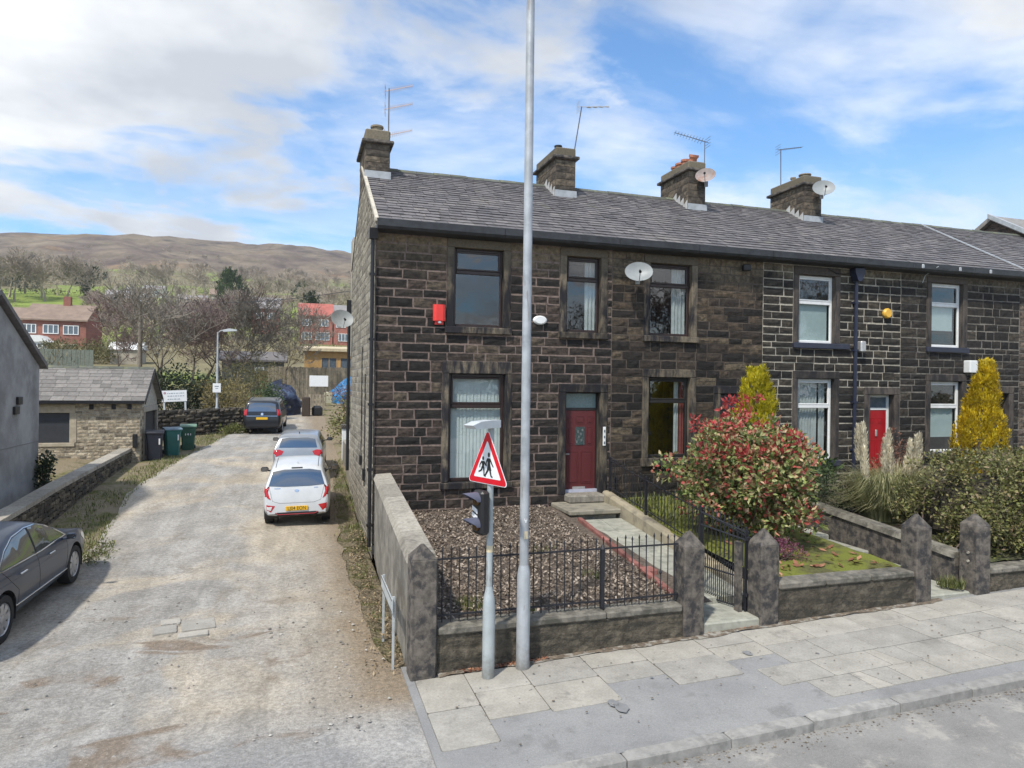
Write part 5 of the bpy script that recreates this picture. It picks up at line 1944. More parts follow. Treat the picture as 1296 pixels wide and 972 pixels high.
# ------------------------------------------------------------------ street furniture on the pavement
col = thing('lighting_column', 'tall galvanised street lighting column rising out of view by the front wall', 'lamp post', (2.80, 8.33, .04))
MB().lathe([(.090, -.05), (.090, .10), (.086, .12), (.085, 1.20), (.078, 1.26), (.060, 1.34)], 20, Matrix.Translation((2.80, 8.33, .04))).build('base_compartment', M['galv'], col, smooth=True)
MB().lathe([(.059, 0), (.058, 3), (.054, 6.5), (.045, 9.2)], 18, Matrix.Translation((2.80, 8.33, 1.36))).build('shaft', M['galv'], col, smooth=True)
MB().path([(2.80, 8.33, 10.5), (2.80, 8.0, 10.75), (2.80, 7.2, 10.85)], .03, 8).build('bracket_arm', M['galv'], col)
MB().bbox(2.68, 6.5, 10.78, 2.92, 7.25, 10.92, .04).build('lantern', M['lamp_grey'], col)
dr_ = MB()
for k in range(7):
    a0, a1 = R(-95 + k * 9), R(-95 + (k + 1) * 9)
    r_ = .0875
    dr_.quad((2.8 + r_ * math.cos(a0 + .6), 8.33 + r_ * math.sin(a0 + .6), .48), (2.8 + r_ * math.cos(a1 + .6), 8.33 + r_ * math.sin(a1 + .6), .48), (2.8 + r_ * math.cos(a1 + .6), 8.33 + r_ * math.sin(a1 + .6), 1.14), (2.8 + r_ * math.cos(a0 + .6), 8.33 + r_ * math.sin(a0 + .6), 1.14))
dr_.build('access_door', M['galv2'], col)
sk = MB()
for z0_, z1_ in ((1.72, 1.82), ):
    for k in range(5):
        a0, a1 = R(-112 + k * 11), R(-112 + (k + 1) * 11)
        r_ = .0605
        sk.quad((2.8 + r_ * math.cos(a0), 8.33 + r_ * math.sin(a0), z0_), (2.8 + r_ * math.cos(a1), 8.33 + r_ * math.sin(a1), z0_), (2.8 + r_ * math.cos(a1), 8.33 + r_ * math.sin(a1), z1_), (2.8 + r_ * math.cos(a0), 8.33 + r_ * math.sin(a0), z1_))
sk.build('sticker', M['sticker'], col)
sk = MB()
for k in range(4):
    a0, a1 = R(-108 + k * 9), R(-108 + (k + 1) * 9)
    r_ = .0605
    zz = 1.92 + .02 * abs(k - 1.5)
    sk.quad((2.8 + r_ * math.cos(a0), 8.33 + r_ * math.sin(a0), zz), (2.8 + r_ * math.cos(a1), 8.33 + r_ * math.sin(a1), zz), (2.8 + r_ * math.cos(a1), 8.33 + r_ * math.sin(a1), zz + .035), (2.8 + r_ * math.cos(a0), 8.33 + r_ * math.sin(a0), zz + .035))
sk.build('torn_label', M['white_plastic'], col)

SX, SY = 2.31, 8.22
sg = thing('sign_post', 'grey post carrying the school warning triangle and twin signal head', 'sign post', (SX, SY, .03))
MB().lathe([(.078, -.05), (.077, .90), (.070, .99), (.062, 1.03), (.040, 1.14)], 18, Matrix.Translation((SX, SY, .03))).build('base', M['galv2'], sg, smooth=True)
MB().lathe([(.039, 0), (.039, 2.02)], 16, Matrix.Translation((SX, SY, 1.17))).build('pole', M['galv2'], sg, smooth=True)
sb = MB()
for k in range(8):
    a0, a1 = R(-180 + k * 22.5), R(-180 + (k + 1) * 22.5); r_ = .041
    sb.quad((SX + r_ * math.cos(a0), SY + r_ * math.sin(a0), 1.60), (SX + r_ * math.cos(a1), SY + r_ * math.sin(a1), 1.60), (SX + r_ * math.cos(a1), SY + r_ * math.sin(a1), 1.685), (SX + r_ * math.cos(a0), SY + r_ * math.sin(a0), 1.685))
sb.build('tape_band', M['sticker'], sg)
# small lantern over the sign
SROT = R(-67 )          # sign faces up the street to the left
ml = Matrix.Translation((SX, SY, 3.17)) @ Matrix.Rotation(R(-52), 4, 'Z')
ln = MB(); ln.prism([(-.46, .03), (-.40, -.015), (.0, -.02), (.0, .05), (-.05, .08), (-.30, .07)], 'x', -.075, .075, ml); ln.box(-.05, -.01, -.02, .05, .14, .075, ml)
ln.build('sign_lantern', M['lamp_grey'], sg, fixn=True)


def tri_pts(side, r, n=4):
    """rounded triangle, point up, in (u,w), base at w=0"""
    h = side * math.sqrt(3) / 2
    V = [(-side / 2, 0), (side / 2, 0), (0, h)]
    out = []
    cen = (0, h / 3)
    for k, (u, w) in enumerate(V):
        d = math.hypot(u - cen[0], w - cen[1])
        c_ = (u + (cen[0] - u) / d * 2 * r, w + (cen[1] - w) / d * 2 * r)
        a = math.atan2(w - cen[1], u - cen[0])
        for q in range(n + 1):
            t_ = a + R(-60 + 120 * q / n)
            out.append((c_[0] + r * math.cos(t_), c_[1] + r * math.sin(t_)))
    return out


SM4 = Matrix.Translation((SX, SY, 2.45)) @ Matrix.Rotation(SROT, 4, 'Z')
plate = MB(); plate.prism(tri_pts(.80, .035), 'y', -.052, -.046, SM4); pl_o = plate.build('sign_plate', M['sign_white'], sg, fixn=True)
tp_ = lambda pts, s_, dz: [(u * s_, w * s_ + dz) for u, w in pts]
b = MB(); b.prism(tri_pts(.775, .033), 'y', -.0545, -.052, Matrix.Translation((0, 0, .007)) @ Matrix.Identity(4) if False else SM4 @ Matrix.Translation((0, 0, .0075))); b.build('red_border', M['sign_red'], pl_o, fixn=True)
b = MB(); b.prism(tri_pts(.54, .01), 'y', -.057, -.0545, SM4 @ Matrix.Translation((0, 0, .075))); b.build('white_panel', M['sign_white'], pl_o, fixn=True)
bk_ = MB(); bk_.box(-.02, -.046, .1, .02, .0, .16, SM4); bk_.box(-.02, -.046, .45, .02, .0, .5, SM4); bk_.build('clip', M['galv2'], pl_o)


def strokes(pts_list, y0, y1, m4, name, mt, parent):
    b_ = MB()
    for pts in pts_list:
        b_.prism(pts, 'y', y0, y1, m4)
    return b_.build(name, mt, parent, fixn=True)


def limb(x0, z0, x1, z1, w0, w1):
    d = Vector((x1 - x0, z1 - z0)).normalized(); nrm = Vector((-d.y, d.x))
    return [(x0 + nrm.x * w0, z0 + nrm.y * w0), (x0 - nrm.x * w0, z0 - nrm.y * w0), (x1 - nrm.x * w1, z1 - nrm.y * w1), (x1 + nrm.x * w1, z1 + nrm.y * w1)]


def disc(x, z, rx, rz_, n=12):
    return [(x + rx * math.cos(2 * math.pi * k / n), z + rz_ * math.sin(2 * math.pi * k / n)) for k in range(n)]


yA, yB = -.0600, -.0570
girl = [disc(.035, .368, .021, .030), [(.010, .325), (.060, .325), (.062, .250), (.088, .175), (.000, .175), (.012, .250)],
        limb(.012, .318, -.018, .268, .011, .010), limb(-.018, .268, -.012, .225, .010, .008), limb(.058, .318, .092, .262, .011, .010), limb(.092, .262, .125, .222, .010, .007),
        limb(.020, .180, -.030, .115, .016, .012), limb(-.030, .115, -.042, .098, .012, .018), limb(.060, .180, .082, .105, .016, .011), limb(.082, .105, .112, .096, .010, .009)]
boy = [disc(-.080, .318, .018, .025), [(-.108, .282), (-.055, .282), (-.062, .205), (-.098, .205)],
       limb(-.106, .278, -.142, .235, .010, .009), limb(-.142, .235, -.146, .196, .009, .007), limb(-.058, .276, -.032, .238, .010, .009), limb(-.032, .238, -.008, .228, .009, .007),
       limb(-.095, .208, -.115, .165, .015, .012), limb(-.115, .165, -.170, .142, .011, .009), limb(-.068, .208, -.060, .155, .014, .011), limb(-.060, .155, -.058, .100, .011, .010), limb(-.058, .104, -.035, .098, .009, .008)]
strokes(girl, yA, yB, SM4, 'girl_symbol', M['sign_black'], pl_o)
strokes(boy, yA, yB, SM4, 'boy_symbol', M['sign_black'], pl_o)

# twin-lamp school signal head on the same post
hm = Matrix.Translation((SX, SY, 1.84)) @ Matrix.Rotation(R(-72), 4, 'Z')
hd = MB(); hd.bbox(-.115, -.20, 0, .115, -.07, .54, .03, hm); hd.box(-.02, -.08, .1, .02, .0, .15, hm); hd.box(-.02, -.08, .4, .02, .0, .45, hm)
hd_o = hd.build('signal_head', M['black_plastic'], sg)
for zc_ in (.43, .12):
    b = MB(); b.lathe([(.075, 0), (.075, .012)], 16, hm @ Matrix.Translation((0, -.20, zc_)) @ Matrix.Rotation(R(90), 4, 'X'))
    b.build('lens', simple('amber_lens_dark', (.10, .055, .02), .2) if 'lensm' not in M else M['lensm'], hd_o)
    v = MB(); nn = 14
    for k in range(nn):
        a0, a1 = R(-10 + 200 * k / nn), R(-10 + 200 * (k + 1) / nn)
        def q(a, y, s_=1.0):
            return hm @ Vector((.095 * math.cos(a) * s_, y, zc_ + .095 * math.sin(a) * s_))
        d0, d1 = .05 + .15 * max(0, math.sin(a0)), .05 + .15 * max(0, math.sin(a1))
        v.quad(q(a0, -.20), q(a1, -.20), q(a1, -.20 - d1, .96), q(a0, -.20 - d0, .96))
        v.quad(q(a0, -.20, .94), q(a1, -.20, .94), q(a1, -.20 - d1, .92), q(a0, -.20 - d0, .92))
    v.build('visor', M['hood'], hd_o, smooth='all')
b = MB()
for z0_, z1_ in ((.275, .33), (.195, .25)):
    b.prism([(-.10, z0_ + .02), (.02, z0_ - .02), (.02, z1_ - .02), (-.10, z1_ + .02)], 'y', -.2035, -.2005, hm)
b.build('white_bars', M['sign_white'], hd_o, fixn=True)

# low street name plate on two legs, seen from its end
sn = thing('street_name_plate', 'low street name plate on two grey legs against the lane side wall', 'street sign', (1.22, 9.4, 0))
for y in (8.92, 9.98):
    MB().box(1.205, y - .02, -.05, 1.235, y + .02, .92).build('leg', M['grey_sign'], sn)
MB().box(1.19, 8.86, .72, 1.204, 10.04, .90).build('plate', M['grey_sign'], sn)
MB().box(1.186, 8.87, .73, 1.1895, 10.03, .742).box(1.186, 8.87, .878, 1.1895, 10.03, .89).build('black_border', M['sign_black'], sn)
# ------------------------------------------------------------------ left side of the lane
M['render_grey'] = simple('grey_render', (.29, .29, .292), .95, var=.25, scale=1.1, col2=(.185, .183, .182), c2=(.42, .66), bump=.01, bscale=30)
gb = thing('grey_building', 'grey rendered building with a pitched gable beside the lane', 'building', (-6.8, 19, 0))
gab = [(15.6, -.2), (21.87, -.2), (21.87, 4.02), (18.9, 5.60), (15.6, 3.85)]
MB().prism(gab, 'x', -12.5, -6.8).build('wall', M['render_grey'], gb, fixn=True)
rf = MB(); rf.prism([(22.1, 3.96), (18.9, 5.66), (18.9, 5.78), (22.1, 4.08)], 'x', -12.7, -6.66); rf.prism([(15.4, 3.80), (18.9, 5.66), (18.9, 5.78), (15.4, 3.92)], 'x', -12.7, -6.66)
rf.build('roof', M['slate'], gb, fixn=True)
vt = MB(); vt.bbox(-6.80, 20.25, 3.02, -6.74, 20.55, 3.22, .01); vt.build('vent', M['black_plastic'], gb)
vt = MB(); vt.bbox(-6.80, 20.05, 2.78, -6.74, 20.35, 2.98, .01); vt.build('vent', M['black_plastic'], gb)
MB().box(-6.815, 15.6, 1.96, -6.792, 21.88, 1.975).build('crack_line', simple('render_joint', (.17, .17, .17), .95), gb)

# low stone wall along the lane
LW = thing('lane_wall', 'low stone wall with flat coping running along the left of the lane', 'wall', (-5.85, 21, .2))
lst = MB()
LV = stone_variants('lane_stone', M['stone_lane'], 6, 31)


def lwz(y): return lerp_tab([(12, .68), (17, .86), (20, 1.02), (24, 1.14), (28.5, 1.26)], y)


def stack_wall(mb, variants, ya, yb, x_face, ztop, zbot, hh=(.10, .17), ww=(.2, .48), face=1):
    """stones of a wall that runs along y; face=+1: seen from +x"""
    y = ya
    n = 9
    for r_ in range(12):
        y = ya
        while y < yb - .04:
            w = rnd.uniform(*ww)
            if yb - (y + w) < .12: w = yb - y
            zb_, zt_ = zbot(y), ztop(y)
            h = .135
            z0_ = zb_ + r_ * h
            if z0_ < zt_ - .03:
                z1_ = min(z0_ + h, zt_)
                m4 = Matrix.Translation((x_face - .02 * face, y + w / 2, (z0_ + z1_) / 2 + rnd.uniform(-.01, .01))) @ Matrix.Rotation(R(90 * face), 4, 'Z') @ Matrix.Diagonal((w - .015, .07 + rnd.uniform(-.01, .03), z1_ - z0_ - .012, 1))
                me = rnd.choice(variants); k = len(mb.v)
                for v in me.vertices: mb.vert(m4 @ v.co)
                for f in me.polygons:
                    mb.f.append(tuple(k + q for q in f.vertices)); mb.mi.append(0)
            y += w


stack_wall(lst, LV, 12, 28.6, -5.68, lambda y: lwz(y) - .10, lambda y: zlane(y) - .1)
lst.build('stonework', M['stone_lane'], LW, kind='stuff')
core = MB()
for k in range(16):
    ya, yb = 12 + k * 1.0375, 12 + (k + 1) * 1.0375
    core.quad((-5.72, ya, -.2), (-5.72, yb, -.2), (-5.72, yb, lwz(yb) - .1), (-5.72, ya, lwz(ya) - .1)); core.quad((-6.0, ya, -.2), (-6.0, yb, -.2), (-6.0, yb, lwz(yb) - .1), (-6.0, ya, lwz(ya) - .1))
core.quad((-6.0, 28.6, -.2), (-5.72, 28.6, -.2), (-5.72, 28.6, 1.16), (-6.0, 28.6, 1.16))
core.build('core', M['mortar2'], LW)
for k in range(18):
    ya, yb = 12 + k * .922, 12 + (k + 1) * .922
    c_ = MB()
    for y in (ya + .006, yb - .006):
        for u, w_ in ((-.2, -.10), (.2, -.10), (.19, .0), (-.19, .0)): c_.vert((-5.86 + u, y, lwz(y) + w_ + rnd.uniform(-.004, .004)))
    c_.f += [(3, 2, 1, 0), (4, 5, 6, 7), (0, 1, 5, 4), (1, 2, 6, 5), (2, 3, 7, 6), (3, 0, 4, 7)]; c_.mi += [0] * 6
    c_.build('coping_stone', M['coping'], LW)

# stone outbuilding
OB = thing('stone_outbuilding', 'small stone outbuilding with a grey slate roof and open dark doorway', 'outbuilding', (-7.5, 29, .7))
OX0, OX1, OY0, OY1, OZ = -10.6, -5.40, 27.5, 30.5, 2.93
RZ_, RY_ = 4.12, 29.0
ws = MB()
wall_sheet(ws, OX0, OX1, .3, OZ, OY0, [(-9.9, -7.62, 1.45, 2.50)])
ws.build('front_wall', M['mortarg'], OB)
e_ = MB()
e_.poly([(OX1, OY0, .3), (OX1, OY0 + .55, .3), (OX1, OY0 + .55, 2.55), (OX1, OY0 + 1.55, 2.55), (OX1, OY1, 2.55), (OX1, OY1, OZ), (OX1, RY_, RZ_ - .1), (OX1, OY0, OZ)])
e_.quad((OX0, OY1, .3), (OX1, OY1, .3), (OX1, OY1, OZ), (OX0, OY1, OZ)); e_.poly([(OX0, OY0, .3), (OX0, OY1, .3), (OX0, OY1, OZ), (OX0, RY_, RZ_ - .1), (OX0, OY0, OZ)])
e_.build('end_wall', M['mortarg'], OB)
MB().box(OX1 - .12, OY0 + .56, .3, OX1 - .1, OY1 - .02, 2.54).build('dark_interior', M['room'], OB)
MB().box(OX1 - .03, OY0 + .50, .3, OX1 + .05, OY0 + .60, 2.6).box(OX1 - .03, OY1 - .1, .3, OX1 + .05, OY1, 2.6).build('door_post', simple('weathered_post', (.35, .32, .27), .9), OB)
MB().bbox(OX1 - .1, OY0 + .4, 2.50, OX1 + .04, OY1, 2.70, .01).build('door_lintel', M['coping'], OB)
sst = MB()
SV = stone_variants('shed_stone', M['stone_shed'], 6, 41)
z = .45
blk = [(-9.9, -7.62, 1.45, 2.50), (-10.0, -7.45, 2.50, 2.80), (-10.0, -7.45, 1.32, 1.45), (-7.62, -7.40, 1.45, 2.5)]
while z < OZ - .03:
    h = min(rnd.uniform(.085, .135), OZ - z)
    zm = z + h / 2
    for a, e in cut(OX0, OX1, [(b[0], b[1]) for b in blk if b[2] < zm < b[3]]):
        x = a
        while x < e - .02:
            w = rnd.uniform(.16, .46)
            if e - (x + w) < .12: w = e - x
            m4 = Matrix.Translation((x + w / 2, OY0 + .012, zm)) @ Matrix.Diagonal((w - .014, .05, h - .014, 1))
            me = rnd.choice(SV); k = len(sst.v)
            for v in me.vertices: sst.vert(m4 @ v.co)
            for f in me.polygons:
                sst.f.append(tuple(k + q for q in f.vertices)); sst.mi.append(0)
            x += w
    y = OY0
    while y < OY0 + .5:
        w = .26
        m4 = Matrix.Translation((OX1 - .012, y + w / 2, zm)) @ Matrix.Rotation(R(90), 4, 'Z') @ Matrix.Diagonal((w - .014, .05, h - .014, 1))
        me = rnd.choice(SV); k = len(sst.v)
        for v in me.vertices: sst.vert(m4 @ v.co)
        for f in me.polygons:
            sst.f.append(tuple(k + q for q in f.vertices)); sst.mi.append(0)
        y += w
    z += h
sst.build('stonework', M['stone_shed'], OB, kind='stuff')
MB().bbox(-10.0, OY0 - .03, 2.50, -7.45, OY0 + .1, 2.80, .01).build('lintel', M['shed_dress'] if 'shed_dress' in M else M.setdefault('shed_dress', simple('buff_dressed_stone', (.40, .345, .26), .9, var=.15)), OB)
MB().bbox(-10.0, OY0 - .05, 1.32, -7.45, OY0 + .1, 1.45, .01).build('sill', M['shed_dress'], OB)
MB().bbox(-7.62, OY0 - .02, 1.45, -7.40, OY0 + .1, 2.5, .01).build('jamb', M['shed_dress'], OB)
MB().box(-9.9, OY0 + .05, 1.45, -7.62, OY0 + .07, 2.50).build('boarded_window', simple('dark_boarding', (.030, .033, .04), .6), OB)
for xx in (-6.95, -6.25, -5.75):
    MB().box(xx - .07, OY0 - .02, 2.62, xx + .07, OY0 + .04, 2.80).build('putlog_hole', M['black_plastic'], OB)
# slates, each one a part
so = .22
eave_y, eave_z = OY0 - .22, OZ - .02
Ls = math.hypot(RY_ - eave_y, RZ_ - eave_z); sdy, sdz = (RY_ - eave_y) / Ls, (RZ_ - eave_z) / Ls
ang = math.atan2(sdz, sdy)
sl = MB().bbox(-.5, 0, 0, .5, 1, 1, .02).mesh('slate'); sl.materials.append(slate_one if 'slate_one' in globals() else simple('outbuilding_slate', (.185, .17, .155), .7, rand=.22, var=.15, scale=9, bump=.004))
t_, row = 0.0, 0
while t_ < Ls - .12:
    e_len = .27 - .08 * t_ / Ls
    x = OX0 - .15
    first = True
    while x < OX1 + .16:
        w = rnd.uniform(.28, .46)
        if OX1 + .18 - (x + w) < .2: w = OX1 + .18 - x
        m4 = Matrix.Translation((x + w / 2, eave_y + sdy * t_ - sdz * .02, eave_z + sdz * t_ + sdy * .02)) @ Matrix.Rotation(ang - .05, 4, 'X') @ Matrix.Diagonal((w - .008, e_len * 1.35, .018, 1))
        if x + w > -9.4:
            inst('slate', sl, None, OB, m4)
        x += w
    t_ += e_len; row += 1
us = MB(); us.quad((OX0 - .15, eave_y, eave_z), (OX1 + .17, eave_y, eave_z), (OX1 + .17, RY_, RZ_ - .015), (OX0 - .15, RY_, RZ_ - .015)); us.quad((OX0 - .15, OY1 + .22, eave_z), (OX1 + .17, OY1 + .22, eave_z), (OX1 + .17, RY_, RZ_), (OX0 - .15, RY_, RZ_))
us.build('roof_slope', M['slate_shed'], OB)
rt = MB(); rt.prism([(-.12, -.06), (0, .03), (.12, -.06), (0, .0)], 'x', -.5, .5); rme = rt.mesh('ridge_tile'); rme.materials.append(M['ridge'])
for k in range(11):
    inst('ridge_tile', rme, None, OB, SM((OX0 + .1 + .5 * k, RY_, RZ_ + .03), (.485, 1, 1)))
MB().box(OX0 - .15, eave_y - .08, eave_z - .08, OX1 + .17, eave_y + .0, eave_z + .005).build('gutter', M['black_pipe'], OB)
bb_ = MB(); bb_.prism([(eave_y, eave_z - .10), (RY_, RZ_ - .12), (RY_, RZ_ + .0), (eave_y, eave_z + .015)], 'x', OX1 + .18, OX1 + .21); bb_.prism([(OY1 + .22, eave_z - .10), (RY_, RZ_ - .12), (RY_, RZ_ + .0), (OY1 + .22, eave_z + .015)], 'x', OX1 + .18, OX1 + .21)
bb_.build('bargeboard', M['black_pipe'], OB, fixn=True)
MB().bbox(-5.62, 27.36, 1.25, -5.47, 27.46, 1.75, .02).build('meter_box', M['black_plastic'], OB)


# wheelie bins
def bin_(label, loc, rz, cb, cl, h=1.07, mark=False):
    t = thing('wheelie_bin', label, 'bin', loc, rz, local=True, group='wheelie bins by the outbuilding')
    mb_ = simple('bin_body', cb, .5, var=.12); ml_ = simple('bin_lid', cl, .5, var=.12)
    b = MB()
    prof = [(.22, .24, .0), (.25, .28, .5), (.285, .33, h - .16), (.30, .345, h - .14), (.30, .345, h - .10)]
    rings = []
    for a, c_, z_ in prof:
        r_ = .05
        rings.append([b.vert(p) for p in ((-a + r_, -c_, z_), (a - r_, -c_, z_), (a, -c_ + r_, z_), (a, c_ - r_, z_), (a - r_, c_, z_), (-a + r_, c_, z_), (-a, c_ - r_, z_), (-a, -c_ + r_, z_))])
    for p, q in zip(rings[:-1], rings[1:]):
        for k in range(8):
            b.f.append((p[k], p[(k + 1) % 8], q[(k + 1) % 8], q[k])); b.mi.append(0)
    b.f.append(tuple(reversed(rings[0]))); b.mi.append(0)
    b.build('body', mb_, t)
    l_ = MB(); l_.prism([(-.36, h - .10), (.36, h - .10), (.36, h - .05), (.15, h + .0), (-.30, h - .03), (-.36, h - .07)], 'x', -.31, .31); l_.build('lid', ml_, t, fixn=True)
    hn = MB(); hn.tube((-.22, .40, h - .12), (.22, .40, h - .12), .018, n=8); hn.build('handle', ml_, t)
    for s_ in (-1, 1):
        w_ = MB(); w_.tube((s_ * .22, .30, .10), (s_ * .28, .30, .10), .10, n=14); w_.build('wheel', M['black_plastic'], t)
    if mark:
        k_ = MB()
        for u in (-.10, 0, .09):
            k_.box(u - .012, -.305, .62, u + .012, -.30, .74)
        k_.box(-.05, -.305, .66, .03, -.30, .68)
        k_.build('painted_number', M['white_plastic'], t)
    else:
        k_ = MB(); k_.bbox(.14, -.335, .58, .19, -.315, .80, .005); k_.build('sticker', M['white_plastic'], t)
    return t


bin_('dark navy wheelie bin against the outbuilding wall', (-5.02, 28.05, .74), R(8), (.018, .020, .035), (.05, .05, .06), 1.10)
bin_('teal wheelie bin with a blue-grey lid between the other two bins', (-4.62, 29.1, .80), R(20), (.012, .115, .105), (.14, .21, .26), 1.08)
bin_('green wheelie bin with painted number standing apart by the drystone wall', (-4.25, 30.6, .84), R(8), (.018, .085, .055), (.14, .24, .17), 1.06, True)

# drystone wall behind the bins
DW = thing('drystone_wall', 'rough dark drystone wall behind the bins and lamp post', 'wall', (-4, 36, .9))
dst = MB()
DV = stone_variants('drystone', M['stone_dry'], 8, 55)
pa, pb = Vector((-6.6, 34.2, 0)), Vector((-1.9, 36.9, 0))
dL = (pb - pa).length; dd = (pb - pa).normalized(); dn = math.atan2(dd.y, dd.x)
for r_ in range(7):
    s_ = 0.0
    while s_ < dL:
        w = rnd.uniform(.22, .6)
        p = pa + dd * (s_ + w / 2)
        zb = zlane(p.y) - .1
        h = .18
        m4 = Matrix.Translation((p.x, p.y, zb + (r_ + .5) * h + rnd.uniform(-.02, .02))) @ Matrix.Rotation(dn + rnd.uniform(-.06, .06), 4, 'Z') @ Matrix.Rotation(rnd.uniform(-.06, .06), 4, 'Y') @ Matrix.Diagonal((w - .02, .34 + rnd.uniform(-.06, .06), h - .015 + (rnd.uniform(0, .08) if r_ == 6 else 0), 1))
        me = rnd.choice(DV); k = len(dst.v)
        for v in me.vertices: dst.vert(m4 @ v.co)
        for f in me.polygons:
            dst.f.append(tuple(k + q for q in f.vertices)); dst.mi.append(0)
        s_ += w
dst.build('stonework', M['stone_dry'], DW, kind='stuff')
MB().box(-dL / 2, -.02, -.3, dL / 2, .10, 1.10, Matrix.Translation((pa + pb) / 2 + Vector((0, .05, .9))) @ Matrix.Rotation(dn, 4, 'Z')).build('core', M['mortar2'], DW)

# lane lamp post, notice board, utility pole
lp = thing('lamp_post', 'slim grey lamp post with a small white notice beside the lane', 'lamp post', (-3.78, 36.0, 1.0))
MB().lathe([(.10, -.2), (.10, 1.25), (.055, 1.4), (.036, 5.0)], 12, Matrix.Translation((-3.74, 36.0, 1.05))).build('pole', M['galv'], lp, smooth=True)
MB().path([(-3.74, 36.0, 6.0), (-3.6, 35.95, 6.12), (-3.3, 35.9, 6.15)], .03, 6).build('arm', M['galv'], lp)
MB().prism([(-.06, 0), (.55, .06), (.55, .13), (.2, .17), (-.06, .1)], 'y', -.13, .13, Matrix.Translation((-3.42, 35.9, 6.06))).build('lantern', M['lamp_grey'], lp, fixn=True)
nt = MB(); nt.box(-3.92, 35.82, 3.12, -3.56, 35.85, 3.56); nt.build('notice', M['sign_white'], lp)
nt = MB(); nt.box(-3.83, 35.812, 3.40, -3.65, 35.818, 3.43); nt.box(-3.80, 35.812, 3.30, -3.68, 35.818, 3.32); nt.build('notice_print', M['ink'], lp)
nb = thing('notice_board', 'white notice board on two posts above the drystone wall', 'notice board', (-5.6, 36.0, 1.2))
m4 = Matrix.Translation((-5.52, 36.2, 0)) @ Matrix.Rotation(R(2), 4, 'Z') @ Matrix.Rotation(R(-2.5), 4, 'Y')
for u in (-.46, .46):
    MB().box(u - .04, -.03, 1.0, u + .04, .03, 2.80, m4).build('post', M['lamp_grey'], nb)
MB().box(-.54, -.05, 2.66, .54, -.031, 3.20, m4).build('board', M['sign_white'], nb)
ink = MB()
for z_, u0, u1 in ((3.06, -.30, .42), (2.93, -.30, .44), (2.78, -.30, .30)):
    u = u0
    while u < u1 - .03:
        w = rnd.uniform(.03, .10)
        ink.box(u, -.056, z_ - .022, min(u + w, u1), -.0515, z_ + .022, m4)
        u += w + .03
ink.build('lettering', simple('faded_lettering', (.38, .42, .46), .6), nb)
MB().lathe([(.06, 0), (.06, .004)], 12, m4 @ Matrix.Translation((-.41, -.052, 3.08)) @ Matrix.Rotation(R(90), 4, 'X')).build('emblem', simple('faded_emblem', (.45, .30, .35), .6), nb)
up = thing('utility_pole', 'wooden utility pole with a grey transformer box and thin wires', 'utility pole', (-10.6, 53.6, 2))
MB().lathe([(.17, -.5), (.13, 8.0)], 10, Matrix.Translation((-10.6, 53.6, 2.0))).build('pole', simple('pole_wood', (.20, .17, .135), .9, var=.25), up, smooth=True)
MB().bbox(-10.58, 53.2, 9.1, -10.12, 53.5, 9.68, .04).build('transformer_box', M['lamp_grey'], up)
MB().bbox(-10.98, 53.3, 9.05, -10.68, 53.6, 9.6, .04).build('bracket', M['black_plastic'], up)
wr = MB()
for k in range(14):
    t0_, t1_ = k / 14, (k + 1) / 14
    def wp(t): return (-10.6 + 13.5 * t, 53.5 - 24 * t, 9.9 - 2.2 * t - 1.4 * math.sin(math.pi * t) * .5)
    wr.tube(wp(t0_), wp(t1_), .014, n=4, cap=False)
wr.build('wire', M['black_pipe'], up)

# right verge: garden wall stub with white box, hedge side objects
gw_ = thing('garden_gatepost', 'white painted gatepost with dark cap behind the end house', 'gatepost', (1.75, 26.5, .9))
MB().bbox(1.62, 26.3, .6, 2.05, 26.75, 1.95, .01).build('shaft', M['white_plastic'], gw_)
MB().bbox(1.57, 26.25, 1.95, 2.1, 26.8, 2.10, .02).build('cap', M['post'], gw_)
gw_ = thing('garden_wall', 'short grey garden wall along the lane behind the end house', 'wall', (1.75, 24.4, .7))
MB().bbox(1.62, 22.6, .3, 1.9, 26.2, 1.55, .02).build('wall_face', M['coping'], gw_)

# end of the lane: fence, tarpaulin heaps, cabin
M['fence_wood'] = simple('weathered_fence', (.235, .20, .145), .9, rand=.2, var=.2, scale=5)
fe = thing('board_fence', 'tall weathered board fence closing the far end of the lane', 'fence', (3, 57, 2.3))
fb = MB().bbox(-.5, -.5, 0, .5, .5, 1, .02).mesh('board'); fb.materials.append(M['fence_wood'])
for k in range(56):
    xx = -2.2 + k * .16
    inst('board', fb, None, fe, SM((xx, 57 + .12 * (k % 2) * .3, 2.1), (.15, .025, 2.75 + rnd.uniform(-.05, .05))))
for zz in (2.6, 3.6, 4.5):
    MB().box(-2.3, 57.04, zz, 6.8, 57.1, zz + .09).build('rail', M['fence_wood'], fe)


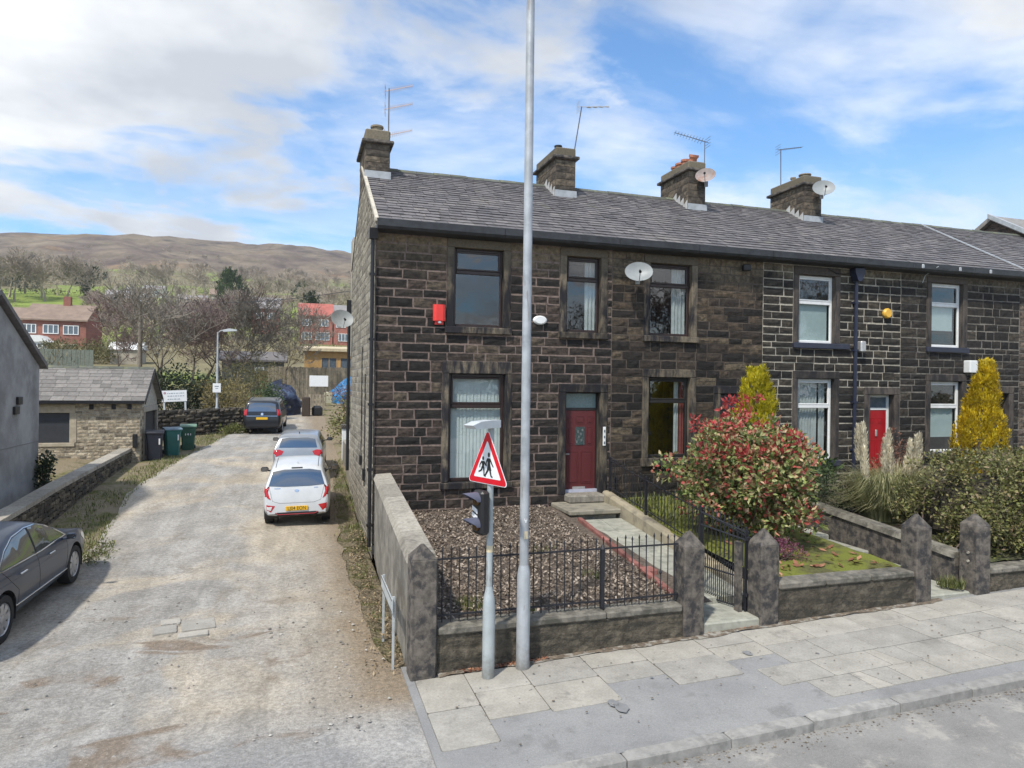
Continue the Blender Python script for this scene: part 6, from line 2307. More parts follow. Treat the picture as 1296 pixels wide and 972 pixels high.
def tarp(name, label, cen, size, mt, seed, lean=0):
    q = random.Random(seed)
    b = MB(); nu, nv = 26, 16
    for j in range(nv + 1):
        for i in range(nu):
            a = 2 * math.pi * i / nu; t = j / nv
            r_ = (1 - t ** 4) ** .5 if t < 1 else 0
            k = 1 + .38 * (fbm(math.cos(a) * 2.2 + seed, math.sin(a) * 2.2 + t * 3) - .47) * 2 + .12 * math.sin(a * 5 + seed + t * 4) + .25 * (fbm(a * 5 + seed, t * 9) - .47)
            b.v.append((cen[0] + size[0] * r_ * k * math.cos(a) + lean * t, cen[1] + size[1] * r_ * k * math.sin(a), cen[2] + size[2] * t * (1 + .35 * (fbm(math.cos(a) * 1.6 + seed, math.sin(a) * 1.6) - .47) * 2) + .12 * (fbm(a * 4, t * 7 + seed) - .47)))
    for j in range(nv):
        for i in range(nu):
            b.f.append((j * nu + i, j * nu + (i + 1) % nu, (j + 1) * nu + (i + 1) % nu, (j + 1) * nu + i)); b.mi.append(0)
    o = b.build(name, mt, smooth='all')
    return tag(o, label, 'tarpaulin')


tarp('tarpaulin_heap', 'heap under a crumpled navy tarpaulin beyond the black people carrier', (-.95, 45.5, 1.5), (1.15, 1.3, 2.0), simple('navy_tarp', (.018, .026, .060), .4, var=.5, scale=2.5, col2=(.07, .10, .17), c2=(.56, .66), bump=.25, bscale=2.2), 3)
tarp('tarpaulin_heap', 'heap under a bright blue tarpaulin at the right end of the lane', (3.1, 53.5, 2.0), (1.0, 1.2, 1.8), simple('bright_blue_tarp', (.025, .17, .38), .4, var=.4, scale=3, col2=(.02, .035, .09), c2=(.56, .64), bump=.25, bscale=2.5), 9, .9)
pal = thing('pallet', 'wooden pallet leaning on the navy tarpaulin heap', 'pallet', (1.1, 46.5, 1.7))
for k in range(5):
    MB().box(-.5 + k * .22, -.02, 0, -.36 + k * .22, .02, 1.15, Matrix.Translation((1.2, 47.2, 1.72)) @ Matrix.Rotation(R(-12), 4, 'X')).build('slat', M['fence_wood'], pal)
for zz in (.12, .6, 1.0):
    MB().box(-.5, .021, zz, .64, .06, zz + .1, Matrix.Translation((1.2, 47.2, 1.72)) @ Matrix.Rotation(R(-12), 4, 'X')).build('crosspiece', M['fence_wood'], pal)
bx = thing('storage_tank', 'cream storage tank with a rusty lid at the end of the lane', 'tank', (3.0, 53, 2.1))
MB().bbox(1.9, 52.6, 2.0, 2.5, 53.2, 2.95, .08).build('tank_body', simple('cream_tank', (.42, .40, .28), .7), bx)
MB().bbox(2.7, 52.9, 2.5, 4.0, 53.3, 3.05, .05).build('trough', M['coping'], bx)
ws_ = thing('white_panel_board', 'blank white board standing behind the navy tarpaulin', 'board', (1.2, 50, 2))
MB().bbox(.78, 50.0, 3.35, 2.05, 50.05, 4.12, .01).build('panel', M['sign_white'], ws_)
MB().box(.88, 50.05, 1.8, .96, 50.12, 3.6).box(1.85, 50.05, 1.8, 1.93, 50.12, 3.6).build('support', M['fence_wood'], ws_)
pe = thing('rubbish_pile', 'pile of dark sacks and timber against the tarpaulin heap', 'rubbish', (.7, 44.3, 1.6))
MB().bbox(.25, 43.9, 1.5, .75, 44.3, 2.75, .06, None).build('dark_board', simple('dark_ply', (.05, .035, .025), .8), pe)
MB().bbox(.85, 44.2, 1.5, 1.5, 44.8, 2.2, .15).build('sack', M['black_plastic'], pe)

cab = thing('timber_cabin', 'orange timber cabin with three windows behind the end fence', 'cabin', (5, 62, 3))
M['cabin'] = simple('orange_timber', (.50, .30, .11), .7, var=.12, scale=3)
cx0, cx1, cy0, cz0, cz1 = .55, 7.3, 62.0, 3.0, 6.35
ho = [(1.9, 3.3, 4.75, 5.85), (3.5, 4.8, 4.75, 5.85), (5.0, 6.2, 4.75, 5.85)]
ws = MB(); wall_sheet(ws, cx0, cx1, cz0, cz1, cy0, ho)
ws.quad((cx0, cy0, cz0), (cx0, cy0 + 4, cz0), (cx0, cy0 + 4, cz1), (cx0, cy0, cz1)); ws.quad((cx1, cy0, cz0), (cx1, cy0 + 4, cz0), (cx1, cy0 + 4, cz1), (cx1, cy0, cz1)); ws.quad((cx0, cy0 + 4, cz0), (cx1, cy0 + 4, cz0), (cx1, cy0 + 4, cz1), (cx0, cy0 + 4, cz1))
ws.build('wall', M['cabin'], cab)
for h in ho:
    f_ = MB()
    for q in ((h[0], h[2], h[0] + .08, h[3]), (h[1] - .08, h[2], h[1], h[3]), (h[0] + .08, h[2], h[1] - .08, h[2] + .08), (h[0] + .08, h[3] - .08, h[1] - .08, h[3]), ((h[0] + h[1]) / 2 - .03, h[2] + .08, (h[0] + h[1]) / 2 + .03, h[3] - .08)):
        f_.box(q[0], cy0 - .03, q[1], q[2], cy0 + .05, q[3])
    w_ = f_.build('window', M['cabin'], cab)
    MB().box(h[0] + .06, cy0 + .02, h[2] + .06, h[1] - .06, cy0 + .03, h[3] - .06).build('pane', M['glass_far'], w_)
MB().prism([(cy0 - .4, cz1 + .02), (cy0 + 4.2, cz1 + .5), (cy0 + 4.2, cz1 + .65), (cy0 - .4, cz1 + .25)], 'x', cx0 - .3, cx1 + .3).build('roof', simple('pale_cabin_roof', (.55, .46, .30), .8), cab, fixn=True)
shd = thing('grey_shed', 'grey boarded shed with a small window behind the end fence', 'shed', (-3.5, 64, 3))
MB().box(-6.2, 63, 2.6, -1.2, 66, 5.4).build('wall', simple('grey_boards', (.17, .17, .165), .9, var=.2, scale=3), shd)
MB().prism([(62.7, 5.35), (64.5, 6.15), (66.3, 5.35), (66.3, 5.5), (64.5, 6.3), (62.7, 5.5)], 'x', -6.5, -.9).build('roof', M['slate'], shd, fixn=True)
w_ = MB().box(-3.6, 62.95, 4.1, -2.8, 63.0, 4.9).build('window', M['upvc_white'], shd)
MB().box(-3.5, 62.93, 4.2, -2.9, 62.948, 4.8).build('pane', M['glass_far'], w_)
gwl = thing('rendered_extension', 'plain grey rendered extension beside the orange cabin', 'building', (9, 60, 3))
MB().bbox(7.45, 60.5, 2.5, 12.0, 66, 7.15, .02).build('wall', simple('pale_render', (.40, .40, .38), .95, var=.1, scale=1), gwl)
MB().bbox(7.3, 60.3, 7.15, 12.2, 66.2, 7.3, .02).build('roof_edge', M['gutter'], gwl)
tf = thing('trellis_fence', 'orange larch-lap fence panels in front of the timber cabin', 'fence', (0, 60, 2.8))
for k in range(9):
    xx = -3.2 + k * 1.15
    MB().box(xx, 59.6, 2.6, xx + 1.08, 59.64, 4.55 + rnd.uniform(-.03, .03)).build('panel', M['cabin2'] if 'cabin2' in M else M.setdefault('cabin2', simple('ochre_fence', (.34, .25, .12), .85, rand=.15, var=.15, scale=5)), tf)
# ------------------------------------------------------------------ cars
def paint(name, c, flake=.3, rough=.28, coat=.55, spec=.5):
    m, n, l, b = new_mat(name)
    t = NT(m)
    dirt = t.ramp(t.noise(2.5, 5, .6), .3, .75, 1.0, .88)
    l.new(t.mix(1.0, c, dirt, 'MULTIPLY'), b.inputs['Base Color'])
    b.inputs['Metallic'].default_value = flake
    b.inputs['Roughness'].default_value = rough
    b.inputs['Coat Weight'].default_value = coat
    b.inputs['Specular IOR Level'].default_value = spec
    b.inputs['Coat Roughness'].default_value = .04
    return m


M['paint_white'] = paint('white_paint', (.60, .615, .63), 0, .35)
M['paint_silver'] = paint('silver_paint', (.36, .37, .38), .55)
M['paint_black'] = paint('black_paint', (.010, .011, .016), .2)
M['paint_blue'] = paint('grey_blue_paint', (.035, .047, .072), .0, .33, .30, .2)
M['car_glass'] = simple('car_glass', (.010, .012, .016), .03, var=.1, spec=.9, coat=.6)
M['car_glass'].node_tree.nodes['Principled BSDF'].inputs['IOR'].default_value = 2.1
M['car_glass2'] = simple('car_side_glass', (.035, .042, .042), .04, var=.2, spec=.9, coat=.6)
M['tail_red'] = simple('tail_lamp_red', (.45, .012, .015), .15, var=.05, coat=.5)
M['lamp_clear'] = simple('clear_lamp', (.60, .60, .60), .12, coat=.5)
M['tyre'] = simple('tyre_rubber', (.018, .018, .018), .85)
M['alloy'] = simple('alloy_rim', (.46, .46, .47), .35, .7, var=.08)
M['chrome'] = simple('chrome_trim', (.70, .71, .72), .15, 1.0, var=.02)
M['plate_yellow'] = simple('number_plate_yellow', (.80, .46, .02), .4, var=.02)
M['trim_black'] = simple('black_trim', (.015, .015, .016), .6)
M['red_trim'] = simple('red_trim', (.40, .02, .03), .4)


def spline(tab, x):
    """monotone-ish smooth interpolation in a table"""
    if x <= tab[0][0]: return tab[0][1]
    if x >= tab[-1][0]: return tab[-1][1]
    for i in range(len(tab) - 1):
        if tab[i][0] <= x <= tab[i + 1][0]:
            x0, y0 = tab[i]; x1, y1 = tab[i + 1]
            t = (x - x0) / (x1 - x0)
            return y0 + (y1 - y0) * t
    return tab[-1][1]


def chaikin(pts, n):
    for _ in range(n):
        out = [pts[0]]
        for a, b in zip(pts[:-1], pts[1:]):
            out.append(tuple(a[i] * .75 + b[i] * .25 for i in range(len(a)))); out.append(tuple(a[i] * .25 + b[i] * .75 for i in range(len(a))))
        out.append(pts[-1]); pts = out
    return pts


class Car:
    def __init__(s, label, group, loc, rot, sp, mt):
        s.t = thing('parked_car', label, 'car', loc, 0, group=group, local=True)
        s.t.rotation_euler = rot
        s.sp = sp
        top = chaikin(sp['top'], 2)
        # resample by arc length
        P = [Vector((a, b)) for a, b in top]
        d = [0]
        for a, b in zip(P[:-1], P[1:]): d.append(d[-1] + (b - a).length)
        N = sp.get('N', 100)
        st = []
        for k in range(N + 1):
            q = d[-1] * k / N
            for i in range(len(P) - 1):
                if d[i] <= q <= d[i + 1] + 1e-9:
                    f = (q - d[i]) / max(1e-9, d[i + 1] - d[i]); st.append(P[i].lerp(P[i + 1], f)); break
        rows = []
        verts = []
        for k, (y, zt) in enumerate(st):
            zb = spline(sp['bottom'], y); hw = spline(sp['plan'], y); bz = min(spline(sp['belt'], y), zt - .015)
            if bz < zb + .05: bz = zb + .05
            if zt < bz + .012: zt = bz + .012
            kk = max(0., min(1., (zt - bz) / .42))
            rw = hw * (.95 - sp['tumble'] * kk)
            s_ = (bz - zb)
            ring = [(0, zb), (hw * .80, zb), (hw * .955, zb + min(.10, s_ * .3)), (hw * .995, zb + s_ * .42), (hw, zb + s_ * .66), (hw * .985, zb + s_ * .86), (hw * .955, bz),
                    (rw + (hw * .955 - rw) * .55, bz + (zt - bz) * .45), (rw + (hw * .955 - rw) * .10, bz + (zt - bz) * .86), (rw * .90, zt - .022 * kk - .004), (rw * .55, zt - .004), (0, zt)]
            ring = chaikin(ring, 2)
            rows.append([(x, y, z) for x, z in ring])
        m = len(rows[0])
        b = MB()
        for r_ in rows:
            for (x, y, z) in r_: b.v.append((x, y, z))
            for (x, y, z) in r_[1:-1]: b.v.append((-x, y, z))
        per = m + (m - 2)
        def idx(k, j, side):
            if side == 0 or j in (0, m - 1): return k * per + j
            return k * per + m + j - 1
        for k in range(len(rows) - 1):
            for j in range(m - 1):
                b.f.append((idx(k, j, 0), idx(k, j + 1, 0), idx(k + 1, j + 1, 0), idx(k + 1, j, 0))); b.mi.append(0)
                b.f.append((idx(k, j + 1, 1), idx(k, j, 1), idx(k + 1, j, 1), idx(k + 1, j + 1, 1))); b.mi.append(0)
        for k in (0, len(rows) - 1):
            b.f.append(tuple([idx(k, j, 0) for j in range(m)] + [idx(k, j, 1) for j in range(m - 2, 0, -1)])); b.mi.append(0)
        s.bvh = BVHTree.FromPolygons([Vector(v) for v in b.v], b.f)
        # wheel arches
        ra = sp['wr'] + .055
        cz = sp['wr']
        keep, dele = [], set()
        for f in b.f:
            if len(f) > 4: keep.append(f); continue
            c = sum((Vector(b.v[i]) for i in f), Vector()) / 4
            out = any(math.hypot(c.y - ay, c.z - cz) < ra for ay in sp['axles']) and abs(c.x) > sp['W'] * .30
            if out: dele.update(f)
            else: keep.append(f)
        used = set(i for f in keep for i in f)
        for i in dele & used:
            v = Vector(b.v[i])
            if abs(v.x) < sp['W'] * .33: continue
            for ay in sp['axles']:
                d_ = Vector((v.y - ay, v.z - cz))
                if .5 * ra < d_.length < 1.35 * ra and d_.y > -.12:
                    d_ = d_.normalized() * ra
                    b.v[i] = (v.x, ay + d_.x, cz + d_.y)
        b.f = keep; b.mi = [0] * len(keep)
        s.body = b.build('body', mt, s.t, smooth='all', fixn=True)
        # arch liners and wheels
        for ay in sp['axles']:
            for sd in (-1, 1):
                hw = spline(sp['plan'], ay)
                ln = MB(); n = 24
                for k in range(n):
                    a0, a1 = math.pi * (k / n * 1.2 - .1), math.pi * ((k + 1) / n * 1.2 - .1)
                    q = lambda a, x: (sd * x, ay + ra * 1.005 * math.cos(a), cz + ra * 1.005 * math.sin(a))
                    ln.quad(q(a0, hw * .985), q(a1, hw * .985), q(a1, hw * .55), q(a0, hw * .55))
                ln.poly([(sd * hw * .6, ay + ra * math.cos(2 * math.pi * k / 20), cz + ra * math.sin(2 * math.pi * k / 20)) for k in range(20)])
                ln.build('wheel_arch', M['trim_black'], s.t)
                s.wheel(sd, ay, hw)

    def wheel(s, sd, ay, hw):
        r = s.sp['wr']; w = .20
        m4 = Matrix.Translation((sd * (hw - .015), ay, r)) @ Matrix.Rotation(R(90) * sd, 4, 'Y')
        ty = MB(); ty.lathe([(r * .66, -w), (r * .96, -w), (r, -w * .8), (r, -w * .2), (r * .965, 0), (r * .72, .006), (r * .665, -.012), (r * .66, -.05)], 28, m4)
        wh = ty.build('wheel', M['tyre'], s.t, smooth=True)
        bk_ = MB(); bk_.lathe([(r * .655, -.03), (r * .60, -.07), (.02, -.09)], 24, m4); bk_.build('brake_disc', M['trim_black'], wh)
        rm = MB(); rm.lathe([(r * .60, -.03), (r * .665, -.015), (r * .64, -.002), (r * .60, -.02)], 28, m4); rm.f = rm.f[:-2]; rm.mi = rm.mi[:-2]
        ns = s.sp.get('spokes', 7)
        for k in range(ns):
            a = 2 * math.pi * k / ns
            sm = m4 @ Matrix.Rotation(a, 4, 'Z')
            rm.prism([(.03, -.030), (r * .62, -.055), (r * .62, .055), (.03, .030)], 'z', -.045, -.012, sm)
        rm.lathe([(.065, -.05), (.06, -.006), (.02, .0)], 12, m4)
        rm.build('rim', s.sp.get('rim', M['alloy']), wh, fixn=True)

    def cast(s, p, axis, sgn, off):
        if axis == 'x':
            o = Vector((sgn * 3, p[0], p[1])); d = Vector((-sgn, 0, 0))
        elif axis == 'y':
            o = Vector((p[0], sgn * 5, p[1])); d = Vector((0, -sgn, 0))
        else:
            o = Vector((p[0], p[1], 4)); d = Vector((0, 0, -1))
        h, nrm, _, _ = s.bvh.ray_cast(o, d)
        if h is None:
            h, nrm, _, _ = s.bvh.find_nearest(o + d * 2.4)
        if nrm.dot(d) > 0: nrm = -nrm
        return h + nrm * off

    def patch(s, name, pts, axis, sgn, mt, off=.004, parent=None, rings=5, step=.07):
        dense = []
        n = len(pts)
        for i in range(n):
            a, c = Vector(pts[i]), Vector(pts[(i + 1) % n])
            k = max(1, int((c - a).length / step))
            for q in range(k): dense.append(a.lerp(c, q / k))
        cen = sum(dense, Vector((0, 0))) / len(dense)
        b = MB(); N = len(dense)
        for r_ in range(rings):
            f = 1 - r_ / rings
            for p in dense:
                b.vert(s.cast(cen + (p - cen) * f, axis, sgn, off if r_ else off))
        ci = b.vert(s.cast(cen, axis, sgn, off))
        for r_ in range(rings - 1):
            for k in range(N):
                j = (k + 1) % N
                b.f.append((r_ * N + k, r_ * N + j, (r_ + 1) * N + j, (r_ + 1) * N + k)); b.mi.append(0)
        for k in range(N):
            b.f.append(((rings - 1) * N + k, (rings - 1) * N + (k + 1) % N, ci)); b.mi.append(0)
        return b.build(name, mt, parent or s.t, smooth='all')

    def line(s, name, pts, axis, sgn, mt, r=.006, off=.002, step=.08, parent=None, closed=False):
        dense = []
        P = list(pts) + ([pts[0]] if closed else [])
        for a, c in zip(P[:-1], P[1:]):
            a, c = Vector(a), Vector(c); k = max(1, int((c - a).length / step))
            for q in range(k): dense.append(a.lerp(c, q / k))
        dense.append(Vector(P[-1]))
        Q = [s.cast(p, axis, sgn, off) for p in dense]
        b = MB()
        for a, c in zip(Q[:-1], Q[1:]): b.tube(a, c, r, r, 5, cap=False)
        return b.build(name, mt, parent or s.t)

    def plate_text(s, txt, m4, size, parent):
        cu = bpy.data.curves.new('plate_text', 'FONT'); cu.body = txt; cu.size = size; cu.align_x = 'CENTER'; cu.align_y = 'CENTER'; cu.extrude = .001
        o = bpy.data.objects.new('tmp', cu); COL.objects.link(o)
        me = bpy.data.meshes.new_from_object(o)
        bpy.data.objects.remove(o); bpy.data.curves.remove(cu)
        me.transform(m4 @ Matrix.Diagonal((.82, 1, 1, 1)))
        me.materials.clear(); me.materials.append(M['sign_black'])
        q = bpy.data.objects.new('lettering', me); COL.objects.link(q); q.parent = parent
        return q

    def mirrors(s, y, z, mt, k=1.0):
        for sd in (-1, 1):
            hw = spline(s.sp['plan'], y)
            b = MB(); b.bbox(-.10 * k, -.05 * k, -.065 * k, .10 * k, .05 * k, .065 * k, .035 * k, Matrix.Translation((sd * (hw + .13 * k), y, z)))
            b.tube((sd * hw * .95, y + .02, z - .05), (sd * (hw + .08), y, z - .03), .025, n=6)
            o = b.build('mirror', mt, s.t, smooth=True)
            MB().box(-.085 * k, -.054 * k, -.05 * k, .085 * k, -.051 * k, .05 * k, Matrix.Translation((sd * (hw + .13 * k), y, z))).build('mirror_glass', M['car_glass'], o)


def hatch_spec(L, W, H, wr, wb_r, wb_f):
    h = L / 2
    return dict(W=W, wr=wr, axles=(-wb_r, wb_f), tumble=.20,
                top=[(-h, .40), (-h + .005, .52), (-h + .03, .70), (-h + .09, .90), (-h + .15, 1.03), (-h + .32, H - .12), (-h + .42, H - .035), (-h + .75, H - .005), (-.2, H), (.15, H - .04), (.42, H - .16), (h - .72, .98), (h - .45, .90), (h - .18, .78), (h - .04, .60), (h, .40)],
                belt=[(-h, .80), (-h + .15, .98), (0, .93), (h, .84)],
                bottom=[(-h, .33), (-h + .25, .24), (-wb_r, .20), (wb_f, .20), (h - .2, .20), (h, .28)],
                plan=[(-h, W * .42), (-h + .06, W * .465), (-h + .25, W * .492), (-.3, W * .5), (.6, W * .5), (h - .4, W * .48), (h - .12, W * .43), (h, W * .36)])


def hatch_windows(c, sd, L, H, mt):
    h = L / 2
    c.patch('side_window', [(-h + .55, .985), (-.30, .95), (-.30, H - .13), (-h + .75, H - .17)], 'x', sd, mt)
    c.patch('side_window', [(-.24, .95), (.72, .93), (.40, H - .22), (.10, H - .12), (-.24, H - .12)], 'x', sd, mt)


def both(c, name, pts, axis, sgn, mt, **k):
    c.patch(name, pts, axis, sgn, mt, **k)
    c.patch(name, [(-p[0], p[1]) for p in reversed(pts)], axis, sgn, mt, **k)


CARS = 'cars parked along the lane'
# white hatchback
L_, W_c, H_c = 3.6, 1.60, 1.485
c = Car('white hatchback seen from behind with a yellow number plate', CARS, (.09, 19.25, .26), (math.atan(.076), R(-1), R(-2.2)), hatch_spec(L_, W_c, H_c, .29, 1.16, 1.24), M['paint_white'])
c.patch('rear_window', [(-.65, 1.03), (-.3, 1.005), (.3, 1.005), (.65, 1.03), (.56, 1.335), (.3, 1.38), (-.3, 1.38), (-.56, 1.335)], 'y', -1, M['car_glass'], off=.012)
for sd in (-1, 1): hatch_windows(c, sd, L_, H_c, M['car_glass'])
c.patch('windscreen', [(-.62, 1.0), (.62, 1.0), (.52, 1.34), (-.52, 1.34)], 'y', 1, M['car_glass'])
for s_ in (-1, 1):
    c.patch('tail_lamp', [(s_ * u, w) for u, w in ((.625, 1.06), (.755, 1.03), (.77, .90), (.735, .79), (.60, .71), (.63, .78), (.665, .88), (.655, .97))], 'y', -1, M['tail_red'], off=.010)
    c.patch('reverse_lamp', [(s_ * u, w) for u, w in ((.605, .74), (.66, .80), (.675, .90), (.64, .95), (.61, .86))], 'y', -1, M['lamp_clear'], off=.006)
    c.patch('bumper_reflector', [(s_ * u, w) for u, w in ((.50, .565), (.70, .60), (.69, .46), (.60, .42))], 'y', -1, M['tail_red'] if s_ > 0 else M['red_trim'], off=.006)
c.patch('fog_lamp', [(-.69, .555), (-.57, .55), (-.60, .46), (-.68, .48)], 'y', -1, M['lamp_clear'], off=.010)
c.patch('lower_bumper', [(-.64, .30), (-.45, .405), (.45, .405), (.64, .30), (.60, .27), (-.60, .27)], 'y', -1, M['trim_black'], off=.005)
c.line('bumper_line', [(-.50, .40), (-.42, .355), (.42, .355), (.50, .40)], 'y', -1, M['red_trim'], .010)
pl_ = MB(); pl_.bbox(-.26, -1.825, .445, .26, -1.805, .555, .006); pl_o = pl_.build('number_plate', M['plate_yellow'], c.t)
c.plate_text('LJ04 EON', Matrix.Translation((0, -1.8265, .50)) @ Matrix.Rotation(R(90), 4, 'X'), .128, pl_o)
c.patch('badge', [(.055 * math.cos(k * .524), .905 + .030 * math.sin(k * .524)) for k in range(12)], 'y', -1, M['chrome'], off=.008, rings=2)
c.patch('boot_lettering', [(.40, .955), (.50, .955), (.50, .975), (.40, .975)], 'y', -1, M['chrome'], off=.005, rings=2)
c.patch('boot_lettering', [(-.52, .955), (-.38, .955), (-.38, .975), (-.52, .975)], 'y', -1, M['chrome'], off=.005, rings=2)
c.line('tailgate_seam', [(-.64, 1.0), (-.56, .68), (-.40, .625), (.40, .625), (.56, .68), (.64, 1.0)], 'y', -1, M['trim_black'], .0035, 0)
c.patch('high_brake_lamp', [(-.13, 1.40), (.13, 1.40), (.13, 1.425), (-.13, 1.425)], 'y', -1, M['trim_black'], off=.006, rings=2)
for s_ in (-1, 1): c.line('roof_channel', [(s_ * .50, -1.35), (s_ * .51, 0.0)], 'z', 1, M['trim_black'], .007)
MB().prism([(-.05, 0), (.09, 0), (-.03, .055)], 'x', -.012, .012, Matrix.Translation((0, -1.12, 1.47))).build('roof_antenna', M['paint_white'], c.t, fixn=True)
c.mirrors(.62, 1.0, M['trim_black'])
wp_ = MB(); wp_.tube((0, -1.63, 1.03), (.30, -1.60, 1.05), .012, n=5); wp_.build('rear_wiper', M['trim_black'], c.t)
# silver hatchback
L_, W_c, H_c = 3.95, 1.68, 1.47
c = Car('silver grey hatchback parked in front of the white hatchback', CARS, (.16, 24.75, .68), (math.atan(.055), 0, R(-4)), hatch_spec(L_, W_c, H_c, .30, 1.25, 1.30), M['paint_silver'])
c.patch('rear_window', [(-.62, 1.04), (.62, 1.04), (.545, 1.32), (.3, 1.36), (-.3, 1.36), (-.545, 1.32)], 'y', -1, M['car_glass'])
for sd in (-1, 1): hatch_windows(c, sd, L_, H_c, M['car_glass'])
c.patch('windscreen', [(-.62, 1.0), (.62, 1.0), (.52, 1.34), (-.52, 1.34)], 'y', 1, M['car_glass'])
for s_ in (-1, 1):
    c.patch('tail_lamp', [(s_ * u, w) for u, w in ((.46, .93), (.60, .98), (.78, .97), (.79, .84), (.70, .76), (.52, .82))], 'y', -1, M['tail_red'], off=.010)
    c.patch('reverse_lamp', [(s_ * u, w) for u, w in ((.56, .76), (.72, .74), (.72, .66), (.58, .68))], 'y', -1, M['lamp_clear'], off=.008)
pl_ = MB(); pl_.bbox(-.26, -2.0, .45, .26, -1.98, .56, .006); pl_.build('number_plate', M['plate_yellow'], c.t)
c.patch('lower_bumper', [(-.66, .30), (-.5, .40), (.5, .40), (.66, .30), (.60, .27), (-.60, .27)], 'y', -1, M['trim_black'], off=.005)
wp_ = MB(); wp_.tube((.02, -1.80, 1.05), (.36, -1.77, 1.08), .012, n=5); wp_.build('rear_wiper', M['trim_black'], c.t)
MB().prism([(-.05, 0), (.09, 0), (-.03, .06)], 'x', -.012, .012, Matrix.Translation((0, -1.25, 1.455))).build('roof_antenna', M['trim_black'], c.t, fixn=True)
c.mirrors(.68, 1.0, M['trim_black'])
c.t.scale = (.95, .95, .95)
# black people carrier
L_, W_c, H_c = 4.5, 1.80, 1.65
sp = hatch_spec(L_, W_c, H_c, .32, 1.35, 1.35); sp['tumble'] = .16
h = L_ / 2
sp['top'] = [(-h, .42), (-h + .005, .60), (-h + .02, .80), (-h + .05, 1.0), (-h + .09, 1.12), (-h + .22, H_c - .14), (-h + .32, H_c - .04), (-h + .8, H_c - .005), (.0, H_c), (.45, H_c - .06), (.8, H_c - .25), (h - .80, 1.05), (h - .45, .95), (h - .16, .80), (h - .03, .60), (h, .42)]
sp['belt'] = [(-h, .85), (-h + .12, 1.06), (0, .98), (h, .88)]
c = Car('black people carrier parked by the drystone wall up the lane', CARS, (-1.50, 37.1, 1.24), (math.atan(.05), 0, R(-3)), sp, M['paint_black'])
c.patch('rear_window', [(-.64, 1.10), (.64, 1.10), (.60, 1.44), (.4, 1.50), (-.4, 1.50), (-.60, 1.44)], 'y', -1, M['car_glass'])
for sd in (-1, 1):
    c.patch('side_window', [(-h + .55, 1.08), (-1.0, 1.05), (-1.0, 1.48), (-h + .65, 1.45)], 'x', sd, M['car_glass'])
    c.patch('side_window', [(-.94, 1.05), (-.10, 1.02), (-.10, 1.50), (-.94, 1.49)], 'x', sd, M['car_glass'])
    c.patch('side_window', [(-.04, 1.02), (1.0, 1.0), (.55, 1.38), (.3, 1.50), (-.04, 1.50)], 'x', sd, M['car_glass'])
    c.patch('tail_lamp', [(sd * u, w) for u, w in ((.66, 1.22), (.80, 1.18), (.85, .92), (.70, .90))], 'y', -1, M['tail_red'], off=.010)
    c.line('roof_rail', [(sd * .62, -1.7), (sd * .62, .2)], 'z', 1, M['alloy'], .018, .03)
c.patch('windscreen', [(-.66, 1.05), (.66, 1.05), (.58, 1.48), (-.58, 1.48)], 'y', 1, M['car_glass'])
c.line('boot_trim', [(-.70, .885), (.70, .885)], 'y', -1, M['chrome'], .016)
c.patch('badge', [(.06 * math.cos(k * .524), .98 + .06 * math.sin(k * .524)) for k in range(12)], 'y', -1, M['chrome'], off=.008, rings=2)
pl_ = MB(); pl_.bbox(-.26, -2.275, .72, .26, -2.25, .83, .006); pl_.build('number_plate', M['plate_yellow'], c.t)
c.mirrors(.95, 1.05, M['paint_black'])
c.patch('roof_sky_sheen', [(-.55, -1.75), (.55, -1.75), (.55, .2), (-.55, .2)], 'z', 1, M['paint_silver'], off=.006)  # sky's sheen on the black roof, painted on as a silver patch
# dark saloon
L_, W_c, H_c = 4.80, 1.855, 1.43
h = L_ / 2
sp = dict(W=W_c, wr=.335, axles=(-1.33, 1.38), tumble=.21, spokes=8, N=130,
          top=[(-h, .44), (-h + .01, .62), (-h + .05, .82), (-h + .12, .97), (-h + .45, 1.03), (-1.55, 1.10), (-1.15, 1.26), (-.7, 1.39), (-.2, 1.43), (.15, 1.41), (.5, 1.31), (1.0, 1.06), (1.15, 1.0), (1.6, .93), (h - .35, .84), (h - .12, .74), (h - .02, .58), (h, .42)],
          belt=[(-h, .90), (-1.5, .985), (0, .93), (1.1, .905), (h, .74)],
          bottom=[(-h, .34), (-h + .3, .22), (-1.3, .18), (1.3, .18), (h - .25, .18), (h, .26)],
          plan=[(-h, W_c * .40), (-h + .12, W_c * .455), (-h + .5, W_c * .488), (-.8, W_c * .5), (.9, W_c * .5), (h - .7, W_c * .488), (h - .25, W_c * .44), (h - .08, W_c * .38), (h, W_c * .33)])
c = Car('dark grey-blue saloon with chrome window trim at the mouth of the lane', CARS, (-4.72, 12.58, .03), (math.atan(.012), 0, R(-1.5)), sp, M['paint_blue'])
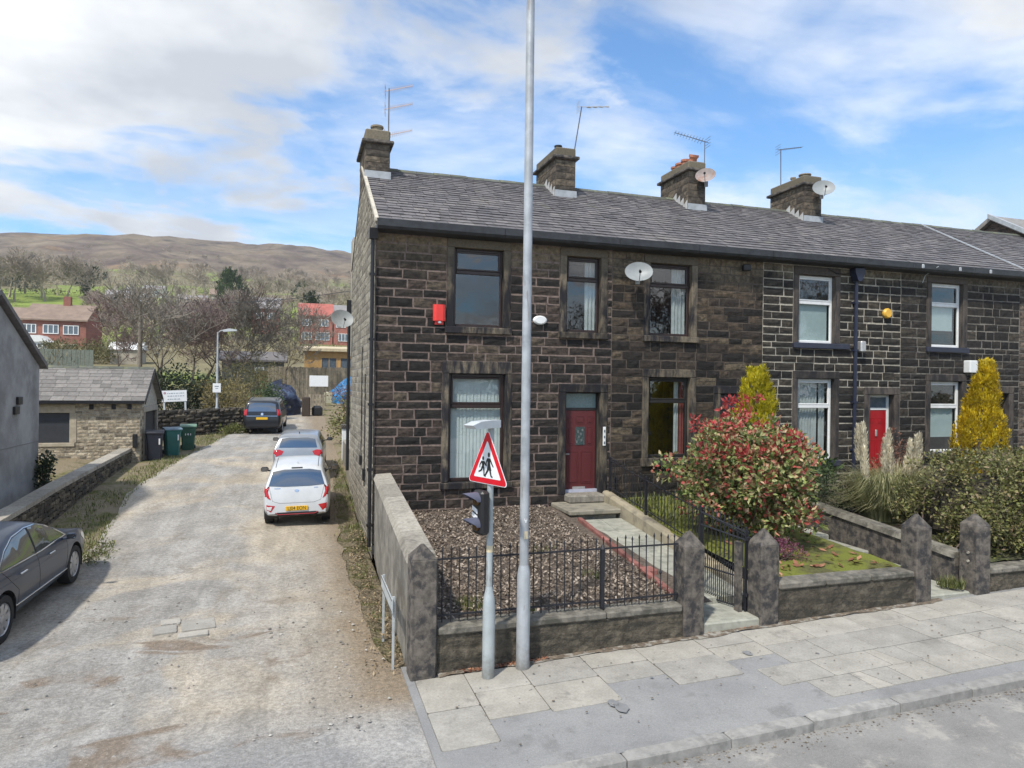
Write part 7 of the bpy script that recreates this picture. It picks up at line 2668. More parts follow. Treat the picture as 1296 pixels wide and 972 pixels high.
for sd in (-1, 1):
    dlo = [(1.02, .955), (.80, 1.09), (.52, 1.235), (.20, 1.325), (-.20, 1.352), (-.62, 1.315), (-1.0, 1.205), (-1.30, 1.06), (-1.38, 1.0), (-1.30, .985), (0, .945)]
    c.patch('front_door_window', [(.98, .965), (.79, 1.08), (.51, 1.222), (.20, 1.312), (-.10, 1.335), (-.16, .96)], 'x', sd, M['car_glass2'])
    c.patch('rear_door_window', [(-.22, .962), (-.17, 1.336), (-.60, 1.302), (-.98, 1.19), (-1.26, 1.06), (-1.33, 1.005)], 'x', sd, M['car_glass2'])
    c.line('window_trim', dlo, 'x', sd, M['chrome'], .010, .003, closed=True)
    c.line('window_pillar', [(-.19, .965), (-.135, 1.335)], 'x', sd, M['trim_black'], .018, -.004)
    c.line('sill_moulding', [(-.95, .40), (1.02, .36)], 'x', sd, M['chrome'], .008, .002)
    for yy in (-.78, .28):
        hd_ = MB(); p0 = c.cast((yy - .11, .83), 'x', sd, .022); p1 = c.cast((yy + .11, .825), 'x', sd, .022); hd_.tube(p0, p1, .014, n=8)
        hd_.build('door_handle', M['chrome'], c.t)
    c.line('door_seam', [(-.20, .94), (-.17, .60), (-.14, .26)], 'x', sd, M['trim_black'], .004, 0)
    c.line('door_seam', [(.98, .93), (1.0, .75), (.93, .42), (.90, .26)], 'x', sd, M['trim_black'], .004, 0)
    c.line('door_seam', [(-1.30, .97), (-1.12, .80), (-.90, .62), (-.88, .27)], 'x', sd, M['trim_black'], .004, 0)
    c.line('shoulder_crease', [(-1.9, .80), (0, .765), (1.7, .74)], 'x', sd, M['paint_blue'], .006, 0)
    c.patch('headlamp', [(2.02, .62), (2.30, .60), (2.28, .72), (1.82, .80), (1.76, .76)], 'x', sd, M['lamp_clear'], off=.006)
    c.patch('tail_lamp', [(-2.32, .80), (-1.98, .84), (-1.95, .96), (-2.25, .95)], 'x', sd, M['tail_red'], off=.006)
c.patch('windscreen', [(-.66, 1.04), (.66, 1.04), (.55, 1.36), (-.55, 1.36)], 'y', 1, M['car_glass2'])
c.patch('rear_window', [(-.60, 1.10), (.60, 1.10), (.50, 1.36), (-.50, 1.36)], 'y', -1, M['car_glass'])
c.line('bonnet_seam', [(.72, 1.10), (.68, 1.7), (.55, 2.15)], 'z', 1, M['trim_black'], .004, 0)
c.line('bonnet_seam', [(-.72, 1.10), (-.68, 1.7), (-.55, 2.15)], 'z', 1, M['trim_black'], .004, 0)
pl_ = MB(); pl_.bbox(-.26, 2.39, .42, .26, 2.415, .53, .006); pl_.build('number_plate', M['sign_white'], c.t)
c.mirrors(.84, .965, M['paint_blue'], .75)
c.t.scale = (1, 1.07, 1)
# ------------------------------------------------------------------ plants
def leaf(mb, p, d, n, ln, wd, fold=.25):
    """a folded pointed leaf at p along d, facing n"""
    d = d.normalized(); s_ = d.cross(n)
    if s_.length < 1e-4: s_ = d.orthogonal()
    s_.normalize(); n = s_.cross(d)
    i = len(mb.v)
    for q in (p, p + d * ln * .45 + s_ * wd + n * wd * fold, p + d * ln, p + d * ln * .45 - s_ * wd + n * wd * fold):
        mb.vert(q)
    mb.f += [(i, i + 1, i + 2), (i, i + 2, i + 3)]; mb.mi += [0, 0]


def rvec(q):
    while True:
        v = Vector((q.uniform(-1, 1), q.uniform(-1, 1), q.uniform(-1, 1)))
        if .05 < v.length < 1: return v.normalized()


def clumps(mb, clump_list, n, ln, wd, q, up=.2, out=1.0, fold=.25, core=None):
    """leaves spread through many small clumps; clump = (centre, radius)"""
    tot = sum(r ** 2 for _, r in clump_list)
    for c, r in clump_list:
        for _ in range(max(4, int(n * r * r / tot))):
            v = rvec(q); rr = r * (q.random() ** .45)
            p = c + Vector((v.x * rr, v.y * rr, v.z * rr * .85))
            d = (v * out + rvec(q) * .8 + Vector((0, 0, up)))
            leaf(mb, p, d, v + rvec(q) * .6, ln * q.uniform(.6, 1.3), wd * q.uniform(.7, 1.2), fold)


def ellipsoid_clumps(cen, rad, k, rc, q, jitter=.18, flat_bottom=None):
    out = []
    for _ in range(k):
        v = rvec(q)
        s_ = (q.random() ** .33) * (1 + q.uniform(-jitter * 1.4, jitter * 1.1))
        p = Vector((cen[0] + v.x * rad[0] * s_, cen[1] + v.y * rad[1] * s_, cen[2] + v.z * rad[2] * s_))
        if flat_bottom is not None and p.z < flat_bottom: p.z = flat_bottom + q.random() * .3
        out.append((p, rc * q.uniform(.6, 1.35)))
    return out


def stems(cl, base, q, mt, parent, r=.018, k=14):
    b = MB()
    for c, _ in q.sample(cl, min(k, len(cl))):
        mid = Vector(base).lerp(c, .5) + rvec(q) * .1
        b.tube(base, mid, r, r * .7, 5, cap=False); b.tube(mid, c, r * .7, r * .3, 5, cap=False)
    b.build('stem', mt, parent)


def shrub(name, label, cat, cen, rad, k, rc, n, ln, wd, mt, seed, base=None, up=.2, group=None, flat_bottom=None, stem_mt=None):
    q = random.Random(seed)
    base = base or (cen[0], cen[1], cen[2] - rad[2])
    t = thing(name, label, cat, base, group=group)
    cl = ellipsoid_clumps(cen, rad, k, rc, q, flat_bottom=flat_bottom)
    b = MB(); clumps(b, cl, n, ln, wd, q, up)
    b.build('foliage', mt, t, kind='stuff')
    stems(cl, base, q, stem_mt or M['bark'], t)
    return t, cl


t, cl = shrub('photinia_bush', 'large round bush with green and red leaves beside the iron gate', 'bush', (8.16, 11.15, 1.95), (1.28, 1.15, 1.02), 200, .26, 15500, .105, .034, M['photinia'], 11, (8.2, 11.2, .8))
q = random.Random(12)
rl = [(c + Vector((0, -.02, .06)), r * .55) for c, r in cl if (c.z > 2.4 or c.x > 8.8) and q.random() < .55]
for k in range(20):      # red shoots standing out of the crown
    a = q.uniform(1.2, 5.1); r_ = q.uniform(.1, 1.05)
    rl.append((Vector((8.2 + r_ * math.cos(a), 11.15 + r_ * math.sin(a), 2.05 + 1.18 * math.sqrt(max(0, 1 - (r_ / 1.3) ** 2)) + q.uniform(-.1, .30))), .09))
b = MB(); clumps(b, rl, 2200, .095, .026, q, .6)
b.build('red_shoots', M['photinia_red'], t, kind='stuff')


def conifer(name, label, base, h, prof, n, mt, seed, lean=(0, 0), leafsz=(.11, .018), group=None):
    """dense columnar conifer: upright sprays on a profile (height fraction, radius)"""
    q = random.Random(seed)
    t = thing(name, label, 'conifer', base, group=group)
    b = MB()
    ns = max(40, n // 30)
    for _ in range(ns):            # feathery upright sprays, uneven in length and reach
        f = q.random() ** .85 * .97
        a = q.uniform(0, 6.283)
        r0 = lerp_tab(prof, f) * (1 + .30 * (fbm(a * 1.4 + seed, f * 5) - .47) * 2)
        rr = r0 * (1 - .6 * q.random() ** 2.5)
        ax = Vector((math.cos(a) * .34, math.sin(a) * .34, 1.0)) + rvec(q) * .22
        ax.normalize()
        ln = leafsz[0] * q.uniform(2.2, 4.6) * (1 - .45 * f)
        p0 = Vector((base[0] + rr * .72 * math.cos(a) + lean[0] * f, base[1] + rr * .72 * math.sin(a) + lean[1] * f, base[2] + h * f * .985 - ln * .5))
        for k in range(n // ns):
            u = q.random()
            side = rvec(q)
            w_ = leafsz[0] * .9 * (1 - .75 * u)
            p = p0 + ax * (ln * u) + side * w_ * q.random() + Vector((math.cos(a), math.sin(a), 0)) * rr * .28 * (1 - .5 * u)
            leaf(b, p, ax * .9 + side * .55, side + Vector((math.cos(a), math.sin(a), .2)), leafsz[0] * q.uniform(.5, 1.1), leafsz[1] * q.uniform(.7, 1.3))
    b.build('crown', mt, t, kind='stuff')
    MB().tube(base, (base[0] + lean[0] * .8, base[1] + lean[1] * .8, base[2] + h * .85), .05, .01, 6).build('trunk', M['bark'], t)
    return t


conifer('golden_conifer', 'yellow-green columnar conifer poking up behind the red-leaved bush', (9.97, 13.2, .95), 3.28, [(0, .36), (.35, .45), (.66, .45), (.84, .31), (.94, .15), (1, .02)], 13000, M['golden'], 21)
conifer('golden_conifer', 'amber-yellow conifer leaning beside the far white window', (16.62, 13.2, 1.0), 3.55, [(0, .38), (.2, .52), (.42, .56), (.6, .42), (.8, .25), (.92, .11), (1, .01)], 17000, M['golden_orange'], 22, (.42, 0))

# hedge on the right
q = random.Random(31)
t = thing('clipped_hedge', 'big clipped privet hedge overhanging the low wall by the open path', 'hedge', (13, 9.8, .8))
cl = []
for _ in range(640):
    x = q.uniform(11.35, 18.5); y = q.uniform(8.75, 10.9); z = q.uniform(.8, 2.38)
    e = min((x - 11.35) / .8, 1); z = min(z, 1.3 + 1.05 * e + .1 * vnoise(x * 1.3, y))
    if q.random() < .55: y = 8.78 + abs(q.gauss(0, .15)) + .25 * max(0, (z - 1.7))
    elif q.random() < .5: z = 1.3 + 1.05 * e - abs(q.gauss(0, .1))
    if x < 11.6 and y < 8.85: y += .1
    cl.append((Vector((x, y, z)), .20 * q.uniform(.6, 1.3)))
b = MB(); clumps(b, cl, 46000, .07, .023, q, .15)
b.build('foliage', M['hedge'], t, kind='stuff')
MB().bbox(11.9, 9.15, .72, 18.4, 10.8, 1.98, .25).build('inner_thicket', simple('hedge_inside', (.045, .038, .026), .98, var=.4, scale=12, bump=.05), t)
b = MB()
for c, _ in q.sample(cl, 130):
    b.tube((c.x + q.uniform(-.2, .2), max(c.y, 9.3), .8), c, .014, .006, 4, cap=False)
b.build('stem', M['twig'], t)

# pampas grass
q = random.Random(41)
t = thing('pampas_grass', 'clump of pampas grass with tall cream plumes by the open path', 'pampas grass', (12.1, 11.5, .95))
b = MB()
for _ in range(4200):
    a = q.uniform(0, 6.283); r0 = .35 * q.random() ** .5
    p = Vector((12.1 + r0 * 2.0 * math.cos(a), 11.5 + r0 * math.sin(a), .92)); hh = q.uniform(.35, 1.15); L_b = q.uniform(.05, .75)
    d = Vector((math.cos(a) * 1.25, math.sin(a), 0)) * L_b; s_ = Vector((-math.sin(a), math.cos(a), 0)) * .0055
    pts = [p + d * f + Vector((0, 0, hh * (1 - (1 - 1.55 * f) ** 2 if f < .9 else .8))) for f in (0, .3, .62, 1.0)]
    pts[1] = p + d * .22 + Vector((0, 0, hh * .5)); pts[2] = p + d * .6 + Vector((0, 0, hh * .92)); pts[3] = p + d * 1.15 + Vector((0, 0, hh * q.uniform(.65, 1.15)))
    i = len(b.v)
    for k, pp in enumerate(pts):
        w_ = (1, 1, .8, .15)[k]
        b.vert(pp - s_ * w_); b.vert(pp + s_ * w_)
    for k in range(3):
        b.f.append((i + 2 * k, i + 2 * k + 1, i + 2 * k + 3, i + 2 * k + 2)); b.mi.append(0)
b.build('blades', M['pampas_blade'], t, kind='stuff')
plumes = [(11.28, 2.95, .0), (11.42, 2.88, .1), (11.56, 2.78, .1), (11.20, 2.45, -.1), (12.02, 2.60, .1), (12.14, 2.38, 0), (12.34, 2.78, .2), (12.60, 2.58, .1), (12.70, 2.50, .0), (12.82, 2.66, .1), (12.94, 2.70, 0), (12.50, 2.2, -.15)]
for x_, zt, dy in plumes:
    yy = 11.5 + dy + q.uniform(-.15, .15)
    hp = q.uniform(.62, .80)
    x0_ = 12.1 + (x_ - 12.1) * .45
    sp_ = MB(); mid = Vector((x0_ * .4 + x_ * .6, yy, 1.6)); sp_.tube((x0_, 11.5, .95), mid, .008, .007, 5, cap=False); sp_.tube(mid, (x_, yy, zt - hp * .2), .007, .004, 5, cap=False)
    s_o = sp_.build('stalk', M['pampas_plume'], t)
    pb_ = MB()
    for _ in range(300):
        f = q.random(); r_ = .070 * math.sin(math.pi * min(1, f * .86 + .12)) ** .8 * q.random() ** .4
        a = q.uniform(0, 6.283)
        p = Vector((x_ - (1 - f) * .05 * (x_ - 12.1) + r_ * math.cos(a), yy + r_ * math.sin(a), zt - hp * (1 - f)))
        leaf(pb_, p, Vector((math.cos(a) * .35, math.sin(a) * .35, 1)) + rvec(q) * .2, Vector((math.cos(a), math.sin(a), 0)), .10 * q.uniform(.6, 1.2), .012)
    pb_.build('plume', M['pampas_plume'], s_o, kind='stuff')

shrub('garden_shrub', 'glossy green shrub between the red bush and the pampas grass', 'shrub', (11.7, 13.6, 1.55), (.75, .55, .70), 40, .25, 1500, .15, .03, M['green_shrub'], 51)
shrub('garden_shrub', 'dark low shrub under the pampas beside the sloping coping', 'shrub', (11.25, 12.4, 1.25), (.45, .9, .50), 36, .22, 1500, .08, .018, M['dark_shrub'], 52)
shrub('garden_shrub', 'dusky purple shrub in front of the bright red door', 'shrub', (14.4, 13.6, 1.85), (.6, .5, .75), 30, .22, 900, .09, .016, M['red_shrub'], 53)
shrub('heather_plant', 'small purple heather clump at the foot of the red-leaved bush', 'plant', (7.95, 9.85, .90), (.38, .26, .16), 20, .11, 900, .045, .010, M['purple_shrub'], 54)
shrub('garden_shrub', 'rusty low shrub beyond the pampas grass below the far window', 'shrub', (14.9, 11.6, 1.3), (1.1, .7, .40), 40, .2, 1500, .06, .014, M['red_shrub'], 55)
shrub('garden_shrub', 'leafy shrub against the far gatepost and pampas grass', 'shrub', (11.85, 9.55, 1.12), (.5, .45, .42), 50, .17, 2600, .08, .02, M['hedge'], 56)
shrub('garden_shrub', 'small yellow-green plant against the lower brown window wall', 'shrub', (8.9, 14.4, 1.25), (.25, .25, .28), 12, .12, 300, .09, .02, M['green_shrub'], 57)
# up the lane
shrub('laurel_bush', 'light green bush on the right verge behind the end house', 'bush', (2.35, 30.8, 2.1), (.95, 1.5, 1.05), 60, .34, 2600, .14, .035, M['hedge'], 61, (2.35, 30.8, .9))
shrub('rusty_shrub', 'reddish brown shrub behind the light green lane bush', 'bush', (3.4, 36.5, 3.0), (1.6, 1.8, 1.2), 60, .4, 2200, .16, .02, M['red_shrub'], 62, (3.4, 36.5, 1.2))
shrub('ivy_hedge', 'dark ivy-covered hedge behind the white notice board', 'hedge', (-6.3, 39.5, 2.9), (2.6, 1.2, 1.45), 110, .45, 4200, .20, .05, M['dark_shrub'], 63, (-6.3, 39.5, 1.2))
shrub('spreading_shrub', 'yellowish arching shrub behind the lane lamp post', 'shrub', (-3.4, 39.2, 2.5), (1.7, 1.3, 1.25), 90, .36, 3600, .20, .020, M['yellow_shrub'], 64, (-3.4, 39.2, 1.2), up=.5)
shrub('spreading_shrub', 'olive green tall shrub left of the navy tarpaulin heap', 'shrub', (-3.0, 45.0, 3.4), (2.0, 1.6, 1.9), 110, .45, 4200, .18, .022, M['olive_shrub'], 65, (-3.0, 45.0, 1.5), up=.4)
shrub('spreading_shrub', 'dark evergreen shrub between the yellow and the olive shrub', 'shrub', (-1.7, 42.0, 2.4), (.9, .9, 1.1), 50, .36, 1800, .16, .03, M['green_shrub'], 66, (-1.7, 42.0, 1.3))
shrub('ivy_patch', 'ivy growing up the corner of the grey rendered building', 'ivy', (-6.62, 21.7, 1.15), (.14, .35, .62), 26, .16, 900, .09, .03, M['dark_shrub'], 67, (-6.6, 21.7, .3))
shrub('weed_clump', 'lush green weeds beside the black people carrier', 'weeds', (-2.95, 35.4, 1.25), (.55, .4, .32), 22, .2, 1100, .12, .02, M['grass'], 68, up=.8)
shrub('weed_clump', 'green weeds sprouting at the foot of the low lane wall', 'weeds', (-5.2, 16.6, .25), (.35, .7, .18), 22, .14, 900, .08, .015, M['grass'], 69, up=.8)
shrub('weed_clump', 'patch of green weeds on the verge in front of the saloon', 'weeds', (-3.9, 15.9, .12), (.45, 1.1, .08), 26, .12, 900, .06, .012, M['grass'], 70, up=.8)
# ------------------------------------------------------------------ bare trees
def bare_tree(seed, H, spread, levels, twig_r, trunk_r, splits=(3, 4), n_side=4, trunk_frac=.28):
    """recursive winter tree; returns (trunk mesh builder, twig mesh builder) at origin"""
    q = random.Random(seed)
    tr, tw = MB(), MB()

    def grow(p, d, ln, r, lev):
        n = 3 if lev < levels else 2
        pp = p
        for k in range(n):
            d = (d + rvec(q) * .22 + Vector((0, 0, .06))).normalized()
            nx = pp + d * ln / n
            r2 = max(twig_r, r * (1 - .14 * (k + 1)))
            (tr if lev <= 1 else tw).tube(pp, nx, r, r2, n_side if lev <= 1 else 3, cap=False)
            pp = nx; r = r2
            if lev >= 1 and lev < levels and q.random() < .6:
                grow(pp, (d * .6 + rvec(q) * .9 + Vector((0, 0, .15))).normalized(), ln * q.uniform(.45, .7), r * .5, lev + 1)
        if lev < levels:
            for _ in range(q.randint(*splits)):
                v = rvec(q); v.z = abs(v.z) * .5
                nd = (d * .75 + Vector((v.x * spread, v.y * spread, v.z))).normalized()
                grow(pp, nd, ln * q.uniform(.6, .85), r * q.uniform(.5, .7), lev + 1)
    grow(Vector((0, 0, -.2)), Vector((q.uniform(-.1, .1), q.uniform(-.1, .1), 1)).normalized(), H * trunk_frac, trunk_r, 0)
    return tr, tw


mid_tr = []
for sd in range(4):
    a, b = bare_tree(100 + sd, 9.6, 1.05, 5, .018, .18, (3, 3))
    ma, mb_ = a.mesh('trunk'), b.mesh('crown')
    ma.materials.append(M['bark']); mb_.materials.append(M['twig'] if sd % 2 == 0 else M['twig2'])
    mid_tr.append((ma, mb_))
MT = [(-12.6, 56, 1.0, 'reddish bare tree with a spreading crown left of the utility pole'), (-9.3, 50, 1.05, 'bare tree with twisted limbs just right of the utility pole'), (-6.9, 53, 1.1, 'bare winter tree rising behind the dark ivy hedge'),
      (-4.3, 51, .95, 'bare winter tree behind the lane lamp post'), (-2.9, 58, 1.1, 'grey bare tree behind the yellowish arching shrub'), (-.8, 55, .95, 'grey bare tree above the olive shrub'), (-8.2, 60, 1.1, 'brown bare tree farther back between the pole and the lamp post'), (-11.0, 63, 1.05, 'reddish bare tree behind the utility pole'), (-5.6, 58, 1.05, 'brown bare tree directly behind the notice board hedge')]
for k, (x, y, s_, lab) in enumerate(MT):
    z0 = zground(x, y)
    t = thing('bare_tree', lab, 'tree', (x, y, z0), group='bare trees at the end of the lane')
    ma, mb_ = mid_tr[k % 4]
    m4 = Matrix.Translation((x, y, z0)) @ Matrix.Rotation(k * 1.9, 4, 'Z') @ Matrix.Scale(s_, 4)
    inst('trunk', ma, None, t, m4); inst('crown', mb_, None, t, m4)

far_me = []
for sd in range(5):
    a, b = bare_tree(200 + sd, 9.5, 1.0, 4, .035, .22, (3, 4), 3, .30)
    a.v += [] ; k = len(a.v)
    a.v += b.v; a.f += [tuple(k + i for i in f) for f in b.f]; a.mi += b.mi
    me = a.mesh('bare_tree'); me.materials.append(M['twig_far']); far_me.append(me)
q = random.Random(300)


def az_pt(px_, Y):
    """ground point at distance Y seen along image column px_ (the photo's camera stands at the origin)"""
    a = R(17.4) + math.atan((px_ - 648) / 865.0)
    x = math.tan(a) * Y
    return x, Y, zhill(x, Y) if Y >= 62 else zlane(Y)


spots = []
for _ in range(70):
    spots.append((q.uniform(-60, 470), q.uniform(290, 420), q.uniform(1.0, 1.7), 'bare winter tree in the wood below the moor', 'woodland trees below the moor'))
for _ in range(26):
    spots.append((q.uniform(-40, 470), q.uniform(430, 560), q.uniform(.6, 1.0), 'small bare tree scattered on the lower moor slope', 'scattered trees on the moor slope'))
for _ in range(14):
    spots.append((q.uniform(-30, 118), q.uniform(205, 250), q.uniform(1.2, 1.75), 'bare tree standing along the top of the green field', 'field-edge trees on the left'))
for _ in range(16):
    spots.append((q.uniform(325, 480), q.uniform(190, 270), q.uniform(.9, 1.4), 'bare tree on the green slope above the red-roofed house', 'trees on the green slope'))
for _ in range(34):
    spots.append((q.uniform(100, 370), q.uniform(110, 215), q.uniform(.6, 1.0), 'bare garden tree among the hillside houses', 'garden trees among the hillside houses'))
for k, (px_, Y, s_, lab, grp) in enumerate(spots):
    x, y, z0 = az_pt(px_, Y)
    o = inst('bare_tree', far_me[k % 5], None, None, Matrix.Translation((x, y, z0 - .2)) @ Matrix.Rotation(q.uniform(0, 6.28), 4, 'Z') @ Matrix.Diagonal((s_ * 1.1, s_ * 1.1, s_, 1)))
    tag(o, lab, 'tree', grp)


def far_conifer(px_, Y, h, r, label, mt, prof, n=1500, seed=1):
    x, y, z0 = az_pt(px_, Y)
    return conifer('evergreen_tree', label, (x, y, z0), h, [(f, rr * r) for f, rr in prof], n, mt, seed, leafsz=(h * .10, h * .022))


PINE = [(0, .25), (.12, .8), (.35, 1.0), (.6, .75), (.85, .35), (1, .02)]
CYP = [(0, .7), (.3, 1.0), (.7, .8), (.92, .35), (1, .02)]
far_conifer(290, 230, 11.5, 4.6, 'broad green pine on the hillside above the bare trees', M['green_shrub'], PINE, 2200, 71)
far_conifer(306, 215, 8.0, 1.9, 'narrow dark fir beside the broad hillside pine', M['dark_shrub'], CYP, 1200, 72)
far_conifer(392, 150, 7.2, 1.6, 'dark cypress above the red-roofed house', M['dark_shrub'], CYP, 1200, 73)
far_conifer(108, 240, 9.0, 5.5, 'dark flat-topped pine at the end of the green field', M['dark_shrub'], [(0, .05), (.35, .08), (.5, .8), (.75, 1.0), (.9, .8), (1, .3)], 1800, 74)
far_conifer(387, 270, 7.5, 6.0, 'rounded dark evergreen beside the pale far cottage', M['green_shrub'], [(0, .8), (.4, 1.0), (.8, .7), (1, .1)], 1500, 75)
far_conifer(150, 185, 5.0, 3.2, 'dark rounded evergreen in front of the pale stone cottage', M['dark_shrub'], [(0, .8), (.4, 1.0), (.8, .7), (1, .1)], 1200, 76)
far_conifer(18, 260, 9.0, 7.0, 'dark evergreen mass at the left edge of the wood', M['dark_shrub'], [(0, .8), (.4, 1.0), (.8, .8), (1, .2)], 1800, 77)

# hedges and walls across the slope
hw_ = MB()
hl = [(az_pt(-20, 235), az_pt(165, 245)), (az_pt(60, 180), az_pt(190, 190)), (az_pt(330, 205), az_pt(470, 195)), (az_pt(200, 160), az_pt(300, 170)), (az_pt(-20, 140), az_pt(120, 150)), (az_pt(350, 255), az_pt(470, 250))]
qq = random.Random(88)
hb = MB()
for a, c in hl:
    a, c = Vector(a), Vector(c)
    n = int((c - a).length / 1.6)
    cl = []
    for k in range(n):
        p = a.lerp(c, k / n); p.z = zhill(p.x, p.y) + .5
        cl.append((p + Vector((qq.uniform(-.4, .4), qq.uniform(-.4, .4), qq.uniform(-.2, .5))), qq.uniform(.6, 1.2)))
    clumps(hb, cl, 22 * n, .7, .18, qq)
cl = []
for _ in range(150):          # garden bushes in front of the brick house
    px_ = qq.uniform(55, 150); x, y, z0 = az_pt(px_, qq.uniform(83, 91))
    cl.append((Vector((x, y, z0 + qq.uniform(.2, 2.0))), qq.uniform(.4, .8)))
clumps(hb, cl, 3600, .35, .06, qq, .4)
o = hb.build('field_hedges', M['olive_shrub']); o['kind'] = 'stuff'; tag(o, 'straggling field hedges across the far hillside', 'hedge')
# rough scrub over the slope between the houses, an unbroken mass
sc_ = MB(); cl = []
for _ in range(900):
    px_ = qq.uniform(-40, 480); Y = qq.choice((qq.uniform(75, 200), qq.uniform(150, 330)))
    x, y, z0 = az_pt(px_, Y)
    if vnoise(x / 14 + 5, y / 14) < .45 or (200 < y < 285 and (px_ < 200 or px_ > 320)): continue
    cl.append((Vector((x, y, z0 + .4)), qq.uniform(.7, 1.9) * (1 + Y / 400)))
clumps(sc_, cl, 26000, .75, .05, qq, .6)
o = sc_.build('hillside_scrub', leaf_mat('scrub_twigs', [(0, (.12, .10, .06)), (.6, (.20, .165, .10)), (1, (.27, .24, .12))], 0, .95, .05)); o['kind'] = 'stuff'; tag(o, 'tangled brown scrub covering the far hillside', 'scrub')
sc_ = MB(); cl = []
for _ in range(700):
    px_ = qq.uniform(-60, 480); Y = qq.uniform(290, 430)
    x, y, z0 = az_pt(px_, Y)
    cl.append((Vector((x, y, z0 + 1.5)), qq.uniform(1.6, 3.6)))
clumps(sc_, cl, 8000, 2.0, .10, qq, .8)
o = sc_.build('far_woodland', leaf_mat('far_wood_twigs', [(0, (.18, .15, .12)), (.5, (.28, .235, .185)), (1, (.36, .31, .24))], .0, .95, .05)); o['kind'] = 'stuff'; tag(o, 'band of bare grey-brown woodland below the moor', 'woodland')


# ------------------------------------------------------------------ far houses
def far_house(name, label, px0, px1, Y, ground_drop, eave, ridge, depth, wall, roofm, wins, rz=0.0, chim=None, porch=None, wm=None):
    x0 = az_pt(px0, Y)[0]; x1 = az_pt(px1, Y)[0]
    zb = zhill((x0 + x1) / 2, Y) - ground_drop
    t = thing(name, label, 'house', ((x0 + x1) / 2, Y, zb))
    W = x1 - x0
    b = MB(); b.box(x0, Y, zb - 2, x1, Y + depth, zb + eave); b.build('wall', wall, t)
    gbl = MB(); gbl.prism([(Y, zb + eave), (Y + depth, zb + eave), (Y + depth / 2, zb + ridge - .1)], 'x', x0, x1); gbl.build('gable', wall, t, fixn=True)
    r_ = MB()
    r_.prism([(Y - .35, zb + eave - .05), (Y + depth / 2, zb + ridge), (Y + depth / 2, zb + ridge + .18), (Y - .35, zb + eave + .13)], 'x', x0 - .25, x1 + .25)
    r_.prism([(Y + depth + .35, zb + eave - .05), (Y + depth / 2, zb + ridge), (Y + depth / 2, zb + ridge + .18), (Y + depth + .35, zb + eave + .13)], 'x', x0 - .25, x1 + .25)
    ro = r_.build('roof', roofm, t, fixn=True)
    if chim:
        for u in chim:
            MB().box(x0 + u * W - .4, Y + depth / 2 - .35, zb + ridge - .6, x0 + u * W + .4, Y + depth / 2 + .35, zb + ridge + 1.2).build('chimney', wall, ro)
    for (u, w, ww, hh) in wins:
        xc, zc = x0 + u * W, zb + w
        f_ = MB()
        fw = .09
        for p in ((xc - ww / 2, zc, xc - ww / 2 + fw, zc + hh), (xc + ww / 2 - fw, zc, xc + ww / 2, zc + hh), (xc - ww / 2 + fw, zc, xc + ww / 2 - fw, zc + fw), (xc - ww / 2 + fw, zc + hh - fw, xc + ww / 2 - fw, zc + hh), (xc - ww / 6 - fw / 2, zc + fw, xc - ww / 6 + fw / 2, zc + hh - fw), (xc + ww / 6 - fw / 2, zc + fw, xc + ww / 6 + fw / 2, zc + hh - fw)):
            f_.box(p[0], Y - .10, p[1], p[2], Y - .004, p[3])
        wo_ = f_.build('window', M['upvc_white'], t)
        MB().box(xc - ww / 2 + .05, Y - .05, zc + .05, xc + ww / 2 - .05, Y - .02, zc + hh - .05).build('pane', M['glass_far'], wo_)
    return t, x0, x1, zb


def brick_mat(name, c):
    m, n, l, b = new_mat(name)
    t = NT(m)
    br = t.node('ShaderNodeTexBrick')
    br.inputs['Color1'].default_value = rgba(c); br.inputs['Color2'].default_value = rgba([k * .8 for k in c]); br.inputs['Mortar'].default_value = (.3, .26, .22, 1)
    br.inputs['Scale'].default_value = 1; br.inputs['Brick Width'].default_value = .23; br.inputs['Row Height'].default_value = .075; br.inputs['Mortar Size'].default_value = .006
    mp = t.node('ShaderNodeMapping'); mp.inputs['Rotation'].default_value = (R(90), 0, 0)
    l.new(t.pos(), mp.inputs[0]); l.new(mp.outputs[0], br.inputs['Vector'])
    l.new(t.mix(1.0, br.outputs[0], t.ramp(t.noise(.8, 5, .6), .3, .7, .85, 1.15), 'MULTIPLY'), b.inputs['Base Color'])
    b.inputs['Roughness'].default_value = .9
    return m


M['brick_red'] = brick_mat('red_brick', (.29, .085, .055))
M['brick_pink'] = brick_mat('pink_brick', (.40, .12, .085))
M['tile_brown'] = simple('brown_tiles', (.24, .175, .135), .9, var=.15, scale=1.2)
M['tile_red'] = simple('red_tiles', (.36, .11, .085), .9, var=.22, scale=.8, col2=(.30, .20, .17), c2=(.56, .68))
M['tile_grey'] = simple('grey_tiles', (.24, .225, .22), .9, var=.15, scale=1)
M['far_stone'] = simple('far_stone_wall', (.36, .32, .25), .95, var=.2, scale=.9)
M['far_white'] = simple('far_white_wall', (.66, .66, .63), .9, var=.08)
t, x0, x1, zb = far_house('brick_house', 'red brick house with a brown roof and white conservatory on the hillside', 28, 108, 98, .9, 5.0, 7.2, 7.5, M['brick_red'], M['tile_brown'], [(.10, 3.35, 1.5, 1.15), (.44, 3.35, 1.7, 1.15), (.76, 3.30, 1.7, 1.15), (.72, .9, 1.5, 1.2)], chim=(.55,))
cv = MB()
W = x1 - x0
ca, cb_ = x0 + .10 * W, x0 + .50 * W
cv.box(ca, 95.6, zb - 1, cb_, 98, zb + .55)
c_o = cv.build('conservatory', M['brick_red'], t)
fr = MB()
for k in range(6):
    xx = ca + (cb_ - ca) * k / 5
    fr.box(xx - .08, 95.5, zb + .55, xx + .08, 95.65, zb + 2.1)
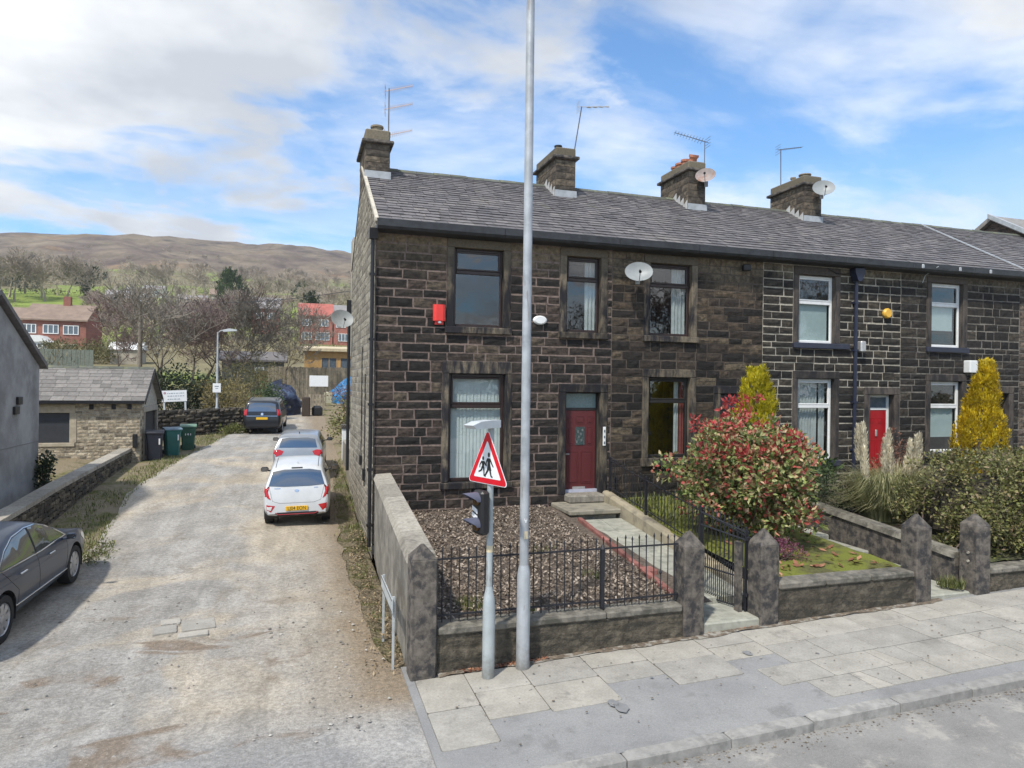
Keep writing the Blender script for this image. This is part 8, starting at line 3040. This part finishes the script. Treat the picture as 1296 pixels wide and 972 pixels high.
fr.box(ca - .1, 95.45, zb + .5, cb_ + .1, 95.7, zb + .68); fr.box(ca - .1, 95.45, zb + 2.0, cb_ + .1, 95.7, zb + 2.2); fr.box(ca, 95.5, zb + 1.4, cb_, 95.62, zb + 1.5)
fr.build('frame', M['upvc_white'], c_o)
MB().box(ca + .05, 95.58, zb + .6, cb_ - .05, 95.6, zb + 2.1).build('pane', M['glass_far'], c_o)
rr_ = MB(); mx_ = (ca + cb_) / 2
rr_.prism([(ca - .2, zb + 2.2), (cb_ + .2, zb + 2.2), (mx_ + .6, zb + 3.0), (mx_ - .6, zb + 3.0)], 'y', 95.3, 98.0); rr_.build('roof', M['upvc_white'], c_o, fixn=True)
far_house('brick_house', 'pink brick house with a patchy red and grey roof above the timber cabin', 378, 420, 118, .2, 4.9, 7.2, 7.5, M['brick_pink'], M['tile_red'], [(.22, 3.2, 1.6, 1.15), (.72, 3.2, 1.6, 1.15), (.22, .9, 1.6, 1.3), (.70, .9, 2.2, 1.3)])
far_house('brick_house', 'pink brick house with a grey roof adjoining the red-roofed one', 421.5, 462, 118, .2, 4.9, 7.2, 7.5, M['brick_pink'], M['tile_grey'], [(.22, 3.2, 1.6, 1.15), (.72, 3.2, 1.6, 1.15), (.3, .9, 1.6, 1.3)])
far_house('stone_cottage', 'pale stone cottage with a chimney behind the dark rounded evergreen', 131, 166, 195, .3, 3.6, 6.0, 6.5, M['far_stone'], M['tile_grey'], [(.2, 1.6, .9, 1.0), (.6, 1.6, .9, 1.0)], chim=(.28,))
far_house('white_house', 'long white house beside the utility pole top on the hillside', 179, 205, 255, .3, 3.0, 4.6, 7, M['far_white'], M['tile_grey'], [(.3, 1.2, 1.6, 1.2), (.7, 1.2, 1.6, 1.2)])
far_house('stone_cottage', 'small cream cottage beside the broad hillside pine', 264, 282, 245, .3, 3.0, 5.2, 6, M['far_stone'], M['tile_brown'], [(.3, 1.0, 1.0, 1.0), (.7, 1.0, 1.0, 1.0)])
far_house('stone_cottage', 'grey roofed house showing through the bare trees', 222, 258, 150, .3, 4.6, 7.0, 7, M['far_stone'], M['tile_grey'], [(.3, 3.0, 1.3, 1.1), (.7, 3.0, 1.3, 1.1)], chim=(.5,))
far_house('brick_house', 'brick house half hidden by the bare trees beside the pine', 318, 352, 128, .3, 4.8, 7.0, 7, M['brick_red'], M['tile_grey'], [(.3, 3.0, 1.3, 1.1), (.7, 3.0, 1.3, 1.1)])
far_house('stone_cottage', 'pale cottage beside the rounded dark evergreen', 398, 412, 262, .3, 2.8, 4.8, 6, M['far_stone'], M['tile_grey'], [(.5, 1.0, 1.0, 1.0)])
far_house('brick_house', 'low brick house with broad brown roof above the brick house with conservatory', -10, 60, 128, .5, 3.0, 5.2, 8, M['brick_pink'], M['tile_brown'], [(.3, 1.0, 1.6, 1.1), (.7, 1.0, 1.6, 1.1)])
far_house('field_barn', 'small dark field barn at the top of the green field', 157, 164, 262, .2, 2.4, 3.4, 5, simple('dark_barn_wall', (.05, .045, .04), .9), M['tile_grey'], [(.5, .8, .8, .8)])
gh = thing('greenhouse', 'white-roofed greenhouse half hidden by the bare trees', 'greenhouse', az_pt(158, 84))
gx_, gy_, gz_ = az_pt(158, 84)
MB().box(gx_ - 1.5, gy_, gz_, gx_ + 1.5, gy_ + 3, gz_ + 1.6).build('glazed_side', M['far_stone'], gh)
MB().prism([(gy_ - .2, gz_ + 1.6), (gy_ + 3.2, gz_ + 1.6), (gy_ + 1.5, gz_ + 2.5)], 'x', gx_ - 1.7, gx_ + 1.7).build('roof', M['far_white'], gh, fixn=True)
lf = thing('board_fence', 'grey-green garden fence below the brick house with conservatory', 'fence', az_pt(70, 80))
x_a, y_a, z_a = az_pt(50, 80); x_b = az_pt(118, 80)[0]
for k in range(12):
    xa = x_a + (x_b - x_a) * k / 12
    MB().box(xa + .02, y_a, z_a - .3, x_a + (x_b - x_a) * (k + 1) / 12 - .02, y_a + .05, z_a + 1.75).build('panel', simple('fence_grey_green', (.16, .18, .15), .9, var=.2) if k == 0 else bpy.data.materials['fence_grey_green'], lf)

# trees and a house across the street, behind the viewer: they show in the window panes
for k, (x, y, s_, lab) in enumerate(((13, -17, .9, 'small bare tree across the street'), (20, -15, 1.3, 'middling bare tree across the street'), (27, -14, 1.75, 'tallest bare tree across the street'), (40, -15, 1.5, 'far bare tree across the street'))):
    t = thing('bare_tree', lab, 'tree', (x, y, -.3), group='bare trees across the street')
    ma, mb_ = mid_tr[k % 4]
    m4 = Matrix.Translation((x, y, -.3)) @ Matrix.Rotation(k * 2.3 + 1, 4, 'Z') @ Matrix.Scale(s_, 4)
    inst('trunk', ma, None, t, m4); inst('crown', mb_, None, t, m4)
shrub('ivy_hedge', 'tall dark hedge across the street facing the terrace', 'hedge', (28, -19, 1.2), (34, 1.6, 2.3), 420, 1.3, 13000, .5, .16, M['dark_shrub'], 91, (28, -19, -.4))

# ------------------------------------------------------------------ thin haze over the valley
hz = MB().box(-1750, -330, -4, 1750, 1600, 205).build('haze', None)
hz.data.materials.clear()
hm_ = bpy.data.materials.new('haze'); hm_.use_nodes = True
hn_ = hm_.node_tree.nodes; hn_.clear()
pv_ = hn_.new('ShaderNodeVolumePrincipled'); pv_.inputs['Color'].default_value = (.93, .95, 1.0, 1); pv_.inputs['Density'].default_value = .00024
ho_ = hn_.new('ShaderNodeOutputMaterial'); hm_.node_tree.links.new(pv_.outputs[0], ho_.inputs['Volume'])
hz.data.materials.append(hm_)
hz['kind'] = 'stuff'; hz['label'] = 'thin pale haze softening the far hillside'; hz['category'] = 'haze'
